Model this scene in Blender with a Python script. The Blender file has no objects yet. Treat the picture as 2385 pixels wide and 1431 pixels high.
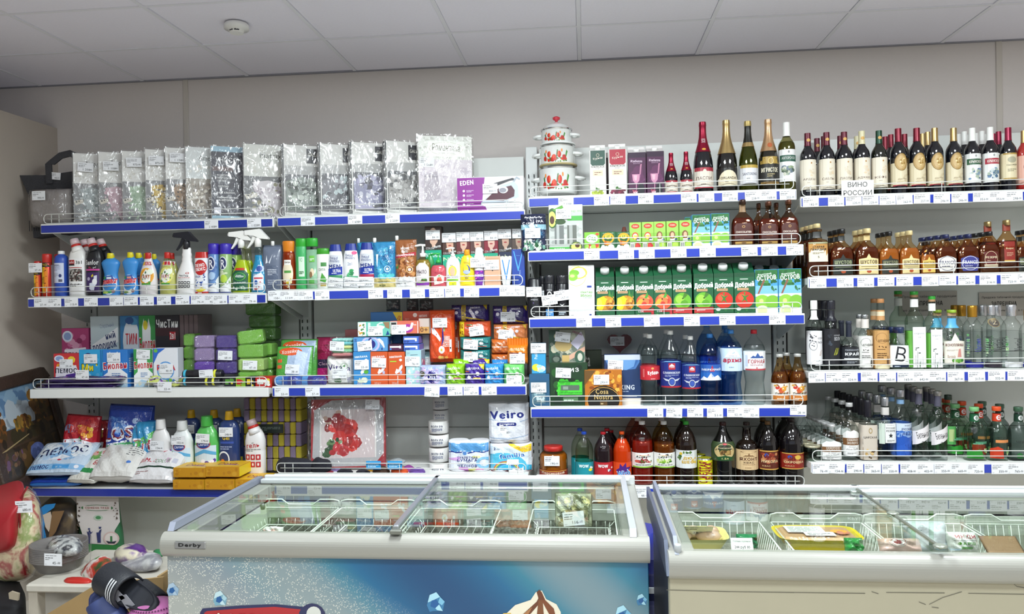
import bpy, bmesh, math, random
from mathutils import Vector, Matrix
from mathutils.geometry import tessellate_polygon
sc = bpy.context.scene
COL = sc.collection
R = random.Random(7)
# -------- camera
FPX, PW, PH = 1800.0, 2385, 1431
YAW, PITCH, ROLL = math.atan(173/1800), 0.0069, 0.018
EYE = Vector((0, 0, 1.5))
_r = Vector((math.cos(YAW), math.sin(YAW), 0)); _f = Vector((-math.sin(YAW), math.cos(YAW), 0)); _u = Vector((0, 0, 1))
CF = _f*math.cos(PITCH) - _u*math.sin(PITCH); _u2 = _u*math.cos(PITCH) + _f*math.sin(PITCH)
CR = _r*math.cos(ROLL) - _u2*math.sin(ROLL); CU = _u2*math.cos(ROLL) + _r*math.sin(ROLL)
cd = bpy.data.cameras.new('camera'); cam = bpy.data.objects.new('camera', cd); COL.objects.link(cam)
cd.sensor_width = 36; cd.lens = 36*FPX/PW; cd.clip_start = .02
cam.matrix_world = Matrix(((CR.x, CU.x, -CF.x, 0), (CR.y, CU.y, -CF.y, 0), (CR.z, CU.z, -CF.z, 1.5), (0, 0, 0, 1)))
sc.camera = cam
def ray(px, py): return CF + CR*((px-PW/2)/FPX) + CU*((PH/2-py)/FPX)
def at(px, py, Y):                       # photo measurement on the plane Y -> (X, Z)
 d = ray(px, py); q = EYE + d*(Y/d.y); return q.x, q.z
def atz(px, py, Z):                      # photo measurement on the height Z -> (X, Y)
 d = ray(px, py); q = EYE + d*((Z-1.5)/d.z); return q.x, q.y
# -------- world, light, exposure
CEIL = 2.74
w = bpy.data.worlds.new('world'); sc.world = w; w.use_nodes = True
w.node_tree.nodes['Background'].inputs[0].default_value = (.78, .86, 1.0, 1)
w.node_tree.nodes['Background'].inputs[1].default_value = .42  # pale blue fill that enters by the added window
LAMPS = [(-.30, 2.1, 1.15), (-.30, .3, .55), (1.5, 2.1, .85), (1.5, .3, .6), (-2.1, .3, .4), (-.3, -1.5, .6), (1.5, -1.5, .5)]  # rearmost pair is unseen, put in as frontal fill for the shelf insides
LAMP_W = 11.0
for lx, ly, k in LAMPS:
 for i in range(4):
  ld = bpy.data.lights.new('fluorescent_tube', 'AREA'); ld.shape = 'RECTANGLE'; ld.size = .045; ld.size_y = .56
  ld.energy = LAMP_W*k; ld.color = (.90, .98, 1.0)
  lo = bpy.data.objects.new('fluorescent_tube', ld); lo.location = (lx-.21+.14*i, ly, CEIL-.03); COL.objects.link(lo)
  lo['kind'] = 'helper'
sc.view_settings.view_transform = 'Standard'; sc.view_settings.look = 'None'; sc.view_settings.gamma = 1
sc.view_settings.use_curve_mapping = False
sc.view_settings.exposure = 0.42
sc.cycles.use_denoising = True
sc.cycles.transparent_max_bounces = 40
sc.cycles.max_bounces = 7; sc.cycles.diffuse_bounces = 4
sc.cycles.sample_clamp_indirect = 6
sc.cycles.caustics_reflective = False; sc.cycles.caustics_refractive = False
# -------- materials
def lin(h):
 if len(h) == 3: h = ''.join(c*2 for c in h)
 o = []
 for i in (0, 2, 4):
  c = int(h[i:i+2], 16)/255; o.append(c/12.92 if c <= .04045 else ((c+.055)/1.055)**2.4)
 return (*o, 1.0)
_M = {}
def mat(hx, rough=.45, metal=0.0, coat=0.0, noise=0.0, spec=.5, bump=0.0, bscale=30):
 key = (hx, rough, metal, coat, noise, bump, bscale, spec)
 if key in _M: return _M[key]
 m = bpy.data.materials.new('m_'+hx); m.use_nodes = True; nt = m.node_tree; b = nt.nodes['Principled BSDF']
 c = lin(hx); b.inputs['Base Color'].default_value = c; b.inputs['Roughness'].default_value = rough
 b.inputs['Metallic'].default_value = metal; b.inputs['Coat Weight'].default_value = coat; b.inputs['Specular IOR Level'].default_value = spec
 if noise or bump:
  tc = nt.nodes.new('ShaderNodeTexCoord')
  n = nt.nodes.new('ShaderNodeTexNoise'); n.inputs['Scale'].default_value = bscale; n.inputs['Detail'].default_value = 4
  nt.links.new(tc.outputs['Object'], n.inputs['Vector'])
  if noise:
   mx = nt.nodes.new('ShaderNodeMix'); mx.data_type = 'RGBA'
   mx.inputs[6].default_value = (*[v*(1-noise) for v in c[:3]], 1); mx.inputs[7].default_value = (*[min(1, v*(1+noise)) for v in c[:3]], 1)
   nt.links.new(n.outputs['Fac'], mx.inputs[0]); nt.links.new(mx.outputs[2], b.inputs['Base Color'])
  if bump:
   bp = nt.nodes.new('ShaderNodeBump'); bp.inputs['Strength'].default_value = bump; bp.inputs['Distance'].default_value = .01
   nt.links.new(n.outputs['Fac'], bp.inputs['Height']); nt.links.new(bp.outputs[0], b.inputs['Normal'])
 _M[key] = m; return m
def print_mat(name, rough, coat=0, bump=0):
 m = bpy.data.materials.new(name); m.use_nodes = True; nt = m.node_tree; b = nt.nodes['Principled BSDF']
 a = nt.nodes.new('ShaderNodeAttribute'); a.attribute_name = 'Col'
 nt.links.new(a.outputs['Color'], b.inputs['Base Color']); b.inputs['Roughness'].default_value = rough; b.inputs['Coat Weight'].default_value = coat
 if bump:
  n = nt.nodes.new('ShaderNodeTexNoise'); n.inputs['Scale'].default_value = 28; n.inputs['Detail'].default_value = 3; n.inputs['Distortion'].default_value = 1
  tc = nt.nodes.new('ShaderNodeTexCoord'); nt.links.new(tc.outputs['Object'], n.inputs['Vector'])
  bp = nt.nodes.new('ShaderNodeBump'); bp.inputs['Strength'].default_value = bump; bp.inputs['Distance'].default_value = .012
  nt.links.new(n.outputs['Fac'], bp.inputs['Height']); nt.links.new(bp.outputs[0], b.inputs['Normal'])
 return m
PRINT = print_mat('printed_ink', .42)
PAPER = print_mat('printed_paper', .6)
GLOSSP = print_mat('printed_film', .22, .3, .5)
def outer(nt, sock):
 g = nt.nodes.new('ShaderNodeNewGeometry'); a = nt.nodes.new('ShaderNodeMath'); a.operation = 'SUBTRACT'; a.inputs[0].default_value = 1; nt.links.new(g.outputs['Backfacing'], a.inputs[1])
 m = nt.nodes.new('ShaderNodeMath'); m.operation = 'MULTIPLY'; nt.links.new(sock, m.inputs[0]); nt.links.new(a.outputs[0], m.inputs[1]); return m.outputs[0]
def glass(hx, edge=None, fres=1.45, rough=.03, add=0.0):
 """thin clear wall: tinted, darker where it is seen edge-on, with a mirror-like sheen"""
 key = ('g', hx, edge, fres, rough, add)
 if key in _M: return _M[key]
 m = bpy.data.materials.new('glass_'+hx); m.use_nodes = True; nt = m.node_tree; nt.nodes.clear(); N = nt.nodes.new; L = nt.links.new
 out = N('ShaderNodeOutputMaterial'); t1 = N('ShaderNodeBsdfTransparent'); t2 = N('ShaderNodeBsdfTransparent'); g = N('ShaderNodeBsdfGlossy')
 t1.inputs[0].default_value = lin(hx); t2.inputs[0].default_value = lin(edge or hx); g.inputs['Roughness'].default_value = rough
 lw = N('ShaderNodeLayerWeight'); lw.inputs['Blend'].default_value = .35; pw = N('ShaderNodeMath'); pw.operation = 'POWER'; pw.inputs[1].default_value = 2.2
 L(lw.outputs['Facing'], pw.inputs[0]); m1 = N('ShaderNodeMixShader'); L(pw.outputs[0], m1.inputs[0]); L(t1.outputs[0], m1.inputs[1]); L(t2.outputs[0], m1.inputs[2])
 fr = N('ShaderNodeFresnel'); fr.inputs[0].default_value = fres
 sm = N('ShaderNodeMath'); sm.operation = 'ADD'; sm.use_clamp = True; sm.inputs[1].default_value = add; L(outer(nt, fr.outputs[0]), sm.inputs[0])
 m2 = N('ShaderNodeMixShader'); L(sm.outputs[0], m2.inputs[0]); L(m1.outputs[0], m2.inputs[1]); L(g.outputs[0], m2.inputs[2]); L(m2.outputs[0], out.inputs[0])
 _M[key] = m; return m
def film(scale=14, strength=.9, tint='ffffff', add=.065):
 key = ('film', scale, strength, tint, add)
 if key in _M: return _M[key]
 m = bpy.data.materials.new('clear_film'); m.use_nodes = True; nt = m.node_tree; nt.nodes.clear(); N = nt.nodes.new; L = nt.links.new
 out = N('ShaderNodeOutputMaterial'); t = N('ShaderNodeBsdfTransparent'); g = N('ShaderNodeBsdfGlossy'); t.inputs[0].default_value = lin(tint); g.inputs['Roughness'].default_value = .14
 tc = N('ShaderNodeTexCoord'); mp = N('ShaderNodeMapping'); mp.inputs['Scale'].default_value = (1, 1, .5); mp.inputs['Rotation'].default_value = (.3, .5, .2)
 L(tc.outputs['Object'], mp.inputs[0]); hs_ = []
 for q, wt in ((1.0, 1.0), (2.6, .38)):
  n = N('ShaderNodeTexNoise'); n.inputs['Scale'].default_value = scale*q; n.inputs['Detail'].default_value = 1; n.inputs['Distortion'].default_value = 1.1; L(mp.outputs[0], n.inputs['Vector'])
  a1 = N('ShaderNodeMath'); a1.operation = 'SUBTRACT'; a1.inputs[1].default_value = .5; L(n.outputs['Fac'], a1.inputs[0]); a2 = N('ShaderNodeMath'); a2.operation = 'ABSOLUTE'; L(a1.outputs[0], a2.inputs[0])
  a3 = N('ShaderNodeMath'); a3.operation = 'MULTIPLY'; a3.inputs[1].default_value = wt; L(a2.outputs[0], a3.inputs[0]); hs_.append(a3)
 ad = N('ShaderNodeMath'); ad.operation = 'ADD'; L(hs_[0].outputs[0], ad.inputs[0]); L(hs_[1].outputs[0], ad.inputs[1])
 bp = N('ShaderNodeBump'); bp.inputs['Strength'].default_value = min(1, strength); bp.inputs['Distance'].default_value = .24/scale*max(1, strength); L(ad.outputs[0], bp.inputs['Height'])
 L(bp.outputs[0], g.inputs['Normal'])
 fr = N('ShaderNodeFresnel'); fr.inputs[0].default_value = 1.25
 sm = N('ShaderNodeMath'); sm.operation = 'ADD'; sm.use_clamp = True; sm.inputs[1].default_value = add; L(outer(nt, fr.outputs[0]), sm.inputs[0])
 mx = N('ShaderNodeMixShader'); L(sm.outputs[0], mx.inputs[0]); L(t.outputs[0], mx.inputs[1]); L(g.outputs[0], mx.inputs[2]); L(mx.outputs[0], out.inputs[0])
 _M[key] = m; return m
WIRE = mat('e4e6e2', .35, .2)
CHROME = mat('d8dadc', .15, 1.0)
WHITEP = mat('f2f2ee', .4)
# -------- objects and meshes
def link(name, me, material=None, parent=None, loc=None):
 o = bpy.data.objects.new(name, me); COL.objects.link(o)
 if material is not None and me is not None and not me.materials: me.materials.append(material)
 if parent is not None: o.parent = parent; KIDS.setdefault(parent.name, []).append(o)
 if loc is not None: o.location = loc
 return o
def root(name, label=None, cat=None, loc=(0, 0, 0), rot=(0, 0, 0), group=None):
 o = link(name, None); o.location = loc; o.rotation_euler = rot; o.empty_display_size = .05
 tag(o, label, cat, group); return o
def tag(o, label=None, cat=None, group=None, kind=None):
 if label: o['label'] = label
 if cat: o['category'] = cat
 if group: o['group'] = group
 if kind: o['kind'] = kind
 return o
def copy_tree(o, parent=None):
 c = o.copy(); COL.objects.link(c); c.parent = parent
 for ch in KIDS.get(o.name, ()): copy_tree(ch, c)
 return c
KIDS = {}
class MB:
 def __init__(s): s.v = []; s.f = []; s.sm = []
 def add(s, vs, fs, smooth=False):
  b = len(s.v); s.v += vs; s.f += [tuple(b+i for i in f) for f in fs]; s.sm += [smooth]*len(fs); return s
 def box(s, x0, x1, y0, y1, z0, z1, c=0.0):
  if c <= 0:
   return s.add([(x0,y0,z0),(x1,y0,z0),(x1,y1,z0),(x0,y1,z0),(x0,y0,z1),(x1,y0,z1),(x1,y1,z1),(x0,y1,z1)],
                  [(0,3,2,1),(4,5,6,7),(0,1,5,4),(1,2,6,5),(2,3,7,6),(3,0,4,7)])
  vs = [];
  for z, k in ((z0, 1), (z0+c, 0), (z1-c, 0), (z1, 1)):
   q = c if k else 0
   for (x, y, sx, sy) in ((x0, y0, 1, 1), (x1, y0, -1, 1), (x1, y1, -1, -1), (x0, y1, 1, -1)):
    if sx*sy > 0: pts = [(x+sx*q, y+sy*(c+q)), (x+sx*(c+q), y+sy*q)]
    else: pts = [(x+sx*(c+q), y+sy*q), (x+sx*q, y+sy*(c+q))]
    vs += [(px, py, z) for px, py in pts]
  fs = [tuple(range(7, -1, -1)), tuple(range(24, 32))]
  for k in range(3):
   for i in range(8): j = (i+1) % 8; fs.append((k*8+i, k*8+j, k*8+8+j, k*8+8+i))
  return s.add(vs, fs)
 def lathe(s, prof, w, h, k=1.0, n=2.0, seg=20, z0=0.0, capb=True, capt=True, cx=0, cy=0, twist=None):
  """prof: (z, r) fractions of h and w/2; a point given twice makes a hard corner"""
  rings = []; b0 = len(s.v)
  for (z, r) in prof:
   ring = []
   for i in range(seg):
    a = 2*math.pi*i/seg+math.pi/seg; ca, sa = math.cos(a), math.sin(a)
    q = 2.0/n; x = math.copysign(abs(ca)**q, ca)*r*w/2; y = math.copysign(abs(sa)**q, sa)*r*w/2*k
    ring.append(len(s.v)); s.v.append((x+cx, y+cy, z0+z*h))
   rings.append(ring)
  for a, b, pa, pb in zip(rings, rings[1:], prof, prof[1:]):
   if abs(pa[0]-pb[0]) < 1e-9 and abs(pa[1]-pb[1]) < 1e-9: continue
   for i in range(seg):
    j = (i+1) % seg; s.f.append((a[i], a[j], b[j], b[i])); s.sm.append(True)
  if capb: s.f.append(tuple(reversed(rings[0]))); s.sm.append(False)
  if capt: s.f.append(tuple(rings[-1])); s.sm.append(False)
  return s
 def tube(s, path, r, seg=6, closed=False):
  P = [Vector(p) for p in path]; n = len(P); rings = []; up = Vector((0, 0, 1))
  for i, p in enumerate(P):
   if closed: d = (P[(i+1) % n]-P[i-1])
   else: d = P[min(i+1, n-1)]-P[max(i-1, 0)]
   d.normalize(); ref = up if abs(d.z) < .9 else Vector((0, 1, 0))
   a = d.cross(ref).normalized(); b = a.cross(d).normalized(); ring = []
   for j in range(seg):
    t = 2*math.pi*j/seg; q = p+a*(math.cos(t)*r)+b*(math.sin(t)*r); ring.append(len(s.v)); s.v.append(tuple(q))
   rings.append(ring)
  pr = list(zip(rings, rings[1:])) + ([(rings[-1], rings[0])] if closed else [])
  for a, b in pr:
   for j in range(seg): q = (j+1) % seg; s.f.append((a[j], a[q], b[q], b[j])); s.sm.append(True)
  if not closed:
   s.f.append(tuple(reversed(rings[0]))); s.f.append(tuple(rings[-1])); s.sm += [False, False]
  return s
 def prism(s, pts, y0, y1, axis='y'):
  n = len(pts); f = (lambda a, b, c: (a, c, b)) if axis == 'y' else ((lambda a, b, c: (c, a, b)) if axis == 'x' else (lambda a, b, c: (a, b, c)))
  tri = tessellate_polygon([[Vector((a, b, 0)) for a, b in pts]])
  vs = [f(a, b, y0) for a, b in pts]+[f(a, b, y1) for a, b in pts]
  fs = [tuple(t) for t in tri]+[tuple(n+i for i in reversed(t)) for t in tri]+[(i, (i+1) % n, n+(i+1) % n, n+i) for i in range(n)]
  return s.add(vs, fs)
 def mesh(s, name='m'):
  me = bpy.data.meshes.new(name); me.from_pydata(s.v, [], s.f); me.polygons.foreach_set('use_smooth', s.sm); me.update(); return me
 def to(s, name, material, parent=None, loc=None): return link(name, s.mesh(name), material, parent, loc)
def bx(name, x0, x1, y0, y1, z0, z1, material, parent=None, c=0.0): return MB().box(x0, x1, y0, y1, z0, z1, c).to(name, material, parent)
# -------- flat print (ink shapes laid on a surface)
_T = {}
def text_tris(s, bold):
 key = (s, bold)
 if key in _T: return _T[key]
 cu = bpy.data.curves.new('t', 'FONT'); cu.body = s; cu.resolution_u = 2; cu.space_character = 1+.06*bold
 ob = bpy.data.objects.new('t', cu); me = ob.to_mesh()
 vs = [(v.co.x, v.co.y) for v in me.vertices]; fs = [[vs[i] for i in p.vertices] for p in me.polygons]
 ob.to_mesh_clear(); bpy.data.objects.remove(ob); bpy.data.curves.remove(cu)
 if vs:
  x0 = min(v[0] for v in vs); x1 = max(v[0] for v in vs); y0 = min(v[1] for v in vs); y1 = max(v[1] for v in vs)
  fs = [[((x-x0)/(x1-x0 or 1)-.5, (y-y0)/(y1-y0 or 1)-.5) for x, y in f] for f in fs]
 _T[key] = fs; return fs
def clip(poly, ax, lo, hi):
 for sgn, lim in ((1, lo), (-1, hi)):
  out = []; n = len(poly)
  for i in range(n):
   a, b = poly[i], poly[(i+1) % n]; da = sgn*(a[ax]-lim); db = sgn*(b[ax]-lim)
   if da >= 0: out.append(a)
   if (da < 0) != (db < 0):
    t = da/(da-db); out.append((a[0]+(b[0]-a[0])*t, a[1]+(b[1]-a[1])*t))
  poly = out
  if len(poly) < 3: return None
 return poly
def split(polys, ax, lines):
 out = []
 for p, c, l in polys:
  lo = min(q[ax] for q in p); hi = max(q[ax] for q in p)
  hit = [g for g in lines if lo < g < hi]
  if not hit: out.append((p, c, l)); continue
  ed = [lo-1]+hit+[hi+1]
  for a, b in zip(ed, ed[1:]):
   q = clip(p, ax, a, b)
   if q: out.append((q, c, l))
 return out
def ell(cx, cy, rx, ry, n=18, ph=0.0): return [(cx+rx*math.cos(2*math.pi*i/n+ph), cy+ry*math.sin(2*math.pi*i/n+ph)) for i in range(n)]
def art_polys(spec, W, H, seed=0):
 out = _art_polys(spec, W, H, seed); res = []
 for p, c, l in out:
  x0 = min(q[0] for q in p); x1 = max(q[0] for q in p); y0 = min(q[1] for q in p); y1 = max(q[1] for q in p)
  if x0 < -1e-6 or x1 > W+1e-6: p = clip(p, 0, 0, W)
  if p and (y0 < -1e-6 or y1 > H+1e-6): p = clip(p, 1, 0, H)
  if p and len(p) > 2: res.append((p, c, l))
 return res
def _art_polys(spec, W, H, seed=0):
 """spec commands, coordinates are fractions of W x H: r x y w h col | e cx cy rx ry col | o cx cy rx ry th col | p col x y ... | t text cx cy w h col [rot] [bold]
 | n x y w h nx ny cols | b x y w h count rad cols | l x y w h n col"""
 rr = random.Random(hash_s(spec)+seed); out = []; L = 0.0
 for cmd in spec.split(';'):
  k = cmd.split()
  if not k: continue
  L += 1; op = k[0]
  if op == 'r':
   x, y, w_, h_ = map(float, k[1:5]); out.append(([(x*W, y*H), ((x+w_)*W, y*H), ((x+w_)*W, (y+h_)*H), (x*W, (y+h_)*H)], lin(k[5]), L))
  elif op == 'e':
   x, y, a, b = map(float, k[1:5]); out.append((ell(x*W, y*H, a*W, b*H), lin(k[5]), L))
  elif op == 'o':
   x, y, a, b, th = map(float, k[1:6]); c = lin(k[6]); A = ell(x*W, y*H, a*W, b*H, 20); B = ell(x*W, y*H, a*W*(1-th), b*H*(1-th), 20)
   for i in range(20): j = (i+1) % 20; out.append(([A[i], A[j], B[j], B[i]], c, L))
  elif op == 'p':
   c = lin(k[1]); q = list(map(float, k[2:])); pts = [(q[i]*W, q[i+1]*H) for i in range(0, len(q)-1, 2)]
   for t in tessellate_polygon([[Vector((a, b, 0)) for a, b in pts]]): out.append(([pts[i] for i in t], c, L))
  elif op == 't':
   s = k[1].replace('_', ' '); x, y, w_, h_ = map(float, k[2:6]); c = lin(k[6]); rot = math.radians(float(k[7])) if len(k) > 7 else 0; bold = float(k[8]) if len(k) > 8 else 1
   cs, sn = math.cos(rot), math.sin(rot)
   q = min(.016*bold*h_*H, .02*bold*w_*W/max(1, len(s))) if bold >= 2 else 0
   for k_, (ox, oy) in enumerate([(0, 0)] if not q else [(-q, 0), (q, 0), (0, q*.6), (0, -q*.6)]):
    for fi, f in enumerate(text_tris(s, min(bold, 3))): out.append(([(x*W+ox+a*w_*W*cs-b*h_*H*sn, y*H+oy+a*w_*W*sn+b*h_*H*cs) for a, b in f], c, L+.2*k_+.16*((fi*7) % 11)/11))
  elif op == 'n':
   x, y, w_, h_ = map(float, k[1:5]); nx, ny = int(k[5]), int(k[6]); cs_ = [lin(c) for c in k[7].split(',')]
   for i in range(nx):
    for j in range(ny):
     a, b = x+w_*i/nx, y+h_*j/ny; out.append(([(a*W, b*H), ((a+w_/nx)*W, b*H), ((a+w_/nx)*W, (b+h_/ny)*H), (a*W, (b+h_/ny)*H)], rr.choice(cs_), L))
  elif op == 'b':
   x, y, w_, h_ = map(float, k[1:5]); cnt = int(k[5]); rad = float(k[6]); cs_ = [lin(c) for c in k[7].split(',')]
   for i in range(cnt):
    r_ = rad*rr.uniform(.6, 1.3)*W; rx, ry = r_*rr.uniform(.6, 1.3), r_*rr.uniform(.6, 1.2)
    px = x*W+rx+rr.random()*max(0, w_*W-2*rx); py = y*H+ry+rr.random()*max(0, h_*H-2*ry)
    out.append((ell(px, py, rx, ry, 8, rr.random()), rr.choice(cs_), L+.9*i/cnt))
  elif op == 'l':
   x, y, w_, h_ = map(float, k[1:5]); n = int(k[5]); c = lin(k[6])
   for i in range(n):
    yy = y+h_*(n-1-i)/n; th = h_/n*.45; xx = x; end = x+w_*(1 if i < n-1 else rr.uniform(.4, .8))
    while xx < end:
     ww = min(end-xx, w_*rr.uniform(.12, .35)); out.append(([(xx*W, yy*H), ((xx+ww)*W, yy*H), ((xx+ww)*W, (yy+th)*H), (xx*W, (yy+th)*H)], c, L)); xx += ww+w_*.035
 return out
def hash_s(s):
 h = 5381
 for c in s: h = (h*33+ord(c)) & 0xffffff
 return h
def ink(parent, spec, W, H, x0=0.0, z0=0.0, yf=None, off=.0005, name='printed_design', m=None, cols=0, rows=0, face='front', step=.00012, seed=0):
 """lays the ink on a front surface y = yf(x, z) of PARENT, starting at the lower corner (x0, z0)"""
 P = art_polys(spec, W, H, seed)
 if cols: P = split(P, 0, [W*i/cols for i in range(1, cols)])
 if rows: P = split(P, 1, [H*i/rows for i in range(1, rows)])
 vs, fs, cl = [], [], []
 for p, c, l in P:
  b = len(vs)
  A = sum(p[i][0]*p[(i+1) % len(p)][1]-p[(i+1) % len(p)][0]*p[i][1] for i in range(len(p)))
  if A < 0: p = p[::-1]
  for (x, z) in p:
   X, Z = x+x0, z+z0; o = off+l*step; y = (yf(X, Z) if yf else 0.0)-o
   if face == 'front': vs.append((X, y, Z))
   elif face == 'right': vs.append((-y, X, Z))
   elif face == 'left': vs.append((y, -X, Z))
   elif face == 'top': vs.append((X, Z, -y))
  fs.append(tuple(range(b, len(vs)))); cl += [c]*len(p)
 me = bpy.data.meshes.new(name); me.from_pydata(vs, [], fs)
 at_ = me.color_attributes.new('Col', 'FLOAT_COLOR', 'CORNER'); at_.data.foreach_set('color', [v for c in cl for v in c])
 return link(name, me, m or PRINT, parent)
_TG = {}
def price_tag(parent, x, y, z, num, rot=0.0, s=1.0, tx=0.0):
 if num not in _TG:
  rr = random.Random(hash_s(num))
  base = "r 0 0 1 1 eceef2;l .08 .80 .84 .10 1 777;l .06 .62 .8 .12 1 444;l .06 .48 .5 .10 1 666;l .06 .13 .16 .06 1 999;t %s .56 .24 %.2f .22 222 0 1.5;r .70 .20 .05 .03 555;t 00 .84 .25 .13 .16 333 0 1;l .08 .05 .1 .03 1 bbb" % (num.replace(' ', '_'), .09*len(num))
  o = ink(None, base, .0700, .0455, -.035, -.0227, name='price_tag', m=PAPER, off=.0012); me = o.data; bpy.data.objects.remove(o)
  mb = MB().box(-.035, .035, -.001, 0, -.0227, .0228); v0 = len(me.vertices)
  _TG[num] = me
 o = link('price_tag', _TG[num], None, parent, (x, y, z)); o.scale = (s, 1, s); o.rotation_euler = (tx, rot, 0)
 return o
# -------- product builders: each returns a thing of size w x d x h standing on z = 0, front towards -y
def pr(prof, z):
 for (a, ra), (b, rb) in zip(prof, prof[1:]):
  if a <= z <= b: return ra if b-a < 1e-9 else ra+(rb-ra)*(z-a)/(b-a)
 return prof[-1][1] if z > prof[-1][0] else prof[0][1]
def surf(prof, w, h, k, n, sc_=1.0):
 def yf(x, z):
  r = pr(prof, z/h)*w/2*sc_; q = min(abs(x)/r, .985) if r > 1e-6 else 0
  return -k*r*(1-q**n)**(1.0/n)
 return yf
def cut(prof, a, b):
 return [(a, pr(prof, a))]+[p for p in prof if a < p[0] < b]+[(b, pr(prof, b))]
def bottle(name, prof, w, h, mt, parts=(), art=(), k=1.0, n=2.0, seg=20, body='body', caps=()):
 """parts: (name, z0, z1, material, scale) sleeves that follow the wall; art: (spec, z0, z1, width fraction[, scale]); caps: (name, z0, z1, r0, r1, material)"""
 t = root(name); MB().lathe(prof, w, h, k, n, seg).to(body, mt, t)
 for (pn, a, b, m_, s_) in parts:
  q = cut(prof, a, b)
  if s_ < 1: q = [(z, r*s_) for z, r in q]; MB().lathe(q, w, h, k, n, seg).to(pn, m_, t)
  else: MB().lathe([(z, r*s_) for z, r in q], w, h, k, n, seg, capb=False, capt=False).to(pn, m_, t)
 for c in caps:
  pn, a, b, r0, r1, m_ = c[:6]; kk = c[6] if len(c) > 6 else 1.0
  q = [(0, r0*.97), (.03, r0), (.85, r1), (.97, r1*.95), (1, r1*.86)]
  MB().lathe([(a+(b-a)*z, r) for z, r in q], w, h, kk, 2, 16).to(pn, m_, t)
 for a in art:
  spec, z0, z1, f = a[:4]; s_ = a[4] if len(a) > 4 else 1.012
  ink(t, spec, w*f, h*(z1-z0), -w*f/2, h*z0, surf(prof, w, h, k, n, s_), cols=8 if n < 4 else 0, rows=1 if len(a) < 6 else a[5])
 return t
def carton(name, w, h, d, mt, art='', side='', top='', c=.0015, body='body', left=''):
 t = root(name); MB().box(-w/2, w/2, -d/2, d/2, 0, h, c).to(body, mt, t)
 if art: ink(t, art, w-2*c, h-2*c, -w/2+c, c, lambda x, z: -d/2)
 if side: ink(t, side, d-2*c, h-2*c, -d/2+c, c, lambda x, z: -w/2, face='right', name='side_print')
 if left: ink(t, left, d-2*c, h-2*c, -d/2+c, c, lambda x, z: -w/2, face='left', name='side_print')
 if top: ink(t, top, w-2*c, d-2*c, -w/2+c, -d/2+c, lambda x, z: -h, face='top', name='top_print')
 return t
def pouch(name, w, h, d, mt, art='', p=2.6, q=2.6, seam=.0, m=None, nz=.0, body='bag', fr=.0, amp=1.0, bottom=0, seed=1):
 """puffed bag with thin welded edges; bottom=1 keeps a full foot to stand on"""
 NX, NZ = 14, 14; rr = random.Random(seed*77+int(w*1e4)); t = root(name)
 ph = [rr.random()*6.28 for _ in range(6)]
 def th(u, v):
  a = max(0.0, 1-abs(u)**p); vv = v if not (bottom and v < 0) else v*.55
  b = max(0.0, 1-abs(vv)**q); return (a*b)**.5
 def wr(x, z): return nz*(math.sin(x/w*9+ph[0]+z/h*4)*math.sin(z/h*11+ph[1])+.6*math.sin(x/w*23+z/h*17+ph[2]))
 def yf(x, z):
  u = max(-1, min(1, 2*x/w)); v = max(-1, min(1, 2*z/h-1)); q_ = th(u, v); return -d/2*q_+wr(x, z)*q_-seam*.2
 mb = MB(); ix = {}
 for s in (0, 1):
  for i in range(NX+1):
   for j in range(NZ+1):
    u = -1+2*i/NX; v = -1+2*j/NZ; x = u*w/2; z = (v+1)/2*h
    if s == 1 and (i in (0, NX) or j in (0, NZ)): ix[s, i, j] = ix[0, i, j]; continue
    q_ = th(u, v); pin = 1-.035*amp*(1-abs(v)**4)*0
    y = yf(x, z) if s == 0 else d/2*q_-wr(x+1, z)*q_
    ix[s, i, j] = len(mb.v); mb.v.append((x*pin, y, z))
 for s in (0, 1):
  for i in range(NX):
   for j in range(NZ):
    f = (ix[s, i, j], ix[s, i+1, j], ix[s, i+1, j+1], ix[s, i, j+1]); mb.f.append(f if s == 0 else f[::-1]); mb.sm.append(True)
 mb.to(body, mt, t)
 if art: ink(t, art, w*.96, h*.96, -w*.48, h*.02, yf, cols=NX, rows=NZ, m=m or GLOSSP, off=.0016)
 if fr:
  fm = MB()
  for z0, z1 in ((h, h+fr), ):
   pts = []; n_ = 24
   for i in range(n_+1): x = -w/2+w*i/n_; pts.append((x, math.sin(i*2.1)*.0025, z0-.002, z1+math.sin(i*1.7)*.001))
   b = len(fm.v)
   for x, y, a, c_ in pts: fm.v += [(x, y-.0006, a), (x, y-.0006, c_), (x, y+.0006, c_), (x, y+.0006, a)]
   for i in range(n_):
    for j in range(4): k2 = (j+1) % 4; fm.f.append((b+i*4+j, b+i*4+4+j, b+i*4+4+k2, b+i*4+k2)); fm.sm.append(False)
  fm.to('welded_edge', mt, t)
 return t
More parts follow.
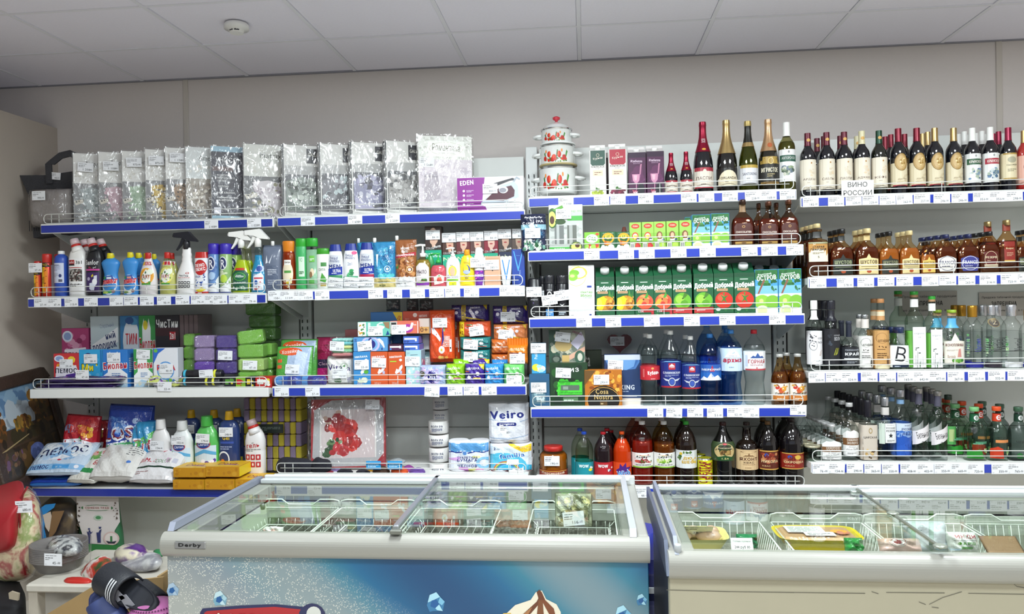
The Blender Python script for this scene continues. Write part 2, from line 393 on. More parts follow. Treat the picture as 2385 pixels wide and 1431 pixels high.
def wrap(t, w, h, d, e=.004, m=None, jag=.004, top=.0):
 """crinkled clear film around a box-shaped thing"""
 rr = random.Random(int(w*9999)); N = 7; mb = MB()
 for s in (-1, 1):
  b = len(mb.v)
  for i in range(N+1):
   for j in range(N+1):
    x = -w/2-e+(w+2*e)*i/N; z = (h+e+top)*j/N; edge = i in (0, N) or j in (0, N)
    mb.v.append((x, s*(d/2+e*(.3 if edge else 1)+rr.uniform(-.3, 1)*e*(0 if edge else 1)), z+(rr.uniform(0, jag) if j == N else 0)))
  for i in range(N):
   for j in range(N):
    a = b+i*(N+1)+j; f = (a, a+N+1, a+N+2, a+1); mb.f.append(f if s < 0 else f[::-1]); mb.sm.append(False)
 M2 = N+1
 for i in (0, N):
  for j in range(N):
   a = i*M2+j; c = M2*M2+a; f = (a, a+1, c+1, c); mb.f.append(f if i else f[::-1]); mb.sm.append(False)
 for i in range(N):
  a = i*M2+N; c = M2*M2+a; mb.f.append((a, a+M2, c+M2, c)); mb.sm.append(False)
 return mb.to('clear_film', m or film(), t)
ORD = ['first', 'second', 'third', 'fourth', 'fifth', 'sixth', 'seventh', 'eighth']
PROTO = {}
SH = {}         # shelf name -> (top surface height, front edge Y, left X, right X)
def theta(x, y): return math.atan2(abs(x), y)
def put(key, make, sh, x0, x1, yt, label, cat, k=1.0, flat=False, dy=.03, d=None, rz=0.0, rx=0.0, back=0, gap=None, group=None, tags=(), dz=0.0, base=None, bdx=0.0, ry=0.0, hh=None):
 """stands a thing on shelf SH so that it spans x0..x1 and reaches up to yt where the photo shows it"""
 zs, yfr = SH[sh][:2]; zs += dz
 if base is not None: zs = at((x0+x1)/2, base, yfr+dy)[1]
 if flat: Yc = yfr+dy
 else: Yc = yfr+dy
 ym = (yt+ (base if base is not None else yt+60))/2
 xa = at(x0, ym, Yc)[0]; xb = at(x1, ym, Yc)[0]; w_ = xb-xa
 if not flat:
  for _ in range(3):
   Yc = yfr+dy+k*w_/2; xa = at(x0, ym, Yc)[0]; xb = at(x1, ym, Yc)[0]; th = theta((xa+xb)/2, Yc)
   w_ = (xb-xa)*math.cos(th)/math.sqrt(math.cos(th)**2+(k*math.sin(th))**2)
 h_ = hh or at((x0+x1)/2, yt, Yc)[1]-zs
 Xc = (xa+xb)/2
 if key not in PROTO:
  o = make(w_, h_); PROTO[key] = (o, w_, h_, [False])
 o, pw_, ph_, used = PROTO[key]
 def place(first, X, Y, Z, lab, grp):
  q = o if first else copy_tree(o)
  q.location = (X, Y, Z); q.rotation_euler = (-rx, ry, rz)
  sx = w_/pw_; q.scale = (sx, sx, h_/ph_)
  tag(q, lab, cat, grp); return q
 if flat: dd = d or 0.0; Yp = Yc+(dd/2 if not rx else 0)
 else: Yp = Yc
 q = place(not used[0], Xc, Yp, zs, label, group); used[0] = True
 if tags: ym_ = min(v.co.y for ch in KIDS[o.name][:4] if ch.type == 'MESH' and 'tag' not in ch.name for v in ch.data.vertices)
 for (tx_, tz_, num, *r_) in tags:
  u = r_[0] if r_ else 0.0
  sx, sz = q.scale[0], q.scale[2]; T = price_tag(q, tx_*pw_/2, ym_-.0025/sx, tz_*ph_, num, u); T.scale = (1/sx, 1/sx, 1/sz)
 g = gap or (k*w_*1.06 if not flat else (d or .05)*1.1)
 for i in range(back):
  lab = ' '.join(f"{ORD[min(i,7)]} behind the {label}".split()[:15]) if back > 1 else f"one behind the {label}"
  c = copy_tree(o); c.location = (Xc+bdx*(i+1), Yp+g*(i+1), zs); c.rotation_euler = (0, 0, rz); c.scale = q.scale; tag(c, lab, cat, group)
 return q
# profiles (height fraction, radius fraction)
WINE = [(0,.9),(.012,.98),(.03,1),(.60,1),(.65,.985),(.69,.92),(.73,.74),(.77,.52),(.80,.42),(.83,.385),(1,.37)]
BORDO = [(0,.9),(.012,.98),(.03,1),(.63,1),(.67,.97),(.70,.88),(.73,.66),(.755,.46),(.78,.385),(1,.365)]
CHAMP = [(0,.9),(.015,.99),(.04,1),(.38,1),(.46,.96),(.54,.85),(.62,.68),(.70,.51),(.78,.39),(.86,.34),(.94,.34),(.95,.36),(1,.33)]
PET = [(0,.80),(.03,.97),(.06,1),(.25,1),(.28,.96),(.31,1),(.60,1),(.64,.97),(.72,.84),(.80,.60),(.87,.36),(.90,.25),(1,.25)]
SODA = [(0,.78),(.03,.96),(.06,1),(.62,1),(.68,.96),(.75,.84),(.82,.62),(.89,.38),(.92,.28),(1,.27)]
FLASK = [(0,.92),(.02,1),(.50,1),(.58,.97),(.64,.86),(.69,.62),(.74,.38),(.78,.27),(1,.25)]
COGN = [(0,.9),(.02,.98),(.30,1),(.50,.95),(.58,.86),(.66,.60),(.72,.36),(.77,.26),(1,.25)]
BELL = [(0,.86),(.03,.98),(.10,1),(.45,.97),(.58,.86),(.68,.66),(.76,.42),(.80,.30),(.84,.26),(1,.25)]
VODK = [(0,.9),(.015,.98),(.03,1),(.58,1),(.63,.97),(.68,.84),(.72,.62),(.75,.46),(.78,.38),(1,.37)]
DISH = [(0,.72),(.02,.84),(.08,.90),(.25,.88),(.42,.74),(.52,.68),(.62,.78),(.72,.92),(.78,.96),(.83,.80),(.87,.50),(.90,.36),(1,.34)]
SHAM = [(0,.92),(.02,1),(.10,1),(.55,.96),(.72,.90),(.80,.80),(.82,.72),(.82,.72),(1,.60)]
CAN = [(0,.8),(.03,.97),(.06,1),(.90,1),(.93,.97),(.97,.86),(1,.85)]
AER = [(0,.95),(.01,1),(.78,1),(.80,.92)]
DERMA = [(0,.9),(.02,1),(.40,1),(.60,.94),(.74,.80),(.80,.55),(.84,.40),(1,.38)]
def blob(nm, pts, yc, d, m_, parent, art_=None, rows=10):
 """soft rounded body whose outline follows the measured outline, with real thickness"""
 P = [at(x, y, yc) for x, y in pts]; cx = sum(p[0] for p in P)/len(P); cz = sum(p[1] for p in P)/len(P); n = len(P); mb = MB(); rings = []
 for s, k in ((-.5, .0), (-.49, .35), (-.44, .7), (-.30, .93), (0, 1), (.30, .93), (.44, .7), (.5, 0)):
  rings.append(len(mb.v))
  for (x, z) in P: mb.v.append((cx+(x-cx)*k*1.04+s*d*cx/yc, yc+s*d, cz+(z-cz)*k*1.04))
 for a, b in zip(rings, rings[1:]):
  for i in range(n): j = (i+1) % n; mb.f.append((a+i, a+j, b+j, b+i)); mb.sm.append(True)
 o = mb.to(nm, m_, parent)
 md = o.modifiers.new('s', 'SUBSURF'); md.levels = 1; md.render_levels = 1
 me = o.data; bm_fix(me); return o
def bm_fix(me):
 bm = bmesh.new(); bm.from_mesh(me); bmesh.ops.remove_doubles(bm, verts=bm.verts, dist=1e-5); bmesh.ops.recalc_face_normals(bm, faces=bm.faces); bm.to_mesh(me); bm.free()
# -------- the room
WALLM = mat('d0c9c5', .8, noise=.02, bump=.03, bscale=60)
CEILM = mat('eae8f4', .9, noise=.03, bump=.05, bscale=90)
DARKW = mat('6d6f86', .85, noise=.03)
def struct(name, x0, x1, y0, y1, z0, z1, m, parent=None, c=0):
 o = bx(name, x0, x1, y0, y1, z0, z1, m, parent, c)
 if parent is None: tag(o, kind='structure')
 return o
FLOORM = mat('d4ccc0', .4, noise=.12, bscale=8)
struct('floor', -4.6, 4.2, -3.2, 4.2, -.05, 0, FLOORM)
WY = 4.03
back = struct('wall_back', -4.6, 4.2, WY, WY+.1, 0, 3.0, WALLM)
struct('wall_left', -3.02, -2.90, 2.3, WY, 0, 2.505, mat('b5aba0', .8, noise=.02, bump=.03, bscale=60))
struct('wall_right', 4.2, 4.3, -3.2, 4.2, 0, 3.0, WALLM)
for nm_, a_, b_, c_, d_ in (('wall_front', -4.6, 4.2, 0, .7), ('wall_front.001', -4.6, 4.2, 2.35, 3.0), ('wall_front.002', -4.6, -3.6, .7, 2.35), ('wall_front.003', 3.4, 4.2, .7, 2.35)): struct(nm_, a_, b_, -3.3, -3.2, c_, d_, mat('dcdad4', .8))   # unseen shop window opening, added behind the viewer to let in soft fill
for i_ in range(5): struct('added_window_1', -3.6+1.74*i_, -3.56+1.74*i_, -3.28, -3.22, .7, 2.35, mat('e0e0de', .4))  # bars of the added window
struct('wall_side', -4.7, -4.6, -3.3, 4.2, 0, 3.0, DARKW)
for i, x in enumerate((-2.151, 2.043)):
 struct('trim_%d' % (i+1), x-.014, x+.014, WY-.006, WY, 0, CEIL, mat('c4bdb4', .6), None, .002)
ceil = struct('ceiling', -4.6, 4.2, -3.2, WY+.1, CEIL+.03, CEIL+.06, mat('a7a7ad', .9))
ylines = [WY, 3.52, 3.03, 2.54, 2.05, 1.56, 1.07, .58]; xs = [-4.17+.594*i for i in range(15)]
tile_me = {}
for a, b in zip(ylines[1:], ylines):
 for x0, x1 in zip(xs, xs[1:]):
  cx, cy = (x0+x1)/2, (a+b)/2
  if any(abs(cx-l[0]) < .35 and abs(cy-l[1]) < .35 for l in LAMPS): continue
  k = round(b-a, 3)
  if k not in tile_me: tile_me[k] = MB().box(-.2885, .2885, -(b-a)/2+.0085, (b-a)/2-.0085, 0, .014, .003).mesh('tile')
  o = link('tile', tile_me[k], CEILM, ceil, (cx+R.uniform(-.001, .001), cy, CEIL+.003+R.uniform(-.002, .002)))
  o.rotation_euler = (R.uniform(-.002, .002), R.uniform(-.002, .002), 0)
grid = mat('e2e2ea', .6)
for y in ylines[1:]: bx('grid_bar', xs[0], xs[-1], y-.009, y+.009, CEIL, CEIL+.028, grid, ceil)
for x in xs: bx('grid_bar', x-.009, x+.009, -3.2, WY, CEIL-.0005, CEIL+.027, grid, ceil)
bx('edge_bar', -4.6, 4.2, WY-.02, WY, CEIL-.002, CEIL+.02, mat('8d8d96', .6), ceil)
# smoke detector
dx, dy = atz(551, 66, CEIL-.02)
t = root('smoke_detector', 'small round white smoke detector on a ceiling tile', 'smoke detector', (dx, dy, CEIL))
MB().lathe([(0, .55), (.35, .62), (.4, 1), (.85, 1.0), (1, .9)], .105, .042, seg=24, z0=-.042).to('housing', mat('e8e8e6', .4), t)
ink(t, 'r .08 0 .36 1 33333a;r .56 0 .36 1 33333a', .052, .013, -.026, -.037, lambda x, z: -math.sqrt(max(0, .031**2-x*x)), name='vent', cols=6)
# ceiling lamps (behind and above the camera; the rearmost pair added for fill)
for i, (lx, ly, k) in enumerate(LAMPS):
 t = root('ceiling_lamp', 'square four tube ceiling lamp over the shop floor, %s of its kind' % ORD[i], 'lamp', (lx, ly, CEIL))
 MB().box(-.3, .3, -.3, .3, .0, .07).to('housing', mat('e6e6e6', .3), t)
 for s in (-1, 1): bx('reflector', s*.3-.006, s*.3+.006, -.3, .3, -.02, .0, CHROME, t)
# -------- shelving
PANEL = mat('e2e5e1', .45, noise=.02); UPR = mat('e0e3e1', .4); LIP = mat('e6e7e4', .35); BLUE = mat('2a3fae', .28, coat=.3); BLUE2 = mat('26379c', .3, coat=.3)
BX = [(-2.69, -1.49), (-1.475, -.275), (-.262, .955), (.968, 2.20)]
BAYN = ['cleaning goods bay', 'hygiene goods bay', 'juice and water bay', 'wine and spirits bay']
PTOP = [2.20, 2.25, 2.285, 2.28]
for i, (a, b) in enumerate(BX):
 t = root('back_panel_board', 'grey perforated steel backing boards behind the %s' % BAYN[i], 'back panel', (0, 0, 0)); z = .12
 j = 0
 while z < PTOP[i]-.02:
  z1 = min(z+.365, PTOP[i]); bx('panel', a+.034, b-.034, 3.985, 4.0, z+.0015, z1-.0015, PANEL, t, .001); z = z1; j += 1
 bx('backing', a+.034, b-.034, 4.0, 4.012, .1, PTOP[i]-.004, mat('3c3d40', .7), t)
for i, x in enumerate([-2.69, -1.482, -.268, .961, 2.20]):
 t = root('shelf_upright', ['slotted grey steel upright beside the wall corner', 'slotted grey steel upright between the two %s' % 'household bays', 'slotted grey steel upright between hygiene and juice bays', 'slotted grey steel upright between juice and wine bays', 'slotted grey steel upright past the wine bay'][i], 'upright')
 bx('post', x-.03, x+.03, 3.972, 4.026, 0, PTOP[min(i, 3)]+.01, UPR, t, .003)
 sp = ';'.join('r %.2f %.4f .08 .008 3a3d40' % (q, .02+.0165*n) for n in range(58) for q in (.22, .68))
 ink(t, sp, .06, 2.2, x-.03, .02, lambda x, z: 3.972, name='slots', m=mat('2c2e30', .8))['kind'] = 'stuff'
def tube_round(x0, x1, z0, z1, y, r=.02, n=5):
 P = []
 for cx, cz, a0 in ((x1-r, z1-r, 90), (x1-r, z0+r, 0), (x0+r, z0+r, -90), (x0+r, z1-r, -180)):
  for i in range(n+1):
   a = math.radians(a0-90*i/n); P.append((cx+r*math.cos(a), y, cz+r*math.sin(a)))
 return P
def shelf(key, bay, z, yf, strip, tags, label, lip=.044, rail=True, x=None, tilt=()):
 a, b = x or BX[bay]
 SH[key] = (z, yf)
 t = root('shelf', label, 'shelf')
 bx('board', a+.004, b-.004, yf+.004, 3.972, z-.03, z, LIP, t, .002)
 bx('front_lip', a+.002, b-.002, yf-.004, yf+.012, z-lip, z+.004, LIP, t, .002)
 if strip: bx('price_strip', a+.006, b-.006, yf-.0065, yf-.0035, z-lip+.004, z-.004, strip, t, .001)
 for xx in (a+.008, b-.008): MB().prism([(yf+.06, z-.03), (3.972, z-.03), (3.972, z-.13), (3.93, z-.13)], xx-.002, xx+.002, 'x').to('bracket', UPR, t)
 if rail:
  y = yf+.008; z0, z1 = z+.007, z+.053
  MB().tube(tube_round(a+.012, b-.012, z0, z1, y), .0021, closed=True).to('guard_rail', WIRE, t)
  MB().tube([(a+.03, y, z+.030), (b-.03, y, z+.030)], .0019).to('rail_wire', WIRE, t)
  n = 5
  for xx in (a+.05, a+.09, (a+b)/2, b-.09, b-.05): MB().tube([(xx, y+.003, z), (xx, y+.003, z1)], .0017, 5).to('rail_post', WIRE, t)
 for ti, q in enumerate(tags):
  px, num = q[0], q[1]; s = q[2] if len(q) > 2 else 0; dzz = q[3] if len(q) > 3 else 0
  X = at(px, pyz(px, z, yf), yf-.008)[0]
  price_tag(t, X, yf-.0072-.0009*(ti % 2), z-lip/2+dzz+.001*((px*7) % 3), num, s if s else R.uniform(-.02, .02))
 return t
def pyz(px, z, Y):
 lo, hi = 0, 1431
 for _ in range(14):
  m = (lo+hi)/2
  if at(px, m, Y)[1] > z: lo = m
  else: hi = m
 return lo
U = 'blue price strip shelf of the %s, '
def T(s): return [(int(a), b.replace('_', ' ')) for a, b in (q.split(':') for q in s.split())]
shelf('a1', 0, 1.923, 3.6, BLUE2, T('492:2_400 592:1_020'), U % BAYN[0]+'topmost, under bedding packs')
shelf('b1', 1, 1.925, 3.6, BLUE, T('717:2_000 827:1_600 914:2_250'), U % BAYN[1]+'topmost, under the iron box')
shelf('a2', 0, 1.557, 3.5, BLUE2, T('95:37 127:47 166:115 212:177 271:54 305:66 342:85 382:98 425:115 461:74 490:95 513:68 549:91 582:79'), U % BAYN[0]+'under bleach and dish soap')
shelf('b2', 1, 1.568, 3.5, BLUE, T('641:150 668:111 698:115 712:115 750:99 875:79 919:79 972:72 1017:56 1054:80 1098:60 1181:57 1204:72'), U % BAYN[1]+'under shampoo and hair dye')
shelf('a3', 0, 1.113, 3.5, None, [], 'plain white steel shelf under washing powder boxes', lip=.04)
shelf('b3', 1, 1.118, 3.5, BLUE, [(656, '53'), (728, '57'), (1006, '73', .06, -.004), (1060, '51'), (1097, '67'), (1139, '62')], U % BAYN[1]+'under the pads and napkins')
shelf('a4', 0, .641, 3.5, BLUE2, [], U % BAYN[0]+'lowest, under powder bags', rail=False)
shelf('b4', 1, .707, 3.5, BLUE, [], U % BAYN[1]+'lowest, under toilet paper')
shelf('c1', 2, 1.981, 3.6, BLUE, T('1318:2_100 1401:175 1439:175 1504:148 1604:119 1645:252 1700:277 1753:258 1790:168 1834:202'), U % BAYN[2]+'topmost, under pots and champagne')
shelf('c2', 2, 1.725, 3.5, BLUE, T('1378:20 1458:23 1506:27 1580:25 1648:48 1745:296 1792:172 1850:172'), U % BAYN[2]+'under small juice packs')
shelf('c3', 2, 1.422, 3.5, BLUE, T('1360:110 1428:78 1518:77 1611:77 1694:77 1810:69'), U % BAYN[2]+'under the green juice cartons')
shelf('c4', 2, 1.014, 3.5, BLUE, [(1526, '43'), (1570, '36', .05), (1619, '39'), (1665, '51'), (1712, '52'), (1749, '32'), (1859, '28', .02, .008)], U % BAYN[2]+'under the water bottles')
shelf('c5', 2, .655, 3.5, BLUE, T('1495:66'), U % BAYN[2]+'lowest, under soda and kvass', x=(-.262, .955))
shelf('d1', 3, 1.946, 3.6, BLUE, T('1888:182 1947:220 1988:220 2027:220 2067:222 2106:262 2147:257 2193:246 2235:246 2285:351 2323:351 2362:298'), U % BAYN[3]+'topmost, under wine')
shelf('d2', 3, 1.580, 3.5, BLUE, T('1905:600 1968:578 2016:516 2063:260 2107:263 2166:125 2207:205 2251:265 2301:314 2350:720 2378:400'), U % BAYN[3]+'under the brandy')
shelf('d3', 3, 1.166, 3.5, BLUE, T('1902:330 1942:370 1978:324 2024:194 2067:360 2109:165 2145:642 2183:477 2226:367 2274:317 2321:332 2366:330'), U % BAYN[3]+'under tall vodka bottles')
shelf('d4', 3, .767, 3.5, BLUE, [(1911, '76'), (1948, '154', .05), (1991, '290'), (2032, '365'), (2073, '350'), (2116, '408'), (2155, '402'), (2195, '350'), (2234, '660'), (2272, '720'), (2329, '350'), (2366, '765')], U % BAYN[3]+'lowest, under flasks and vodka')
# ======== bedding packs on the topmost shelves
def bedpack(fab, letters, top='e9e9e6', lower='8b8c8e', num=None, dark=False, title=None):
 def mk(w, h):
  sp = f"r 0 0 1 1 {lower};r 0 .58 1 .42 {top};"
  if letters: sp += f"t {letters} .62 .86 .5 .07 444;"
  sp += f"b .0 .60 1 .20 26 .05 {top},dcdcd6,d2cfc6;n 0 .0 1 .16 8 4 77787a,8a8a8a,6d6f72,999999;p {fab[0]} .18 .50 .55 .53 .97 .48 .98 .1 .75 .02 .35 .3;b .15 .06 .82 .46 95 .045 {','.join(fab)};p cfc9bd .0 .33 .28 .36 .30 .31 .05 .27;e .08 .32 .03 .01 222;e .16 .33 .02 .008 222;"
  if dark: sp = dark
  t = carton('bedding_pack', w, h, .034, mat('dfe0e0', .35), sp, 'r 0 0 1 1 c9c9c4;r 0 .5 1 .2 b0aca4', left='r 0 0 1 1 d8dadb;n .1 .1 .8 .8 2 10 c6c8ca,e6e8e8,a8aaac,dddddd')
  wrap(t, w, h, .034, .004, film(9, 1.0)); return t
 return mk
def bed(key, mk, sh, xl, wm, yt, label, num=None, tz=.84, rz=.5, tx=-.1, dyy=.06, rise=0):
 """pack turned by rz about its own base; its front left edge stands where the photo shows xl"""
 zs, yf = SH[sh]; Y = yf+dyy; X, Z = at(xl, yt, Y); h = Z-zs
 if key not in PROTO: PROTO[key] = (mk(wm, h), wm, h, [False])
 o, w0, h0, used = PROTO[key]; q = o if not used[0] else copy_tree(o); used[0] = True
 c, s = math.cos(rz), math.sin(rz); lx, ly = -wm/2, -.018
 q.location = (X-(c*lx-s*ly), Y-(s*lx+c*ly), zs+.002); q.rotation_euler = (0, 0, rz); q.scale = (1, 1, h/h0)
 tag(q, label, 'bedding pack', 'film wrapped bedding packs on the top shelf')
 if num: price_tag(q, tx*wm, -.036, tz*h0, num, R.uniform(-.1, .05))
 return q
G_ = ['aab3b4', '8d9797', 'c6cccc', '7c8687', 'dfe3e3']
bed('p1', bedpack(G_, 'Amore'), 'a1', 169, .145, 357, 'film wrapped bedding pack with pale grey striped linen picture', '1 200', .8)
bed('p2', bedpack(['c7a9b4', 'b896a4', 'd8c2ca', 'caa8b4'], 'Amore'), 'a1', 228, .145, 354, 'film wrapped bedding pack with dusty pink linen picture', '1 100', .8)
bed('p3', bedpack(['a9c0a6', '93ad90', 'bdd0ba', 'a9c0a6'], 'Com'), 'a1', 283, .14, 352, 'film wrapped bedding pack with pale green linen picture', '975', .84)
bed('p4', bedpack(['c9a84c', 'efe6c0', '5a4a2a', 'd8c070', 'f4f0e4'], 'Amo'), 'a1', 337, .13, 348, 'film wrapped bedding pack with yellow flowered linen picture', '875', .84)
bed('p5', bedpack(['a08468', '4a4642', 'c0a890', '302e2c', '7a6a58'], 'Amo'), 'a1', 384, .14, 344, 'film wrapped bedding pack with brown and charcoal linen picture', '1 150', .86)
bed('p6', bedpack(['8f8478', 'b5a99a', '6b6259', 'd6cec0', '9e9183'], 'Amore', top='dfe4e4', lower='a9a298'), 'a1', 431, .165, 342, 'tall film wrapped pack with beige bed picture and grey lettering')
uni = "r 0 0 1 1 43434d;r 0 .93 1 .07 9fc4d8;t УНИСОН .50 .82 .74 .07 e8e8e8 0 1.5;t АТМОСФЕРНЫЕ .42 .765 .56 .02 bbb;r .03 .67 .6 .06 6d5a58;t КОМПЛЕКТ .38 .615 .40 .025 ddd 0 2;t ПОСТЕЛЬНОГО .42 .578 .50 .025 ddd 0 2;t БЕЛЬЯ .30 .54 .24 .025 ddd 0 2;t ПОПЛИН .34 .465 .3 .025 ddd 0 2;t 100%_ХЛОПОК .42 .38 .5 .026 eee 0 2;t СВЕЖИЙ_ВЗГЛЯД .46 .315 .6 .024 fff 0 2;t НА_ИНТЕРЬЕР .40 .28 .48 .024 fff 0 2;n .45 .09 .5 .16 12 8 5f5f6b,7a7a86,484852;r .06 .10 .2 .08 eef;r .0 .0 1 .07 a8cfe0"
uni = uni.replace('eef;', 'e8e8f4;')
bed('p7', bedpack(['777777'], '', dark=uni), 'a1', 490, .165, 340, 'charcoal bedding pack with white lettering and light blue top edge')
bed('p8', bedpack(['d9d3d6', 'b8adb4', '8f8a6f', 'e9e4e6', 'c6bcc2', 'a79ca6'], 'Matrix', top='d8d9d2', lower='6f7072'), 'a1', 566, .21, 335, 'wide film wrapped bedding pack with lilac flowered quilt picture')
def gal(tone, big=False):
 def mk(w, h):
  sp = f"r 0 0 1 1 d9d8d4;r .06 .08 .9 .64 5e5f63;r .06 .60 .9 .12 b3b3b2;r .62 .76 .34 .20 2b2b33;t GALLA .79 .88 .26 .045 e8e4d8 0 1;p {tone[0]} .08 .5 .5 .58 .92 .46 .95 .2 .4 .14 .08 .22;b .08 .16 .86 .42 60 .07 {','.join(tone)};p {tone[1]} .1 .26 .6 .12 .95 .16 .9 .1 .1 .1;r .0 .0 1 .07 e4e3de;t bed .3 .03 .2 .02 777;r 0 0 .03 1 33363b"
  t = carton('bedding_pack', w, h, .04, mat('d4d3cf', .35), sp, left='r 0 0 1 1 3a3c40;r 0 0 .75 1 54565a;n .0 .05 .8 .9 2 14 8a8c90,cfd0d2,44464a,e8e8e8')
  wrap(t, w, h, .04, .005, film(8, 1.1)); return t
 return mk
bed('g1', gal(['8a928c', '5f6a62', 'a9b2a8', '394039', 'c4cbc2']), 'b1', 656, .19, 337, 'bedding pack with dark square logo and grey green linen picture')
bed('g2', gal(['7e7e84', '5c5c62', '9a9aa0', 'b9c6c8', '46464c']), 'b1', 741, .19, 335, 'bedding pack with dark square logo and pale glare over grey linen')
bed('g3', gal(['8f8fa8', 'a9a6c0', '6c6a7c', 'c8c8d4', '515058']), 'b1', 814, .20, 331, 'bedding pack with dark square logo and violet grey pillow picture')
bed('g4', gal(['9a9896', 'b2b0ae', '767472', '57585a', 'c8c6c4']), 'b1', 895, .19, 328, 'bedding pack with dark square logo and warm grey bed picture')
def roman(w, h):
 sp = "r 0 0 1 1 cfc6cc;r 0 .70 1 .30 d9dad2;b 0 .70 1 .30 120 .022 c4c6bd,e8e9e4,b6b8ae;r .18 .74 .68 .20 eceee6;o .52 .84 .32 .085 .03 b9b49a;t Романтика .52 .855 .52 .09 6f6c5c -2 .5;t постельное_бельё .52 .785 .3 .012 8a8674;b 0 .0 1 .68 60 .09 c6bcc4,d6cdd2,bcb2bc,cdc3ca;p 8f8890 .10 .30 .26 .46 .32 .44 .18 .28;p a9a0a8 .1 .5 .35 .55 .4 .2 .1 .15;r .10 .47 .25 .02 8d8690;r .12 .50 .22 .012 a39ca6;r 0 0 1 .08 6d7078"
 t = carton('bedding_pack', w, h, .07, mat('d4d0cc', .4), sp, left='r 0 0 1 1 d2d3ca;r .1 .55 .7 .3 bcbdb2;e .5 .34 .3 .055 2f5f86;e .5 .34 .2 .035 dfe6e6;l .2 .38 .6 .15 8 999')
 wrap(t, w, h, .07, .007, film(10, 1.2)); return t
q = bed('rom', roman, 'b1', 972, .262, 318, 'large cream and mauve film wrapped bedding box with script lettering', '1 560', .66, rz=.30, tx=-.34, dyy=.07)
iron = "r 0 0 1 1 f0eff0;r 0 0 .36 1 8a2a8f;p 8a2a8f .35 0 .46 0 .38 .35 .42 1 .35 1;t EDEN .145 .86 .20 .13 f4eef6 4 3;t 2200_Вт .12 .05 .11 .045 e8dcea;e .10 .62 .018 .035 e8d8ee;e .10 .49 .018 .035 e8d8ee;e .10 .36 .018 .035 e8d8ee;e .10 .23 .018 .035 e8d8ee;l .14 .585 .11 .07 2 d9c4e0;l .14 .455 .11 .07 2 d9c4e0;l .14 .325 .11 .07 2 d9c4e0;l .14 .2 .11 .07 2 d9c4e0;p b9c4cf .36 .27 .44 .40 .60 .52 .66 .74 .86 .86 .92 .72 .93 .40 .88 .36 .84 .38 .70 .22 .36 .20;p 4a1b2c .42 .33 .56 .58 .62 .66 .82 .74 .87 .60 .86 .42 .70 .30;p 2f2f36 .50 .70 .56 .82 .84 .96 .90 .90 .80 .88 .60 .74 .56 .66;e .70 .62 .07 .10 d8d8de;e .69 .61 .055 .07 8a8a94;p 9aa3ad .84 .86 .90 1 .96 .92 .94 .9 .90 .94 .87 .84;p dfe4ea .36 .26 .70 .24 .92 .38 .92 .34 .70 .17 .40 .16"
put('iron', lambda w, h: carton('iron_box', w, h, .10, mat('ecebec', .4), iron, 'r 0 0 1 1 dddde2', c=.002), 'b1', 1064, 1220, 412, 'white and purple steam iron box with a dark red iron picture', 'box', flat=True, d=.10, dy=.028, tags=[(-.0, .66, '880')])
# loose grey plaid in clear bag and the felt tote bag behind it
def plaid(w, h):
 t = pouch('folded_plaid', w, h, .12, mat('8f8987', .9, noise=.18, bump=.5, bscale=40), p=5, q=5, nz=.004)
 s_ = pouch('x', w*1.03, h*1.03, .13, film(10, .8), p=6, q=6, nz=.004, seed=5); c = KIDS.pop(s_.name)[0]; c.name = 'clear_bag'; c.parent = t; KIDS[t.name].append(c); bpy.data.objects.remove(s_); return t
put('plaid', plaid, 'a1', 77, 170, 441, 'folded grey plaid blanket in a clear bag at the shelf end', 'blanket', flat=True, d=.0, dy=.09, tags=[(-.2, .78, '990')])
def tote():
 zt = at(100, 407, 3.74)[1]; x0, x1 = at(47, 407, 3.74)[0], at(175, 407, 3.74)[0]; zb = at(80, 555, 3.74)[1]; t = root('tote_bag', 'dark grey felt tote bag hanging at the shelf end by the wall', 'bag', (0, 3.77, 0))
 felt = mat('3c3c40', .95, noise=.15, bump=.3, bscale=120)
 mb = MB(); N = 10;
 P = [(x0, zt), (x0+.05, zt-.11), (x0+.065, zb+.06), (x0+.07, zb), (x0+.16, zb+.01), (x1, zb+.02), (x1, zt+.012), ((x0+x1)/2, zt-.004)]
 mb.prism(P, -.035, .03); mb.to('body', felt, t)
 xa = at(118, 400, 3.74)[0]; za = at(118, 365, 3.74)[1]; xb = at(160, 360, 3.74)[0]
 path = [(xa, -.04, zt-.05), (xa-.003, -.04, zt+.05), (xa+.01, -.03, za-.03), (xa+.05, -.02, za+.005), (xb+.0, -.02, za+.015), (xb+.06, -.02, za-.01), (xb+.07, -.03, zt)]
 mb = MB(); P2 = []
 for i, p in enumerate(path):
  nx = path[min(i+1, 6)]; pv = path[max(i-1, 0)]; dx_, dz_ = nx[0]-pv[0], nx[2]-pv[2]; l_ = math.hypot(dx_, dz_); ox, oz = -dz_/l_*.017, dx_/l_*.017
  P2.append(((p[0]+ox, p[2]+oz), (p[0]-ox, p[2]-oz), p[1]))
 b = 0
 for a, c, y in P2: mb.v += [(a[0], y-.004, a[1]), (c[0], y-.004, c[1]), (c[0], y+.004, c[1]), (a[0], y+.004, a[1])]
 for i in range(6):
  for j in range(4): k = (j+1) % 4; mb.f.append((i*4+j, i*4+4+j, i*4+4+k, i*4+k)); mb.sm.append(False)
 mb.to('handle', felt, t)
 for i in range(9): MB().tube([(x0+.05+i*.012, -.036, zb+.09-i*.002), (x0+.052+i*.012, -.038, zb+.035)], .0018, 5).to('fringe', felt, t)
 price_tag(t, xa+.035, -.042, zt-.012, '450', .1, .8)
tote()
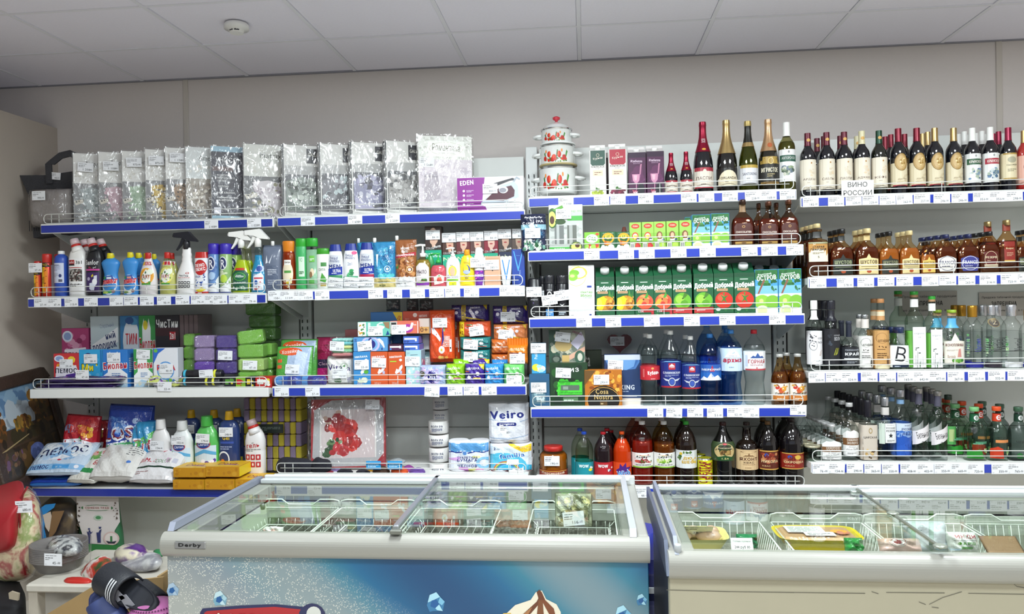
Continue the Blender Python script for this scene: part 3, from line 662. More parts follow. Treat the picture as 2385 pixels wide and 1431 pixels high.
# ======== cleaning goods, second shelf
def trigger(t, w, h, mt, z, s=1.0, flip=1):
 mb = MB(); L = s*.011
 mb.prism([(-.058*s, z+.052*s), (-.058*s, z+.072*s), (.012*s, z+.078*s), (.052*s, z+.036*s), (.050*s, z+.030*s), (.014*s, z+.034*s), (-.018*s, z+.048*s)], -L, L)
 mb.to('spray_head', mt, t)
 MB().prism([(-.022*s, z+.048*s), (-.034*s, z+.020*s), (-.050*s, z-.006*s), (-.045*s, z-.008*s), (-.022*s, z+.016*s), (-.008*s, z+.040*s)], -.005, .005).to('trigger', mt, t)
 MB().lathe([(0, 1), (.7, 1), (1, .8)], .030*s, .042*s, seg=16, z0=z-.004).to('collar', mt, t)
 MB().lathe([(0, 1), (1, .8)], .012*s, .012*s, seg=10, z0=z+.055*s, cx=-.062*s).to('nozzle', mt, t)
red = mat('c22a22', .3)
aer = "r 0 0 1 1 c8321f;r .08 .0 .5 .86 f0c81c;r .42 .04 .44 .78 e8851c;t ДИХЛОФОС .24 .42 .82 .24 2a1a10 90 2;b .45 .08 .36 .7 9 .06 7a2a10,c22a10;r 0 .86 1 .14 2a2020;t ЭКО .5 .93 .6 .07 e8c020"
put('aerS', lambda w, h: bottle('insect_spray', AER, w, h, mat('c0301f', .3, .3), art=[(aer, .08, .72, .96)], caps=[('cap', .80, 1, .96, .98, red)]), 'a2', 79, 98, 609, 'small red and yellow insect spray can under a large price tag', 'spray can', tags=[(.2, .82, '37')])
put('aer', lambda w, h: bottle('insect_spray', AER, w, h, mat('c0301f', .3, .3), art=[(aer, .12, .80, .96)], caps=[('cap', .80, 1, .98, 1, red)]), 'a2', 98, 122, 592, 'taller red and yellow insect spray can with red cap', 'spray can', back=1, bdx=.03)
put('gr', lambda w, h: carton('insect_coil_box', w, h, .05, mat('77757c', .5), 'r 0 0 1 1 7c7a84'), 'a2', 117, 127, 617, 'narrow grey box between the red spray and the blue bottle', 'box', flat=True, d=.05, dy=.05)
put('bl', lambda w, h: bottle('bleach_bottle', [(0,.95),(.02,1),(.78,1),(.84,.97),(.89,.82),(.92,.5),(.94,.42),(1,.42)], w, h, mat('2f52b0', .35), art=[('r 0 0 1 1 c9cfe4;l .08 .62 .7 .3 5 8890b4;l .08 .3 .5 .2 4 99a;e .74 .36 .12 .09 24306a;r .6 .05 .3 .13 556;t Белизна .4 .9 .5 .06 334'.replace('99a', '9999aa').replace('556', '555566').replace('334', '333344'), .32, .74, .80)], caps=[('cap', .93, 1.0, .48, .46, WHITEP)]), 'a2', 126, 161, 585, 'dark blue bleach bottle with white cap and pale label', 'bottle')
def gel(name, body, art_):
 def mk(w, h):
  pf = [(0,.9),(.015,1),(.50,1),(.515,.97),(.53,1),(.66,1),(.76,.86),(.83,.60)]
  t = bottle(name, pf, w, h, body, art=[(art_, .06, .66, .92)], k=.62, n=2.6)
  # slanted neck and cap
  def sl(r0, r1, a0, a1, m_, nm, n=16):
   mb = MB(); P0 = Vector((-.02*w, 0, .80*h)); d = Vector((-.35, 0, 1)).normalized(); u = Vector((0, 1, 0)); v = d.cross(u); rings = []
   for q, r in ((a0, r0), (a1, r1)):
    rings.append([tuple(P0+d*(q*h)+u*(r*w*math.sin(6.283*i/n))+v*(r*w*math.cos(6.283*i/n))) for i in range(n)])
   mb.v = rings[0]+rings[1]; mb.f = [(i, (i+1) % n, n+(i+1) % n, n+i) for i in range(n)]+[tuple(range(n, 2*n)), tuple(reversed(range(n)))]; mb.sm = [True]*n+[False]*2; mb.to(nm, m_, t)
  sl(.34, .27, -.03, .06, body, 'neck'); sl(.27, .26, .06, .10, red, 'ring'); sl(.25, .23, .10, .20, mat('cfb8bc', .25, coat=.4), 'cap')
  return t
 return mk
ga = "r 0 0 1 1 f0f0f0;r .04 .84 .44 .12 a81c1c;t Sanfor .26 .90 .38 .07 f4e0e0 0 2;r .04 .80 .44 .045 201c1c;t 3в1 .74 .89 .34 .09 222 0 2;r .05 .73 .85 .03 b84a44;n .06 .36 .86 .34 12 10 2c2a28,6a6662,989490,4a2020,d0ccc8,454240;l .1 .22 .8 .08 2 555;t Б_у_к .5 .28 .6 .06 222"
put('gelw', gel('toilet_gel', mat('ecebe8', .3), ga), 'a2', 161, 203, 556, 'white toilet gel bottle with red ring and greyish picture', 'bottle', k=.62, back=1, bdx=.012)
gb = "r 0 0 1 1 1f1d26;t Sanfor .48 .88 .86 .14 eee 0 2.5;t WC .36 .74 .2 .06 c03a5a 0 2;t gel .66 .74 .2 .07 eee;r .04 .65 .92 .045 d0489a;r .08 .05 .86 .55 3a2260;p d8dcec .30 .14 .32 .3 .60 .32 .62 .50 .82 .52 .80 .28 .66 .2 .62 .1 .42 .1;e .66 .34 .16 .08 f0f0f4;p d8c82a .44 .5 .56 .56 .6 .5 .48 .46;e .26 .42 .1 .05 b0a8c4;r .0 .05 .05 .6 6a3aa8"
put('gelb', gel('toilet_gel', mat('1b1c20', .3), gb), 'a2', 201, 241, 555, 'black toilet gel bottle with pink stripe and toilet picture', 'bottle', k=.62, back=1, bdx=.012)
yel = mat('e0d01c', .35); dblue = mat('3f8fd6', .35)
def dish(m_, cap, art_, nm='dish_soap', prof=DISH, k=.55):
 return lambda w, h: bottle(nm, prof, w, h, m_, art=[(art_, .05, .50, .82)], k=k, caps=[('cap', .875, 1, .38, .34, cap, .9)])
ba = "e .5 .5 .46 .5 dfe8f2;p 2a58a8 .12 .72 .3 .95 .7 .98 .86 .7 .8 .55 .2 .5;p c82430 .04 .50 .06 .72 .96 .82 .94 .62;t Биолан .5 .66 .86 .24 fff 5 2.5;t Биолан .5 .66 .82 .20 c82430 5 2;r .36 .80 .3 .1 d8e4ec;e .2 .86 .1 .08 3a9a5a;l .3 .36 .4 .1 2 7a8aa4;p 3aa05a .1 .05 .9 .12 .7 .3 .5 .2 .15 .26;e .78 .18 .1 .09 8a6a70;e .3 .12 .2 .05 c8e060"
ba2 = ba.replace('3aa05a .1', 'e8ecd8 .1').replace('c8e060', '7a9a50').replace('r .36 .80 .3 .1 d8e4ec', 'r .36 .80 .3 .1 d89888')
put('bio1', dish(dblue, yel, ba), 'a2', 235, 282, 590, 'blue dish soap bottle with green leafed label and yellow cap', 'bottle', k=.55)
put('bio2', dish(dblue, yel, ba2), 'a2', 284, 325, 588, 'blue dish soap bottle with pale flowered label and yellow cap', 'bottle', k=.55, back=2, bdx=.012)
fa = "e .5 .52 .48 .46 f2b840;e .5 .50 .44 .42 e8a030;e .74 .75 .2 .16 e8f0dc;b .1 .1 .8 .6 12 .08 e87820,f0b830,58983a,3a7a34;p f6f6f2 .16 .5 .5 .92 .8 .56 .78 .26 .5 .14 .22 .28;t FAIRY .48 .5 .58 .2 a01c20 0 2;e .48 .72 .05 .07 2c5a3a;r .2 .04 .6 .1 4a9a3a"
FPF = [(0,.86),(.02,.96),(.30,1),(.50,.92),(.62,.80),(.74,.58),(.80,.46),(.84,.44),(.84,.44),(.88,.36),(1,.34)]
put('fairy', lambda w, h: bottle('dish_soap', FPF, w, h, mat('e6e0e2', .3), art=[(fa, .24, .66, .82), ('r 0 0 1 1 e8e4e4;r .0 .1 .28 .8 e8b81c;r .3 .1 .32 .8 b82430;r .68 .1 .3 .8 b82430;t В .46 .5 .12 .5 fff 0 2;t К .82 .5 .12 .5 fff 0 2', .70, .80, .5)], k=.6, caps=[('cap', .86, 1, .36, .34, red, .9)]), 'a2', 324, 368, 589, 'white dish soap bottle with orange fruit label and red cap', 'bottle', k=.6)
fb = fa.replace('f2b840', 'e4dc78').replace('e8a030', 'd8d878').replace('e87820,f0b830', 'e8d84a,f0e878')
put('fairy2', lambda w, h: bottle('dish_soap', FPF, w, h, glass('f4f4dc', 'd0d0a8', rough=.08), parts=[('soap', .01, .80, mat('cfcf94', .3), .96)], art=[(fb, .24, .66, .82), ('r 0 0 1 1 e8e4e4;r .0 .1 .28 .8 e8b81c;r .3 .1 .32 .8 b82430;r .68 .1 .3 .8 b82430', .70, .80, .5)], k=.6, caps=[('cap', .86, 1, .36, .34, red, .9)]), 'a2', 370, 411, 588, 'pale yellow dish soap bottle with lemon label and red cap', 'bottle', k=.6, back=1, bdx=-.01)
put('bio1', None, 'a2', 345, 375, 592, 'blue dish soap bottle with yellow cap behind the white one', 'bottle', k=.55, dy=.12)
SPR = [(0,.95),(.02,1),(.34,1),(.46,.93),(.56,.74),(.66,.56),(.72,.46),(.76,.48),(.80,.42),(.86,.46),(.90,.40),(.97,.40),(1,.34)]
def spray(name, m_, head, art_, extra=(), prof=SPR, z0=.08, z1=.5, s=1.0):
 def mk(w, h):
  hb = h-.068*s; t = bottle(name, prof, w, hb, m_, parts=extra, art=[(art_, z0, z1, .86)], k=.6); trigger(t, w, hb, head, hb-.004, s); return t
 return mk
chi = "t ЧисТин .46 .80 .5 .08 2a2a2a -3 2;t Антижир .46 .70 .66 .08 c04040 0 1;e .66 .92 .09 .05 b83030;e .66 .92 .05 .03 eee;r .16 .62 .66 .012 bbb;" + ''.join('r %.2f %.2f .13 .14 2c2c2c;e %.3f %.2f .04 .04 ddd;' % (.16+.17*i, .38-.17*j, .225+.17*i, .45-.17*j) for i in range(4) for j in range(2))
put('chi', spray('cleaning_spray', mat('f0efee', .3), mat('26262c', .3), chi, s=1.05), 'a2', 409, 461, 543, 'white spray bottle with black trigger and small black pictograms', 'spray bottle', k=.6)
pem = "r 0 0 1 1 eceef2;e .5 .76 .46 .22 c22828;t ПЕМО .46 .82 .7 .09 fff 8 2.5;t ЛЮКС .5 .71 .74 .09 fff 8 2.5;t СОДА .3 .50 .42 .06 2c3f94 0 2;t 5 .78 .52 .16 .12 2c3f94 0 3;b .0 .22 .9 .22 14 .07 4468b8,8aa4d8,2c4a9a;p e8d83a .1 .12 .6 .2 .9 .14 .5 .05;r 0 0 1 .08 c83028;r .3 .03 .3 .03 f0e0d8"
put('pem', lambda w, h: bottle('scouring_powder', [(0,.95),(.02,1),(.86,1),(.86,1),(.86,.98),(1,.86)], w, h, mat('eceef2', .35), parts=[('lid', .86, 1, red, 1.02)], art=[(pem, .02, .84, .97)], k=.75, n=2.8), 'a2', 455, 489, 588, 'white scouring powder canister with red disc and red lid', 'canister', k=.75)
def rex(c1, c2): return f"r 0 0 1 1 {c1};b 0 .2 1 .7 30 .16 {c2};p eceef0 0 0 1 0 1 .45 .7 .25 .3 .18 0 .16;e .44 .76 .36 .17 e6e8ee;e .44 .76 .31 .145 1f2a5c;t R .46 .75 .36 .2 f0f0f4 0 2;r 0 0 1 .05 2a3a8a"
pcap = mat('3a2aa8', .3)
put('rex1', lambda w, h: bottle('air_freshener', AER, w, h, mat('5c82b8', .3), art=[(rex('5478b0', '6a90c4,87a8d4,4a6aa8')+';e .5 .45 .3 .1 a8c4e4', .02, .80, .96)], caps=[('cap', .79, 1, .98, .95, pcap)]), 'a2', 484, 513, 568, 'blue air freshener can with ice picture and violet cap', 'spray can')
put('rex2', lambda w, h: bottle('air_freshener', AER, w, h, mat('8cb070', .3), art=[(rex('8aae6a', '9cc07a,c8d4a8,6a9450,d8e0c0')+';e .5 .38 .3 .1 b8d44a', .02, .80, .96)], caps=[('cap', .79, 1, .98, .95, pcap)]), 'a2', 511, 541, 568, 'green air freshener can with lime picture and violet cap', 'spray can', back=1, bdx=.02)
grn = "p 1f5a42 .06 0 .94 0 .96 .70 .78 .84 .22 .84 .04 .70;p c83c28 .22 .84 .78 .84 .74 .94 .26 .94;o .5 .58 .34 .17 .12 6ac04a;e .5 .6 .28 .13 1f6a48;t Mister .46 .64 .3 .04 fff 0 2;t FRESH .5 .58 .46 .07 fff 0 3;l .14 .30 .72 .08 2 e8f0e8;b .06 .0 .88 .22 18 .07 4a8a5a,a8c8a0,d8e4d8,2f6a48"
put('fresh', spray('glass_cleaner', glass('f6f8e0', 'c8d080', rough=.05), WHITEP, grn, [('liquid', .01, .72, mat('b4c81c', .15, coat=.5), .965)], s=1.0, z1=.58), 'a2', 538, 586, 541, 'clear spray bottle of yellow green cleaner with white trigger', 'spray bottle', k=.6, back=1)
blu = "p e8ecf4 .2 0 .94 0 .96 .5 .8 .62 .24 .5;p b8c8e8 .3 .64 .6 .9 .96 .84 .95 .66;e .66 .76 .2 .1 2a4a9a;t ДЛЯ_СТЕКОЛ .56 .55 .6 .06 f0f4fa 0 2;r .3 .40 .6 .05 c83040;e .45 .28 .12 .08 2a5aa8;e .75 .28 .12 .08 f0e0e4;r .72 .25 .06 .06 c02030;b .3 .0 .6 .16 8 .1 c03a3a,eee,4a9ad0"
put('windo', spray('glass_cleaner', glass('e8f4f8', '90c0d0', rough=.05), WHITEP, blu, [('liquid', .01, .80, mat('2a98c4', .15, coat=.5), .965)], s=1.05, z1=.66), 'a2', 582, 620, 537, 'clear spray bottle of blue window cleaner with white trigger', 'spray bottle', k=.6)
def doy(name, m_, art_, cap=None, capx=0, d=.06, mm=None, nz=.0):
 def mk(w, h):
  t = pouch(name, w, h, d, m_, art_, p=3, q=3, bottom=1, nz=nz, m=mm)
  if cap: MB().lathe([(0, 1), (.8, 1), (1, .9)], .016, .022, seg=14, z0=h-.004, cx=capx*w).to('cap', cap, t)
  return t
 return mk
put('gsoap', doy('soap_refill', mat('6a7488', .25, coat=.3), "r .28 .1 .56 .48 5b667c;l .34 .38 .44 .14 4 c8ccd8;l .34 .18 .44 .12 3 aab0c0;p e8ecf4 .24 .62 .3 .8 .36 .64;p dfe4ee .4 .64 .6 .82 .46 .62", WHITEP, 0), 'a2', 612, 660, 571, 'grey soft soap refill pouch with small white cap', 'pouch', flat=True, dy=.07)
# ======== shampoo and soap, second shelf of the next bay
clr = lambda c, e, s: glass(c, e, rough=.05)
put('lesn', lambda w, h: bottle('shampoo_bottle', SHAM, w, h, clr('f4d4b0', 'c89060', 0), parts=[('shampoo', .01, .78, mat('8a3a1a', .2, coat=.5), .96)], art=[("e .5 .5 .46 .4 e8dcc0;r .2 .78 .6 .16 f0f0ea;t Шампунь .5 .86 .5 .08 4a2a1a 0 2;r .2 .52 .6 .08 5a9a4a;b .1 .04 .8 .34 14 .09 d8c030,a84a20,e8d8a0,8a3a20", .04, .66, .82)], k=.62, caps=[('cap', .78, 1, .80, .90, mat('d8801c', .35), .62)]), 'b2', 656, 689, 562, 'brown shampoo bottle with orange cap and cream label', 'bottle', k=.62)
put('shg', lambda w, h: bottle('shampoo_bottle', [(0,.92),(.02,1),(.84,1),(.86,.96),(.9,.96)], w, h, mat('3fa860', .25, coat=.3), art=[("r .35 .3 .6 .5 cfe8d0;t VO .6 .72 .3 .1 3a8a50;l .42 .36 .44 .1 2 3a7a4a;t ОБЪЕМ .62 .4 .46 .06 2a6a3a 0 2", .05, .80, .84)], k=.6, caps=[('cap', .84, 1, 1.0, .98, mat('2f9e30', .3), .6)]), 'b2', 688, 714, 556, 'solid green shampoo bottle with bright green cap', 'bottle', k=.6)
put('shc', lambda w, h: bottle('shampoo_bottle', [(0,.92),(.02,1),(.84,1),(.86,.96),(.9,.96)], w, h, glass('eef6f0', 'a8c8b0'), parts=[('shampoo', .01, .78, mat('9cc0a6', .2, coat=.4), .96)], art=[("r .35 .66 .5 .16 6ab84a;l .4 .7 .4 .06 2 fff;e .6 .4 .2 .1 e0d0b0;e .48 .34 .14 .08 8a6a48;r .3 .1 .5 .14 5aa850", .05, .80, .84)], k=.6, caps=[('cap', .84, 1, 1.0, .98, mat('2f9e30', .3), .6)]), 'b2', 712, 741, 555, 'transparent shampoo bottle with bright green cap and nut picture', 'bottle', k=.6)
put('syo', lambda w, h: bottle('shampoo_bottle', [(0,.92),(.02,1),(.84,1),(.86,.96),(.9,.96)], w, h, mat('eceee8', .3), art=[("r .4 .7 .5 .12 4a8a4a;t СИЛА .5 .60 .6 .08 3a5a3a 0 1;p 4a9a3a .3 .25 .5 .5 .9 .3 .8 .2;r .35 .08 .5 .1 b09a50", .04, .80, .84)], k=.6, caps=[('cap', .86, 1, 1.0, .94, mat('3f9a2c', .3), .6)]), 'b2', 737, 768, 579, 'short white shampoo bottle with green cap and leaf picture', 'bottle', k=.6)
HS = [(0,.90),(.02,.98),(.2,1),(.55,.98),(.74,.90),(.84,.78),(.92,.70),(1,.62)]
def hns(col, sub, scol): return f"p 20389a .0 .30 1 .34 1 .56 .0 .50;r .04 .58 .9 .3 c9ccd4;t head .46 .80 .5 .08 2a3a7a -6 1;t shoulders .5 .72 .66 .08 2a3a7a -4 1;t {sub} .5 .56 .76 .11 20307a 0 3;r .0 .22 1 .10 {col};t ULTRA .66 .44 .5 .08 {scol} 0 3;l .3 .36 .5 .05 1 dde"
def hsm(sp): return lambda w, h: bottle('shampoo_bottle', HS, w, h, mat('eeeff2', .28), art=[(sp.replace('dde', 'ddddee'), .08, .86, .92)], k=.55, parts=[('cap', .85, 1, mat('22348a', .3), 1.03)])
put('hs1', hsm(hns('3a8a5a', 'MEN', 'eee')), 'b2', 763, 800, 570, 'white shampoo bottle with navy cap and green band', 'bottle', k=.55, tags=[(.2, .17, '243', .12)])
put('hs2', hsm("t head .45 .86 .5 .07 2a3a7a -6 1;t shoulders .5 .79 .66 .08 2a3a7a -4 1;t 2в1 .5 .62 .3 .08 7a8aa8;r .0 .18 1 .10 3a9a6a;b .2 .26 .6 .22 14 .10 3a9a5a,5ab87a,2a7a4a;e .78 .92 .16 .05 d8407a;t +72 .4 .22 .4 .06 fff 0 2"), 'b2', 799, 836, 568, 'white shampoo bottle with navy cap and green mint leaves', 'bottle', k=.55, tags=[(.2, .17, '243', .1)])
put('hs3', hsm(hns('a82048', 'MEN', 'eee')), 'b2', 836, 873, 566, 'white shampoo bottle with navy cap and crimson band', 'bottle', k=.55, tags=[(.0, .17, '243', .02)])
put('pbl', doy('soap_refill', mat('2f84ac', .2, coat=.5), "r 0 0 1 1 2f7fae;b 0 .3 1 .6 26 .16 3a90bc,2a6c9c,4aa4c4,246090;r 0 .0 1 .22 c8b878;b 0 .2 1 .12 14 .1 5ac0c8,3aa8b8;t ЖИДКОЕ .5 .78 .5 .05 1f4a7a 0 1;t КРЕМ-МЫЛО .5 .70 .66 .05 1f4a7a 0 1;o .68 .42 .14 .07 .2 d0e8f4;e .68 .42 .06 .03 f4f8fa;t Энергия .45 .13 .4 .05 33522a 0 2;t моря .45 .06 .26 .05 33522a 0 2;p f4fafc .18 .74 .22 .46 .3 .74", WHITEP, -.42, mm=GLOSSP, nz=.002), 'b2', 869, 923, 563, 'sea blue soap refill pouch with white corner cap', 'pouch', flat=True, dy=.06)
put('pbl', None, 'b2', 832, 878, 564, 'second blue soap refill pouch behind the navy capped shampoos', 'pouch', flat=True, dy=.16)
put('pbr', doy('soap_refill', mat('8f5630', .2, coat=.5), "r 0 0 1 1 8f5630;b 0 .22 1 .5 60 .10 b87a48,7a4220,c89058,9a6030,5a3018;r 0 0 1 .2 e4e4e6;b 0 .16 1 .08 14 .08 eee,dddddd;t ЖИДКОЕ .5 .82 .4 .05 eee 0 2;t МЫЛО .5 .76 .3 .05 eee 0 2;p b02838 0 .62 1 .68 1 .75 0 .68;t АНТИБАКТЕРИАЛЬНОЕ .5 .685 .86 .035 fff 3 2;o .72 .38 .16 .07 .2 e8c898;e .72 .38 .07 .03 fff;t Масло_арганы .42 .11 .7 .05 3a3a3a 4 2;p 3a7a3a .04 .42 .2 .5 .16 .4", WHITEP, -.42, mm=GLOSSP, nz=.002), 'b2', 921, 971, 558, 'brown nut patterned soap refill pouch with white corner cap', 'pouch', flat=True, dy=.06)
def pump(t, h, z, m_, s=1.0):
 MB().lathe([(0, 1), (.6, 1), (.62, .45), (1, .4)], .028*s, .030*s, seg=14, z0=z).to('pump_collar', m_, t)
 MB().tube([(0, 0, z+.02), (0, 0, z+.05*s)], .004*s, 8).tube([(.012*s, 0, z+.054*s), (-.012*s, 0, z+.056*s), (-.045*s, 0, z+.050*s)], .0055*s, 8).to('pump_head', m_, t)
SOAPB = [(0,.90),(.02,.98),(.1,1),(.62,1),(.78,.94),(.88,.76),(.95,.45),(1,.34)]
def soap(body, inner, art_, pm_, k=.55, s=1.0):
 def mk(w, h):
  hb = h-.056*s; t = bottle('soap_bottle', SOAPB, w, hb, body, parts=([('soap', .01, .90, inner, .965)] if inner else []), art=[(art_, .06, .80, .86)], k=k); pump(t, h, hb-.002, pm_, s); return t
 return mk
put('olive', soap(glass('e8e0c0', 'b0a468'), mat('988a4c', .2, coat=.4), "p d8d0d0 .04 .0 .96 .0 .96 .8 .7 1 .3 1 .04 .84;t МЫЛО .44 .62 .7 .16 4a3a44 0 2;l .1 .48 .5 .06 1 777;r .04 .06 .92 .12 7a2a98;b .4 .16 .5 .2 10 .09 5a8a3a,8a6a4a,3a6a2a;p 6a8a4a .1 .14 .4 .24 .7 .16", WHITEP), 'b2', 966, 1004, 570, 'olive liquid soap bottle with white pump', 'pump bottle', k=.55)
put('straw', soap(glass('f4d0d4', 'd89098'), mat('d4808a', .2, coat=.4), "t Пенка .55 .74 .5 .08 a83a50 0 2;p f0d8d0 .25 .1 .9 .2 .95 .55 .6 .66 .2 .5;b .4 .22 .5 .3 10 .12 d02a30,e86a50,c82028;p 3a9a3a .45 .5 .6 .62 .75 .5;p f4e8dc .25 .2 .5 .15 .4 .4", mat('2fa84a', .3), s=.8), 'b2', 1002, 1040, 590, 'strawberry pink soap bottle with green pump', 'pump bottle', k=.55)
put('baby', soap(mat('dfe6e0', .3), None, "p f4f6f4 .06 0 .94 0 .94 .86 .6 1 .4 1 .06 .86;e .5 .62 .34 .24 e8d84a;e .5 .60 .20 .19 e0b090;t Детское .5 .40 .86 .13 28306a 0 2;r .06 .22 .88 .08 8ac84a;r .2 .04 .6 .14 e8e828;t мыло .6 .1 .3 .07 2a4a2a;l .3 .86 .4 .05 1 777", WHITEP, s=.7), 'b2', 1038, 1072, 577, 'white baby soap bottle with green base and white cap', 'pump bottle', k=.55)
put('yel', lambda w, h: bottle('soap_bottle', [(0,.92),(.03,1),(.12,1),(.2,.97),(.28,1),(.6,.96),(.74,.82),(.82,.6),(.86,.42),(.88,.4)], w, h, mat('e8cc2c', .3), art=[("e .5 .56 .3 .17 3a4a9a;e .45 .58 .22 .14 e8cc2c;e .5 .48 .3 .07 a8b4d8;t ПЕНКА .5 .80 .5 .06 8a6a10 -8 1;t пенка .5 .34 .4 .05 2a2a6a 0 2;t гель .5 .27 .3 .05 2a2a6a 0 2", .05, .80, .8)], k=.6, caps=[('cap', .86, 1, .40, .38, mat('e89a1c', .3))]), 'b2', 1071, 1105, 582, 'yellow baby bath bottle with orange cap and blue moon', 'bottle', k=.6)
put('fa', lambda w, h: bottle('roll_on_deodorant', [(0,.9),(.03,1),(.74,1),(.76,.96),(.8,.96),(.8,.82),(.96,.7),(1,.5)], w, h, mat('e9e9ec', .3), art=[("r 0 0 1 .52 6a2a98;b .0 .2 1 .32 20 .12 c03aa8,8a3ac0,d86ac8,5a2288;t Fa .5 .74 .6 .14 2a3a6a 0 2;t DANCE .5 .36 .86 .08 fff 0 3", .02, .80, .92)]), 'b2', 1104, 1128, 577, 'white and purple deodorant can with rounded cap', 'spray can', tags=[(-.1, .62, '110', 0)])
put('beige', lambda w, h: carton('cosmetics_box', w, h, .05, mat('cfa284', .4), "r 0 0 1 1 cda082;o .5 .5 .0 .0 .1 eee;r .06 .05 .88 .9 d4aa8c;r .09 .07 .82 .86 cda082;r .46 .52 .08 .04 222;r .06 .92 .88 .02 b08868", 'r 0 0 1 1 e0c4b0'), 'b2', 1128, 1166, 597, 'plain beige cosmetics box with a price tag', 'box', flat=True, d=.05, dy=.04, tags=[(-.1, .72, '380')])
def tubeb(c, art_): return lambda w, h: bottle('cream_tube', [(0,.62),(.12,.62),(.12,.62),(.13,.7),(.6,.92),(1,1)], w, h, c, art=[(art_, .13, .98, .84)], k=.3, n=2.4)
put('tubw', tubeb(mat('e6e8ea', .3), "p 2f7fd0 .1 .9 .2 .9 .5 .3 .8 .9 .9 .9 .52 .1 .46 .1"), 'b2', 1165, 1193, 598, 'white razor cream tube with blue V shape', 'tube', k=.3)
put('tubb', lambda w, h: carton('shaving_box', w, h, .035, mat('1f3a8c', .3), "r 0 0 1 1 1f3f94;p 4a9ae8 .1 .96 .18 .96 .5 .52 .82 .96 .9 .96 .52 .42 .46 .42;t Vox .5 .84 .3 .02 7ab8f0;t SHAVING_GEL .62 .36 .5 .04 a8c8f0 90 1;r .0 .0 1 .03 16306c"), 'b2', 1192, 1222, 581, 'dark blue shaving box with bright V shape', 'box', flat=True, d=.035, dy=.03)
def dye(hair, skin, low, txt, lc='e8f0c0'):
 return lambda w, h: carton('hair_dye_box', w, h, .05, mat(hair, .35), f"r 0 0 1 1 {hair};e .52 .84 .30 .14 {skin};p {hair} .0 1 .0 .6 .2 .64 .3 .76 .24 .92 .5 1;p {hair} 1 1 1 .62 .8 .66 .76 .92 .5 1;e .52 .79 .12 .012 a8383a;p {skin} .4 .72 .44 .66 .64 .66 .62 .72;r 0 0 1 .62 {low};p 2a2420 .2 .62 .8 .62 .75 .68 .3 .66;t {txt} .5 .54 .9 .07 {lc} 0 1.5;t COLOR .3 .65 .5 .035 e8e8e8 0 1;t form .75 .68 .4 .045 fff 10 2;e .4 .42 .16 .04 5a4020")
for i, (x0, x1, yt, hair, skin, low, txt, num, lab) in enumerate([
 (1030, 1064, 545, '4a3028', 'd8a890', '28b08c', 'Nat', '84', 'brown haired picture, first of the low row'),
 (1063, 1095, 543, '6a2c2c', 'dab09c', '28b08c', 'Nat', '84', 'red brown haired picture'),
 (1095, 1128, 542, '5a3a38', 'dcb4a0', '28b08c', 'Nat', '84', 'soft brown haired picture'),
 (1127, 1160, 540, '8a2434', 'e0b8a8', '28b08c', 'Natural', '84', 'bright crimson haired picture'),
 (1160, 1193, 536, '3c302c', 'c8a490', '2a3050', 'lobo', '110', 'dark lower band and white script'),
 (1192, 1224, 535, '54443c', 'b89a84', '3a3430', 'sky', '80', 'dim brown picture beside the bay upright')]):
 put('dye%d' % i, dye(hair, skin, low, txt), 'b2', x0, x1, yt, 'hair dye box with '+lab, 'box', flat=True, d=.05, dy=.19, group='hair dye boxes', tags=[(0, .93, num)])
put('dyeT', dye('3a2a26', 'd8b09a', '14a884', 'NATURAL', 'fff'), 'b2', 989, 1028, 527, 'tall green based hair dye box standing above the others', 'box', flat=True, d=.06, dy=.17, tags=[(-.02, .86, '84')])
put('gsb', lambda w, h: bottle('soap_bottle', SOAPB, w, h, mat('2f9a50', .3), k=.6), 'b2', 993, 1012, 593, 'green bottle half hidden behind the soap pumps', 'bottle', k=.6, dy=.12)
# ======== washing powder shelf (a3)
def pbox(c, sp, d=.055, side=None): return lambda w, h: carton('powder_box', w, h, d, mat(c, .4), sp, side or f'r 0 0 1 1 {c};l .2 .4 .6 .4 8 dddddd')
pm = "r 0 0 1 1 {a};b .1 .5 .85 .45 14 .12 {b};e .22 .86 .20 .10 d8e0f0;e .22 .86 .14 .07 8aa0d0;p e8e4ee .06 .30 .1 .62 .9 .66 1 .42 .9 .30;t ПЕМОС .5 .50 .86 .14 20243a 0 3;p 4a2a88 .4 .26 .5 .38 .95 .44 .8 .28;e .16 .14 .12 .09 e8d0d8;b .3 .04 .6 .18 8 .08 {b}"
put('pem2', pbox('a83a70', pm.format(a='a83a70', b='c86a98,8a2a5c,d89ab8')), 'a3', 143, 206, 745, 'pink powder box in the back row beside the wall', 'box', flat=True, d=.055, dy=.27, hh=.29)
put('por', pbox('c8d8dc', "r 0 0 1 1 c4d4da;r 0 .0 1 .36 5ab4b8;t Стиральный .6 .86 .5 .08 8a9ab8 8 1;p f0f2f4 .02 .4 .06 .58 1 .84 1 .62;t ный .72 .72 .34 .1 2a3a6a 12 3;t порошок .52 .54 .86 .13 2a3a6a 12 3;b .3 .06 .6 .3 16 .10 e8e8e8,3a8a8a,d87a9a,4a6a9a,eee;e .16 .08 .1 .06 e8e8f0"), 'a3', 210, 275, 724, 'white and turquoise powder box with slanted dark blue lettering', 'box', flat=True, d=.055, dy=.27, hh=.35)
put('tim', pbox('3a7ab0', "r 0 0 1 1 3a7fb4;e .6 .62 .46 .34 dfe6ee;t ТИМ .6 .66 .6 .16 c82a3a 0 3;t color .6 .48 .4 .08 c04a5a 4 2;p e8843a 0 0 1 0 .8 .18 .3 .3 0 .2;b 0 .05 1 .25 10 .14 5aa83a,e8a83a,4a9ad8;b 0 .85 1 .15 6 .16 4a9ac8,2a5a98"), 'a3', 279, 323, 724, 'blue powder box with white oval and colourful waves in the back row', 'box', flat=True, d=.055, dy=.27, hh=.35)
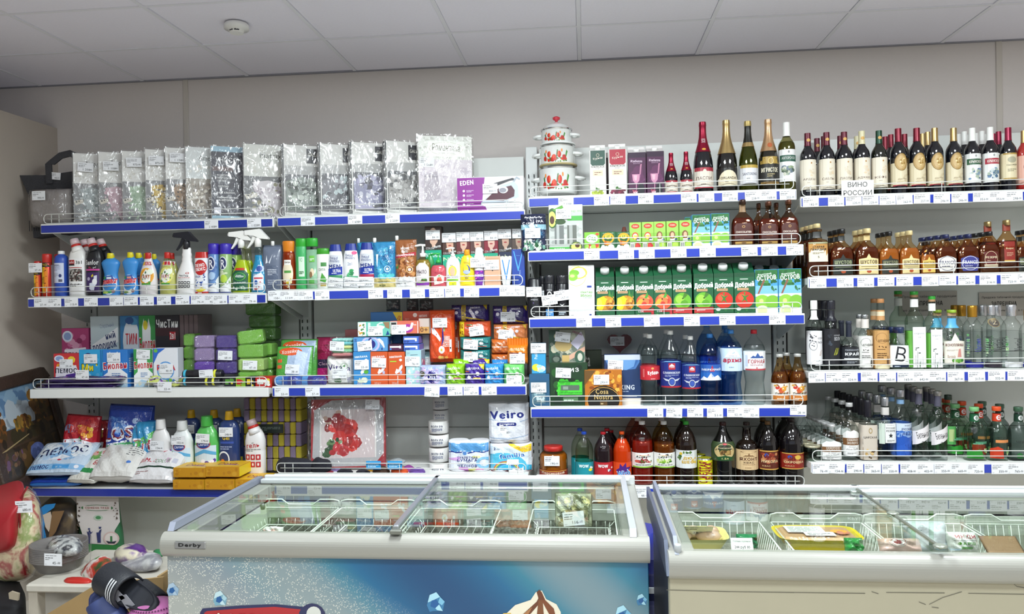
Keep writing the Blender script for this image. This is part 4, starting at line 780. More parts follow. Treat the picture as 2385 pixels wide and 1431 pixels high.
bio = "r 0 0 1 1 {a};p f4f6f8 .0 .0 1 .0 1 .35 .7 .5 .72 .82 .6 .96 .5 .84 .34 .86 .3 .96 .2 .84 .2 .4 .0 .3;p b8d8ee .0 .0 1 .0 1 .1 .4 .2;t Биолан .5 .58 .98 .21 fff 4 4;t Биолан .5 .58 .94 .18 c42030 3 3;l .36 .26 .36 .14 3 5a80b8;e .3 .09 .08 .06 d8dcc8;b .05 .02 .9 .14 8 .05 {b}"
put('bioc', pbox('3a9a50', bio.format(a='3f9a50', b='5ab84a,e8c83a,a82a5a')+';e .4 .86 .14 .07 e8d83a;b .2 .10 .5 .16 4 .12 8a2048,a83060', side='r 0 0 1 1 c8c4b8'), 'a3', 323, 362, 725, 'green powder box with yellow lemon and red lettering in the back row', 'box', flat=True, d=.055, dy=.27, hh=.35)
put('chist', pbox('26242a', "r 0 0 1 1 24222a;t ЧисТин .5 .88 .9 .12 f0f0f0 0 3;r 0 .70 1 .12 3a1c24;r .6 .64 .26 .12 b82430;t 2в1 .73 .70 .22 .09 fff 0 3;b .05 .05 .9 .4 26 .11 3a3840,5a5862,1c1a20,4a4852;r .36 .14 .5 .05 a82430;o .5 .3 .4 .14 .1 6a6872;o .6 .2 .4 .14 .1 8a8892"), 'a3', 361, 417, 724, 'black cleaning powder box with white slanted lettering', 'box', flat=True, d=.055, dy=.25, hh=.35, tags=[(-.12, .40, '146')])
for i in range(4): put('thin%d' % (i % 1), lambda w, h: carton('thin_box', w, h, .15, mat('6a5c5e', .6), 'r 0 0 1 1 6a5a5c;r .2 .1 .6 .2 a8a0a0', 'r 0 0 1 1 8a7c7e'), 'a3', 418+i*11, 428+i*11, 723, f'narrow greyish carton standing on edge, {ORD[i]} after the black powder box', 'box', flat=True, d=.15, dy=.25, hh=.35, group='narrow cartons')
put('pem1', pbox('c83238', pm.format(a='c8343a', b='e8a030,e8c83a,d85a3a')), 'a3', 125, 184, 824, 'red and orange powder box under the pink one', 'box', flat=True, d=.055, dy=.10, tags=[(.05, .70, '39')])
put('mif', pbox('2f9ad0', "r 0 0 1 1 2f9fd4;b 0 .0 1 .4 20 .12 8ac8e8,b8def0,5ab0dc;b .2 .5 .7 .4 14 .10 4ab0e0,2a8ac4,c8e4f4;t Миф .5 .50 .76 .26 2a4a20 0 5;t Миф .5 .505 .72 .22 f0dc2a 0 3.5;e .4 .86 .14 .06 2a2a6a;p eef4fa .6 0 .7 .18 .9 0;r .94 .4 .06 .6 1f6ab0"), 'a3', 184, 238, 815, 'sky blue powder box with bubbly yellow lettering', 'box', flat=True, d=.055, dy=.10, tags=[(.06, .76, '58')])
put('bio1b', pbox('2f78c4', bio.format(a='2f7ccc', b='c8ccb8,e8ecf0')), 'a3', 239, 297, 815, 'bright blue powder box with large red lettering', 'box', flat=True, d=.055, dy=.10, tags=[(-.05, .80, '54')])
put('bio1c', pbox('c8d4dc', bio.format(a='4aa858', b='e8ecf0,dddddd')+';p 3f9a50 0 .7 0 1 1 1 1 .9 .6 .8', side='r 0 0 1 1 b8bcc0'), 'a3', 311, 356, 813, 'white and green powder box with large red lettering', 'box', flat=True, d=.055, dy=.10, tags=[(.08, .86, '55', .05)])
put('ara', pbox('dfe2ea', "r 0 0 1 1 e4e6ec;p 2f6ac8 0 .6 0 1 .5 1 .2 .86;o .5 .42 .36 .24 .14 5a9ad8;t А .80 .50 .2 .14 c82a34 0 3;t РА .3 .5 .3 .14 c82a34 0 3;b .1 .02 .8 .2 14 .08 c8d0e0,a8b8d4,4a7ac0,7ab84a;e .1 .94 .08 .05 6ab84a", side='r 0 0 1 1 c8ccd4'), 'a3', 357, 414, 811, 'white powder box with pale blue swirl and red letters', 'box', flat=True, d=.055, dy=.09, tags=[(.1, .48, '40')])
# sponges in clear bags
def sponge(c, film_=True):
 def mk(w, h):
  t = root('kitchen_sponge'); mb = MB().box(-w/2, w/2, -.045, .045, 0, h, .006); mb.to('sponge', mat(c, .9, noise=.15, bump=.4, bscale=260), t)
  ink(t, "r 0 0 1 1 fff".replace('fff', c)+';r 0 .0 1 .16 '+('2a2a30' if False else c), w*.9, h*.9, -w*.45, h*.05, lambda x, z: -.045, m=PAPER)
  return t
 return mk
def spg(key, c, x0, x1, yt, yb, lab, dy=.10, num=None, rz=0.0, ry=0.0, fl=True):
 X0, Z1 = at(x0, yt, 3.5+dy); X1, Z0 = at(x1, yb, 3.5+dy); w_, h_ = X1-X0, Z1-Z0
 t = root('sponge_pack', lab, 'sponge', ((X0+X1)/2, 3.5+dy+.045, Z0), (0, ry, rz), 'sponge packs')
 MB().box(-w_/2, w_/2, -.045, .045, .001, h_-.001, .008).to('sponge', mat(c, .9, noise=.12, bump=.4, bscale=200), t)
 if fl: wrap(t, w_, h_-.004, .09, .004, film(20, .9, add=.05), jag=.0)
 if num: price_tag(t, 0.0, -.053, h_*.5, num, .05)
 return t
PU1, PU2, GR1, GR2 = '9380aa', '54448a', '7ab44a', 'a4c870'
for i, (y0, y1) in enumerate(((782, 812), (812, 843), (843, 868))): spg('s', [PU1, PU1, '6a48a8'][i], 449, 494, y0, y1, f'lilac sponge pack, {["top","middle","bottom"][i]} of its stack', rz=.15)
for i, (y0, y1) in enumerate(((782, 813), (813, 843), (843, 873))): spg('s', PU2, 500, 548, y0, y1, f'dark violet sponge pack, {["top","middle","bottom"][i]} of its stack', num='68' if i == 1 else None, rz=.1)
for i, (x0, x1, y0, y1) in enumerate(((551, 607, 770, 802), (551, 608, 803, 835), (552, 610, 836, 866), (552, 608, 866, 886))): spg('s', [GR1, GR1, GR2, GR1][i], x0, x1, y0, y1, f'lime green sponge pack, {ORD[i]} from the top of the front stack', num='47' if i == 2 else None, rz=.25 if i == 0 else .12, ry=-.10 if i == 0 else 0)
for i, (y0, y1) in enumerate(((778, 808), (808, 838), (838, 866))): spg('s', GR1, 425, 452, y0, y1, f'green sponge pack beside the lilac stack, {["top","middle","bottom"][i]} one', dy=.17)
for i in range(6): spg('s', '5c8c44', 578 if i % 2 else 570, 640, 705+i*30, 734+i*30, f'green sponge pack, {ORD[i]} from the top of the back column', dy=.30)
for i, (x0, x1, y0) in enumerate(((608, 632, 800), (608, 634, 832), (608, 634, 862))): spg('s', GR1, x0, x1, y0, y0+30, f'green sponge pack, {ORD[i]} down beside the front lime stack', dy=.19)
# front of the white shelf
def lay(nm, c, w, h, d, x, y, z, rz, art_, lab, cat, m=None, nz=.003, tilt=1.45, seed=1, p=4, q=4):
 """flat bag lying on its back: h runs away from the viewer"""
 t = pouch(nm, w, h, d, m or mat(c, .3, coat=.3), art_, p=p, q=q, nz=nz, seed=seed); t.location = (x, y, z+d*.42); t.rotation_euler = (-tilt, 0, rz)
 tag(t, lab, cat); return t
z3 = SH['a3'][0]
for i in range(3):
 X0 = at(80+i*6, 900, 3.52)[0]; X1 = at([262, 250, 275][i], 900, 3.52)[0]
 lay('napkin_bag', '38285e', X1-X0-.01*i, .09, .016, (X0+X1)/2+.01, 3.515+.004*i, z3+.001+.0155*i, 0, f"r 0 0 1 1 3a2a62;b 0 0 1 1 40 .03 4a3878,2a1c4c,6a58a0,8a2a88", f'flat dark violet bag on the white shelf edge, {["bottom","middle","top"][i]} of three', 'bag', seed=i, p=8, q=3)
t = KIDS and [o for o in COL.objects if o.name == 'napkin_bag.002'][0]; price_tag(t, .02, -.035, -.012, '47', .05).rotation_euler = (1.45, .05, 0)
def heap(nm, lab, cat, x0, x1, y0, z, n, size, cols, wy=.06):
 for i in range(n):
  X = at(x0+(x1-x0)*(i+.5)/n, 895, y0)[0]+R.uniform(-.006, .006)
  t = pouch(nm, size*R.uniform(.9, 1.2), size*1.1, .018, mat(R.choice(cols), .25, coat=.3), "b 0 0 1 1 9 .12 7a3a98,b8d83a,fff,3a2a5a", p=2.2, q=2.6, nz=.002, seed=i)
  t.location = (X, y0+R.uniform(0, wy), z+.012+.016*(i % 2)); t.rotation_euler = (-R.uniform(1.0, 1.4), R.uniform(-.2, .2), R.uniform(-.6, .6))
  tag(t, lab % ORD[i], cat, lab.split(',')[0]+'s')
heap('sachet', 'small green and violet sachet on the white shelf, %s from the wall', 'sachet', 335, 418, 3.535, z3, 7, .055, ['b8b8a8', 'c8d070', 'a8a4b0'])
tt = root('tag_holder', 'price tag clipped to the guard rail under the small sachets', 'price tag', (at(383, 900, 3.49)[0], 3.492, at(383, 901, 3.49)[1])); price_tag(tt, 0, 0, 0, '33', .02)
def roll(nm, c, x0, x1, yc, dy, lab, r=.019, end=None, bands=()):
 X0, Z = at(x0, yc, 3.5+dy); X1 = at(x1, yc, 3.5+dy)[0]; t = root(nm, lab, 'roll', ((X0+X1)/2, 3.5+dy, Z))
 L_ = X1-X0; P = [(0, .86), (.03, 1), (.97, 1), (1, .86)]
 o = MB().lathe(P, 2*r, L_, seg=18, z0=-L_/2).to('roll_body', mat(c, .3, coat=.3), t); o.rotation_euler = (0, math.pi/2, 0)
 for a, b, cc in bands:
  o = MB().lathe([(a, 1.03), (b, 1.03)], 2*r, L_, seg=18, z0=-L_/2, capb=False, capt=False).to('band', mat(cc, .35), t); o.rotation_euler = (0, math.pi/2, 0)
 return t
bk = [(.04, .10, '4ab8d8'), (.30, .42, '26262a'), (.62, .68, 'd8d83a'), (.80, .86, 'e8e84a')]
t = roll('bag_roll', '1c1c22', 428, 519, 872, .05, 'black refuse bag roll with yellow marks, upper of two', .021, None, bk); price_tag(t, .03, -.03, .0, '105', -.05)
roll('bag_roll', '1c1c22', 428, 515, 889, .03, 'black refuse bag roll with yellow marks, lower of two', .02, None, bk)
for i, (x0, x1, c1, c2, nm) in enumerate(((522, 548, '2a2a30', '5a9a3a', 'black'), (549, 572, '8ab83a', 'c82a2a', 'green'), (573, 594, '1e1e22', 'e8c82a', 'dark'), (595, 634, 'c02a26', 'f0f0ea', 'red'))):
 X0, Z1 = at(x0, 878, 3.54); X1 = at(x1, 878, 3.54)[0]; w_ = X1-X0-.002
 t = carton('matchbox', w_, Z1-z3, .06, mat(c1, .4), f"r 0 0 1 1 {c1};r .1 .3 .4 .5 {c2};b .4 .1 .6 .8 8 .12 {c2},222,e8d83a".replace('222', '222222')); t.location = ((X0+X1)/2, 3.565, z3); tag(t, f'small {nm} packet near the inner end of the white shelf', 'packet')
# ======== napkins and pads shelf (b3)
z3 = SH['b3'][0]
for i, (x0, x1, c) in enumerate(((642, 706, '2f5ab8'), (704, 758, '3a2f88'))):
 t = roll('bag_roll', c, x0, x1, 888, .045, ['light blue refuse bag roll in clear sleeve', 'dark blue refuse bag rolls end on'][i], .024, None, [(.05, .3, '5a9ae0'), (.5, .8, '2a3a9a')]); wrap_o = MB().lathe([(0, 1), (1, 1)], .054, .13 if not i else .11, seg=16, z0=-.06).to('clear_sleeve', film(18, .9), t); wrap_o.rotation_euler = (0, math.pi/2, 0)
sal = "r 0 0 1 1 58a84a;p a8bcd8 .3 .1 .9 .1 .98 .98 .36 .98;e .4 .86 .34 .11 e0582a;t Хозяйка .4 .86 .5 .10 f4e4dc 6 2;p c8d8ee .5 .3 .8 .2 .9 .8 .6 .9;r .04 .56 .14 .09 e8683a;r .04 .40 .14 .09 e8683a;t САЛФЕТКА .28 .08 .46 .07 f0f4ee 0 3;r .2 .0 .1 .0 fff;e .9 .06 .1 .05 d84a2a"
put('salf', doy('cleaning_cloth', mat('58a84a', .3, coat=.3), sal, d=.05, mm=GLOSSP), 'b3', 641, 726, 806, 'green pack of cleaning cloths with glass picture', 'pack', flat=True, dy=.12, rx=.18, tags=[(.0, .38, '38', .04)])
put('salf', None, 'b3', 650, 737, 790, 'second green cloth pack leaning behind the first', 'pack', flat=True, dy=.2, rx=.15)
put('pinkp', doy('cleaning_cloth', mat('98204c', .3, coat=.3), "r 0 0 1 1 981f4c;r 0 .3 1 .2 3a2a4a;t Clean .3 .40 .4 .07 d8a8c0 0 1;r 0 0 1 .3 c8287a;b 0 .6 1 .4 14 .12 a82858,7a1838", d=.05, mm=GLOSSP), 'b3', 735, 806, 785, 'crimson pack of cloths behind the napkins', 'pack', flat=True, dy=.22, rx=.1)
put('salm', lambda w, h: carton('small_carton', w, h, .06, mat('b06868', .5), "r 0 0 1 1 b46a6a"), 'b3', 804, 836, 768, 'dull pink carton behind the mint pad box', 'box', flat=True, d=.06, dy=.3)
def stripes(w, h):
 t = root('sponge_set')
 for i, c in enumerate(('d88a8a', '8ad0a0', 'e8e89a', '7acbd0', '9ad8d0')): MB().box(-w/2, w/2, -.035, .035, h*i/5, h*(i+1)/5-.001, .006).to('sponge', mat(c, .9, noise=.1, bump=.3, bscale=200), t)
 wrap(t, w, h, .07, .004, film(16, .8)); return t
def viola(w, h):
 t = pouch('napkin_pack', w, h, .10, mat('e6e4e0', .4), "r 0 0 1 1 e8e6e2;t Vita .36 .62 .56 .22 3a2a68 0 2;t a .86 .55 .1 .13 3a2a68 0 2;o .70 .66 .13 .12 .12 7aa87a;p 5a9a5a .64 .66 .74 .74 .72 .62;b .2 .04 .4 .12 5 .07 3a5a3a,5a7a5a;l .8 .05 .14 .22 4 3a3a88;r .0 .22 1 .01 c8c8c4", p=6, q=6, nz=.002); return t
PROTO_ST = put('viola', viola, 'b3', 757, 822, 831, 'white napkin pack with violet script and green leaves', 'pack', flat=True, dy=.05+.05, d=.10, tags=[(.08, .40, '70')])
X0, Z1 = at(774, 790, 3.6); X1, Z0 = at(822, 832, 3.6)
t = stripes(X1-X0, Z1-Z0); t.location = ((X0+X1)/2, 3.62, Z0+.004); tag(t, 'pack of pastel striped sponges on top of the white napkins', 'sponge pack'); price_tag(t, -.02, -.042, .05, '33', .06)
def padb(bg, sp='', side=None, nm='pad_box'): return lambda w, h: carton(nm, w, h, .09, mat(bg, .35), f"r 0 0 1 1 {bg};"+sp, side or f'r 0 0 1 1 {bg};l .2 .2 .6 .6 6 dddddd')
mil = "t МИЛАНА .46 .86 .76 .06 fff 4 2.5;e .76 .76 .09 .04 eee;r .1 .70 .4 .035 {g};p f0f0f4 .40 .38 .5 .50 .62 .46 .70 .56 .86 .62 .88 .54 .74 .42 .58 .36 .46 .33;t 20шт .4 .06 .4 .06 f0d0c0 0 1.5;r .70 .34 .14 .09 b8b8d8"
put('padb', padb('3a8ac8', mil.format(g='4ab0e0')+';e .75 .40 .14 .06 5aa83a;b .2 .06 .7 .18 10 .12 d8dcc0,a8b080,e8e8d0'), 'b3', 823, 863, 820, 'upright blue pad box with lime picture', 'box', flat=True, d=.09, dy=.05, tags=[(.0, .62, '33')])
put('pado', padb('d2592a', mil.format(g='d2592a')), 'b3', 863, 903, 820, 'upright orange pad box under a price tag', 'box', flat=True, d=.09, dy=.05, group='pad boxes', tags=[(-.0, .68, '31', .04)])
put('pado2', padb('d2592a', mil.format(g='a8c83a')), 'b3', 904, 943, 820, 'upright orange pad box with small green bar', 'box', flat=True, d=.09, dy=.05, group='pad boxes')
put('padl', padb('a8ccd4', "r 0 0 1 1 a8d0d4;b 0 0 1 .6 22 .12 c8b8d8,b8dce0,d8c8dc,e8f0f0;b .4 .4 .5 .3 5 .12 f4f4f4,d8c8dc;t 20 .16 .92 .2 .06 8aa0b0;p 3a4a6a .3 .86 .8 .87 .8 .88 .3 .875", side='r 0 0 1 1 98b4c8;b 0 .2 1 .6 8 .3 d87a9a,e8e8e8,7a8ac0'), 'b3', 945, 981, 816, 'upright pale aqua pad box with flowers', 'box', flat=True, d=.09, dy=.05, tags=[(-.1, .68, '76', .02)])
put('padl', None, 'b3', 985, 1001, 820, 'pale aqua pad box half hidden behind the flowered one', 'box', flat=True, d=.09, dy=.17)
def onb(key, mk, x0, x1, yt, yb, lab, cat='box', dy=.055, d=.09, rz=0.0, tags=(), ry=0.0, group=None, sh='b3'):
 return put(key, mk, sh, x0, x1, yt, lab, cat, flat=True, d=d, dy=dy, base=yb, rz=rz, tags=tags, ry=ry, group=group)
def obox(bg, sp, d=.09, side=None, nm='pad_box', top=''): return lambda w, h: carton(nm, w, h, d, mat(bg, .35), f"r 0 0 1 1 {bg};"+sp, side or f'r 0 0 1 1 {bg}', top=top)
onb('ola', obox('5a98d0', "e .5 .5 .28 .60 c8c0e4;e .5 .5 .22 .46 7ab0e0;e .5 .5 .15 .34 2c2c80;e .5 .5 .08 .5 2c2c80;t Ola! .5 .5 .46 .19 f4f4fa 90 3;t 20 .06 .8 .09 .16 2a3a8a 90 2;p eef2f6 .70 .9 .78 .94 .88 .7 .92 .3 .9 .2 .84 .44 .76 .7;p 2a3a88 .1 .55 .2 .5 .2 .52;e .84 .16 .02 .09 2a3a88", side='r 0 0 1 1 4a84c0;r .2 .2 .3 .6 2c3c88;r .6 .2 .3 .5 c8d8ec'), 823, 903, 786, 819, 'blue pad box lying across the upright boxes', tags=[(-.32, .40, '63', -.1)])
onb('mar', obox('3a1c30', "r .05 .15 .9 .7 5a2048;r .1 .5 .72 .26 e8e4ea;r .74 .4 .14 .4 e8e8ea;e .16 .3 .07 .14 4a8ad8"), 904, 939, 802, 819, 'small maroon box between the blue boxes')
for i in range(2): onb('lav%d' % 0, obox('4468c0', "r .06 .55 .76 .26 e4e8f2;r .78 .3 .12 .5 e8e8f0;t рр .22 .26 .3 .3 1c2a6a 0 3", side='r 0 0 1 1 7a68b8'), 939+i*1, 975+i*2, 784+18*i, 801+18*i, f'small royal blue box with violet side, {["upper","lower"][i]} of two', rz=.0, group='small blue boxes')
onb('mint', obox('6ac4b0', "r 0 0 .26 1 eef0ea;b 0 .05 .26 .9 14 .035 4a8a4a,d8a03a,2f6a3a;t S .72 .70 .22 .5 eefaf4 20 2;t ss .5 .5 .12 .2 d8f0e8 90 2;r .32 .3 .08 .66 d8eee4;p d8f4ec .3 .1 .5 .3 .4 .5 .28 .3;p 9a7a5a .8 1 1 1 1 .5 .88 .6;p 1a4a8a .88 .05 .94 .4 1 .1"), 833, 908, 750, 784, 'mint green pad box with chamomile edge', tags=[(.12, .36, '64')])
onb('pnk', obox('d87058', "r 0 0 .25 1 c8c0b8;r .04 .6 .18 .3 2a2a2a;e .62 .42 .20 .36 a83a98;p f0e4ec .5 .3 .6 .56 .70 .5 .76 .9 .84 .86 .78 .4 .6 .2;t ~~ .88 .7 .1 .1 fff;r .97 0 .03 1 e8d8d0"), 908, 975, 748, 778, 'coral pink pad box with violet circle', tags=[(-.36, .34, '48')], dy=.06)
onb('hid1', obox('9a8f88', "r .0 .3 1 .7 c8b8b0;t 0+ .5 .28 .8 .4 6a3a2a 0 2;r 0 0 1 .45 c89858;t 0+ .5 .25 .7 .3 6a3a2a 0 2"), 975, 1000, 742, 778, 'narrow tan box beside the coral one', dy=.08)
onb('bb', obox('3a6aa8', "p e0c030 .7 1 1 1 1 .0 .92 .1;t 0% .9 .6 .1 .3 c83a2a -30 2;r .05 0 .4 .3 a8c0dc"), 863, 938, 727, 762, 'blue box with yellow corner behind the mint one', dy=.16)
onb('rb', obox('c8543a', "e .45 .76 .08 .14 f0e8e0;t МИЛАНА .75 .7 .3 .16 f4e0d8 3 2;t BIO .16 .5 .14 .12 e8a898 0 1"), 938, 1002, 725, 762, 'brick red box behind the coral one', dy=.16)
onb('wb2', obox('c4c4c4', "r 0 0 1 1 c8c8c8"), 938, 1000, 780, 815, 'plain light grey carton behind the small blue boxes', dy=.16)
onb('bb3', obox('2f68a8', "r 0 0 1 1 2f68a8"), 912, 936, 780, 800, 'plain dark blue carton behind the maroon box', dy=.16)
onb('cl0', obox('9ab0b4', "r 0 0 1 1 98a8b0"), 905, 1000, 822, 897, 'grey backing carton behind the upright pad boxes', dy=.2)
# soft packs
def soft(bg, sp, d=.07, p=6, q=6, fr=.0, nz=.002, nm='pad_pack', coat=.4): return lambda w, h: pouch(nm, w, h, d, mat(bg, .28, coat=coat), f"r 0 0 1 1 {bg};"+sp, p=p, q=q, nz=nz, m=GLOSSP, fr=fr)
big = "o .5 .5 .44 .46 .03 e8784a;t МИЛАНА .72 .40 .42 .14 f8ece4 -90 3;p eee8ee .12 .66 .14 .56 .3 .50 .46 .40 .5 .46 .36 .58 .2 .68;p 2a2a88 .56 .66 .60 .66 .62 .44 .52 .30 .54 .44;p 5aa84a .62 .7 .66 .7 .66 .6 .62 .6;e .52 .24 .12 .075 f4f0e8;e .52 .24 .04 .025 e8c030;b .3 .06 .5 .06 6 .07 e8a048,f0c060;r .84 .2 .08 .24 e8e8e4;r .85 .26 .05 .03 333"
onb('bigo', soft('d84c1c', big, d=.08, fr=.0), 998, 1058, 722, 846, 'tall orange pack of pads standing upright', 'pack', dy=.12, d=.06, tags=[(-.04, .76, '49', .0)])
onb('bigo', None, 1040, 1070, 730, 846, 'second tall orange pack behind the first', 'pack', dy=.22, d=.08)
onb('olap', soft('a8b8e0', "b 0 0 1 1 24 .12 b8c4e8,98a8d8,c8d0ee,d4b8d8;e .5 .44 .32 .42 c0b0e0;e .5 .46 .18 .32 2c2878;t Ola! .5 .46 .42 .22 f4f4fa 3 3;t ola .14 .9 .2 .1 3a4a98;e .1 .6 .12 .14 5a5238;r .03 .05 .2 .1 3a4a98"), 979, 1040, 850, 899, 'pale lavender pad pack with dark violet badge', 'pack', dy=.05, d=.0)
ml = "t МИЛАНА .42 .80 .70 .10 f4f4ee 3 3;p 4a3a6a .1 .58 .5 .58 .6 .52 .9 .60 .9 .57 .6 .49 .5 .55 .1 .55;e .68 .55 .10 .09 e8e8e4;e .68 .55 .04 .035 c8b040;p eef0ea .12 .36 .2 .5 .34 .40 .26 .3;r .44 .32 .4 .05 {a};r .04 .64 .2 .05 {b}"
for i, (x0, x1, bg, a, b, nm) in enumerate(((1040, 1084, '86c41c', 'c84878', '2a4a8a', 'lime green'), (1084, 1130, '3e248c', 'e8c030', 'd8603a', 'dark violet'), (1130, 1174, '2a8cd4', '6a4a98', 'c83a4a', 'bright blue'), (1174, 1222, '6cc468', 'f0f0ea', '5aa858', 'pale green'))):
 ex = ';p e8d82a .7 1 1 1 1 .72' if i == 1 else ''
 onb('ml%d' % i, soft(bg, ml.format(a=a, b=b)+ex, nz=.003), x0, x1, 847, 897, f'{nm} small pad pack in the front row', 'pack', dy=.05, d=.0, group='small pad packs', tags=[(.05, .26, '45', 0)] if i == 3 else ())
 if i < 3: onb('ml%d' % i, None, x0+16, x1+12, 836, 886, f'{nm} pad pack lying just behind the front one', 'pack', dy=.13, d=.0, group='small pad packs')
twin = lambda bg, y_: soft(bg, f"p {y_} .28 0 .40 0 .40 1 .28 1;t ЭКОНОМИЯ .34 .5 .36 .20 2a2060 90 1;e .14 .55 .05 .10 e8e4f0;p e8e4f4 .48 .7 .52 .8 .62 .5 .68 .2 .6 .2 .52 .5;t МИЛАНА .13 .80 .2 .1 f0ecf8 3 2;t МИЛАНА .66 .84 .26 .1 f0ecf8 3 2;e .70 .56 .05 .10 e8e4f0;p {y_} .86 1 .97 1 .97 .7;p {y_} .4 .3 .9 .1 .9 .06 .4 .2;t 18_шт .52 .12 .1 .08 e8e8f0", nm='pad_pack', nz=.002)
onb('twv', twin('33246c', 'd8b828'), 1052, 1140, 710, 750, 'violet twin pad pack with yellow band, on the middle stack', 'pack', dy=.20, d=.0)
onb('twv', None, 1148, 1232, 712, 755, 'violet twin pad pack with yellow band, beside the bay upright', 'pack', dy=.18, d=.0, tags=[(-.12, .4, '64')])
onb('o10', soft('c8502a', "r 0 0 .17 1 e8d028;t 10 .08 .70 .12 .3 8a2a10 0 3;t +2 .08 .30 .12 .24 8a2a10 0 3;t МИЛАНА .62 .76 .3 .14 f4e4dc 3 3;r .26 .76 .18 .06 3a7a3a;p 3a2a4a .22 .62 .5 .60 .5 .56 .22 .58;p f0e4e0 .3 .3 .5 .45 .52 .3 .4 .16"), 1070, 1144, 748, 786, 'orange pad pack with yellow ten plus two end', 'pack', dy=.16, d=.0, tags=[(.16, .4, '58', -.1)])
teal = "t МИЛАНА .6 .78 .36 .18 d8ece8 3 3;r .14 .78 .26 .1 c8603a;p 3a2a4a .1 .5 .5 .5 .7 .4 .95 .5 .95 .44 .7 .34 .5 .42 .1 .44;e .72 .5 .07 .14 d8d8d0;r .5 .2 .4 .07 b85a4a"
onb('teal', soft('1f7a7a', teal), 1072, 1144, 785, 813, 'teal pad pack above its twin in the middle stack', 'pack', dy=.15, d=.0, tags=[(-.24, .4, '44', .08)], group='teal pad packs')
onb('teal', None, 1073, 1143, 814, 842, 'teal pad pack at the bottom of the middle stack', 'pack', dy=.15, d=.0, group='teal pad packs')
onb('two', twin('cc7a48', 'e0b848'), 1150, 1230, 755, 792, 'orange twin pad pack under the violet one', 'pack', dy=.17, d=.0, tags=[(-.24, .36, '45', .1)])
for i in range(2): onb('oo', soft('cc6a2c', "r 0 .44 1 .08 e8d8c8;t МИЛАНА .5 .74 .5 .16 e8b898;e .5 .24 .1 .14 b8602a"), 1145, 1190, 790+34*i, 824+32*i, f'plain orange pad pack, {["upper","lower"][i]} one of the back stack', 'pack', dy=.15, d=.0, group='plain orange pad packs')
onb('osm', soft('dc7a1c', "t МИЛАНА .5 .80 .7 .1 f4dcc0 3 2;r .1 .70 .8 .10 e8a868;p 3a2a4a .1 .62 .5 .60 .9 .58 .9 .54 .5 .56 .1 .58;e .66 .58 .09 .06 e8e0d0", p=5, q=5, fr=.03), 1182, 1230, 803, 848, 'small orange pad pack in clear film on the pale green one', 'pack', dy=.07, d=.0, tags=[(.02, .3, '50')])
# clear ornaments under the second shelf
for i, (x0, x1) in enumerate(((903, 936), (950, 978), (980, 1012))):
 X0, Z1 = at(x0, 697, 3.75); X1, Z0 = at(x1, 724, 3.75)
 t = pouch('clear_pack', X1-X0, Z1-Z0, .05, film(30, 1.0, 'b8b8bc', .12), '', p=4, q=4, nz=.006, seed=i); t.location = ((X0+X1)/2, 3.72, Z0); tag(t, f'crumpled clear pack on the boxes, {ORD[i]} from the wall side', 'pack', 'crumpled clear packs')
# ======== lowest household shelves (a4, b4)
z4 = SH['a4'][0]
def bagp(bg, sp, d=.10, nz=.006, nm='powder_bag', p=3.2, fr=.0): return lambda w, h: pouch(nm, w, h, d, mat(bg, .3, coat=.25), f"r 0 0 1 1 {bg};"+sp, p=p, q=3, bottom=1, nz=nz, m=GLOSSP, fr=fr)
rb = "b 0 .7 1 .3 24 .12 b82430,98182a,c83a3a;e .24 .80 .18 .07 8a94b8;b .45 .66 .5 .22 12 .08 e8a030,d8602a,e8c040;p 4a8a3a .5 .62 .62 .70 .7 .62;p f0eef4 .0 .34 .1 .62 .6 .66 .95 .60 .9 .34 .5 .28;t ПЕМОС .46 .49 .88 .14 26264a 0 3;p 4a2a88 .5 .30 .9 .42 .85 .32;e .8 .12 .1 .05 d8d0e8"
put('rbag', bagp('b0202e', rb), 'a4', 138, 218, 968, 'red bag of washing powder leaning beside the wall', 'bag', flat=True, dy=.16, rx=.10, tags=[(-.08, .36, '272', -.1)], ry=.08)
put('rbag', None, 'a4', 176, 250, 980, 'red bag of washing powder behind the leaning one', 'bag', flat=True, dy=.30, rx=.1)
put('losk', bagp('26409c', "r 0 .78 1 .22 24409a;b .0 .6 1 .26 20 .12 5a8ad0,a8c0e8,2f5ab0;p e8ecf4 .0 .0 .0 .46 1 .62 1 0;t LOSK .50 .64 .98 .18 e8e8f0 8 6;t LOSK .50 .64 .92 .14 7a1c2a 8 3;p 3a9a5a 0 .44 .4 .50 1 .58 1 .54 .4 .46;t Total .26 .36 .34 .07 26409a 0 3;t 3в1 .3 .28 .2 .07 26409a 0 3;l .5 .26 .4 .12 3 c8404a", d=.12), 'a4', 242, 346, 944, 'large blue bag of washing powder with maroon lettering', 'bag', flat=True, dy=.16, rx=.08, ry=.05)
put('tib', bagp('2a74b8', "r 0 .5 1 .5 2f88b8;p 5ab05a 0 .6 1 .86 1 .7 0 .5;t Tid .56 .62 .7 .2 e8e8f0 0 6;t Tid .56 .62 .62 .16 982434 0 3;r .1 .3 .5 .1 d8dce8;b 0 0 1 .3 10 .2 2a3a98,5a9ad8,e8e8f0"), 'a4', 309, 366, 980, 'blue and green powder bag behind the white bottle', 'bag', flat=True, dy=.14, rx=.05, tags=[(.0, .34, '380')])
SOFTN = [(0,.88),(.02,.96),(.3,1),(.55,1),(.68,.93),(.78,.74),(.82,.56),(.84,.50),(.84,.50),(.86,.5)]
def softn(c, cap, sp, z1=.56): return lambda w, h: bottle('fabric_softener', SOFTN, w, h, c, art=[(sp, .24, z1+.14, .84)], k=.55, caps=[('cap', .85, 1, .46, .42, cap)])
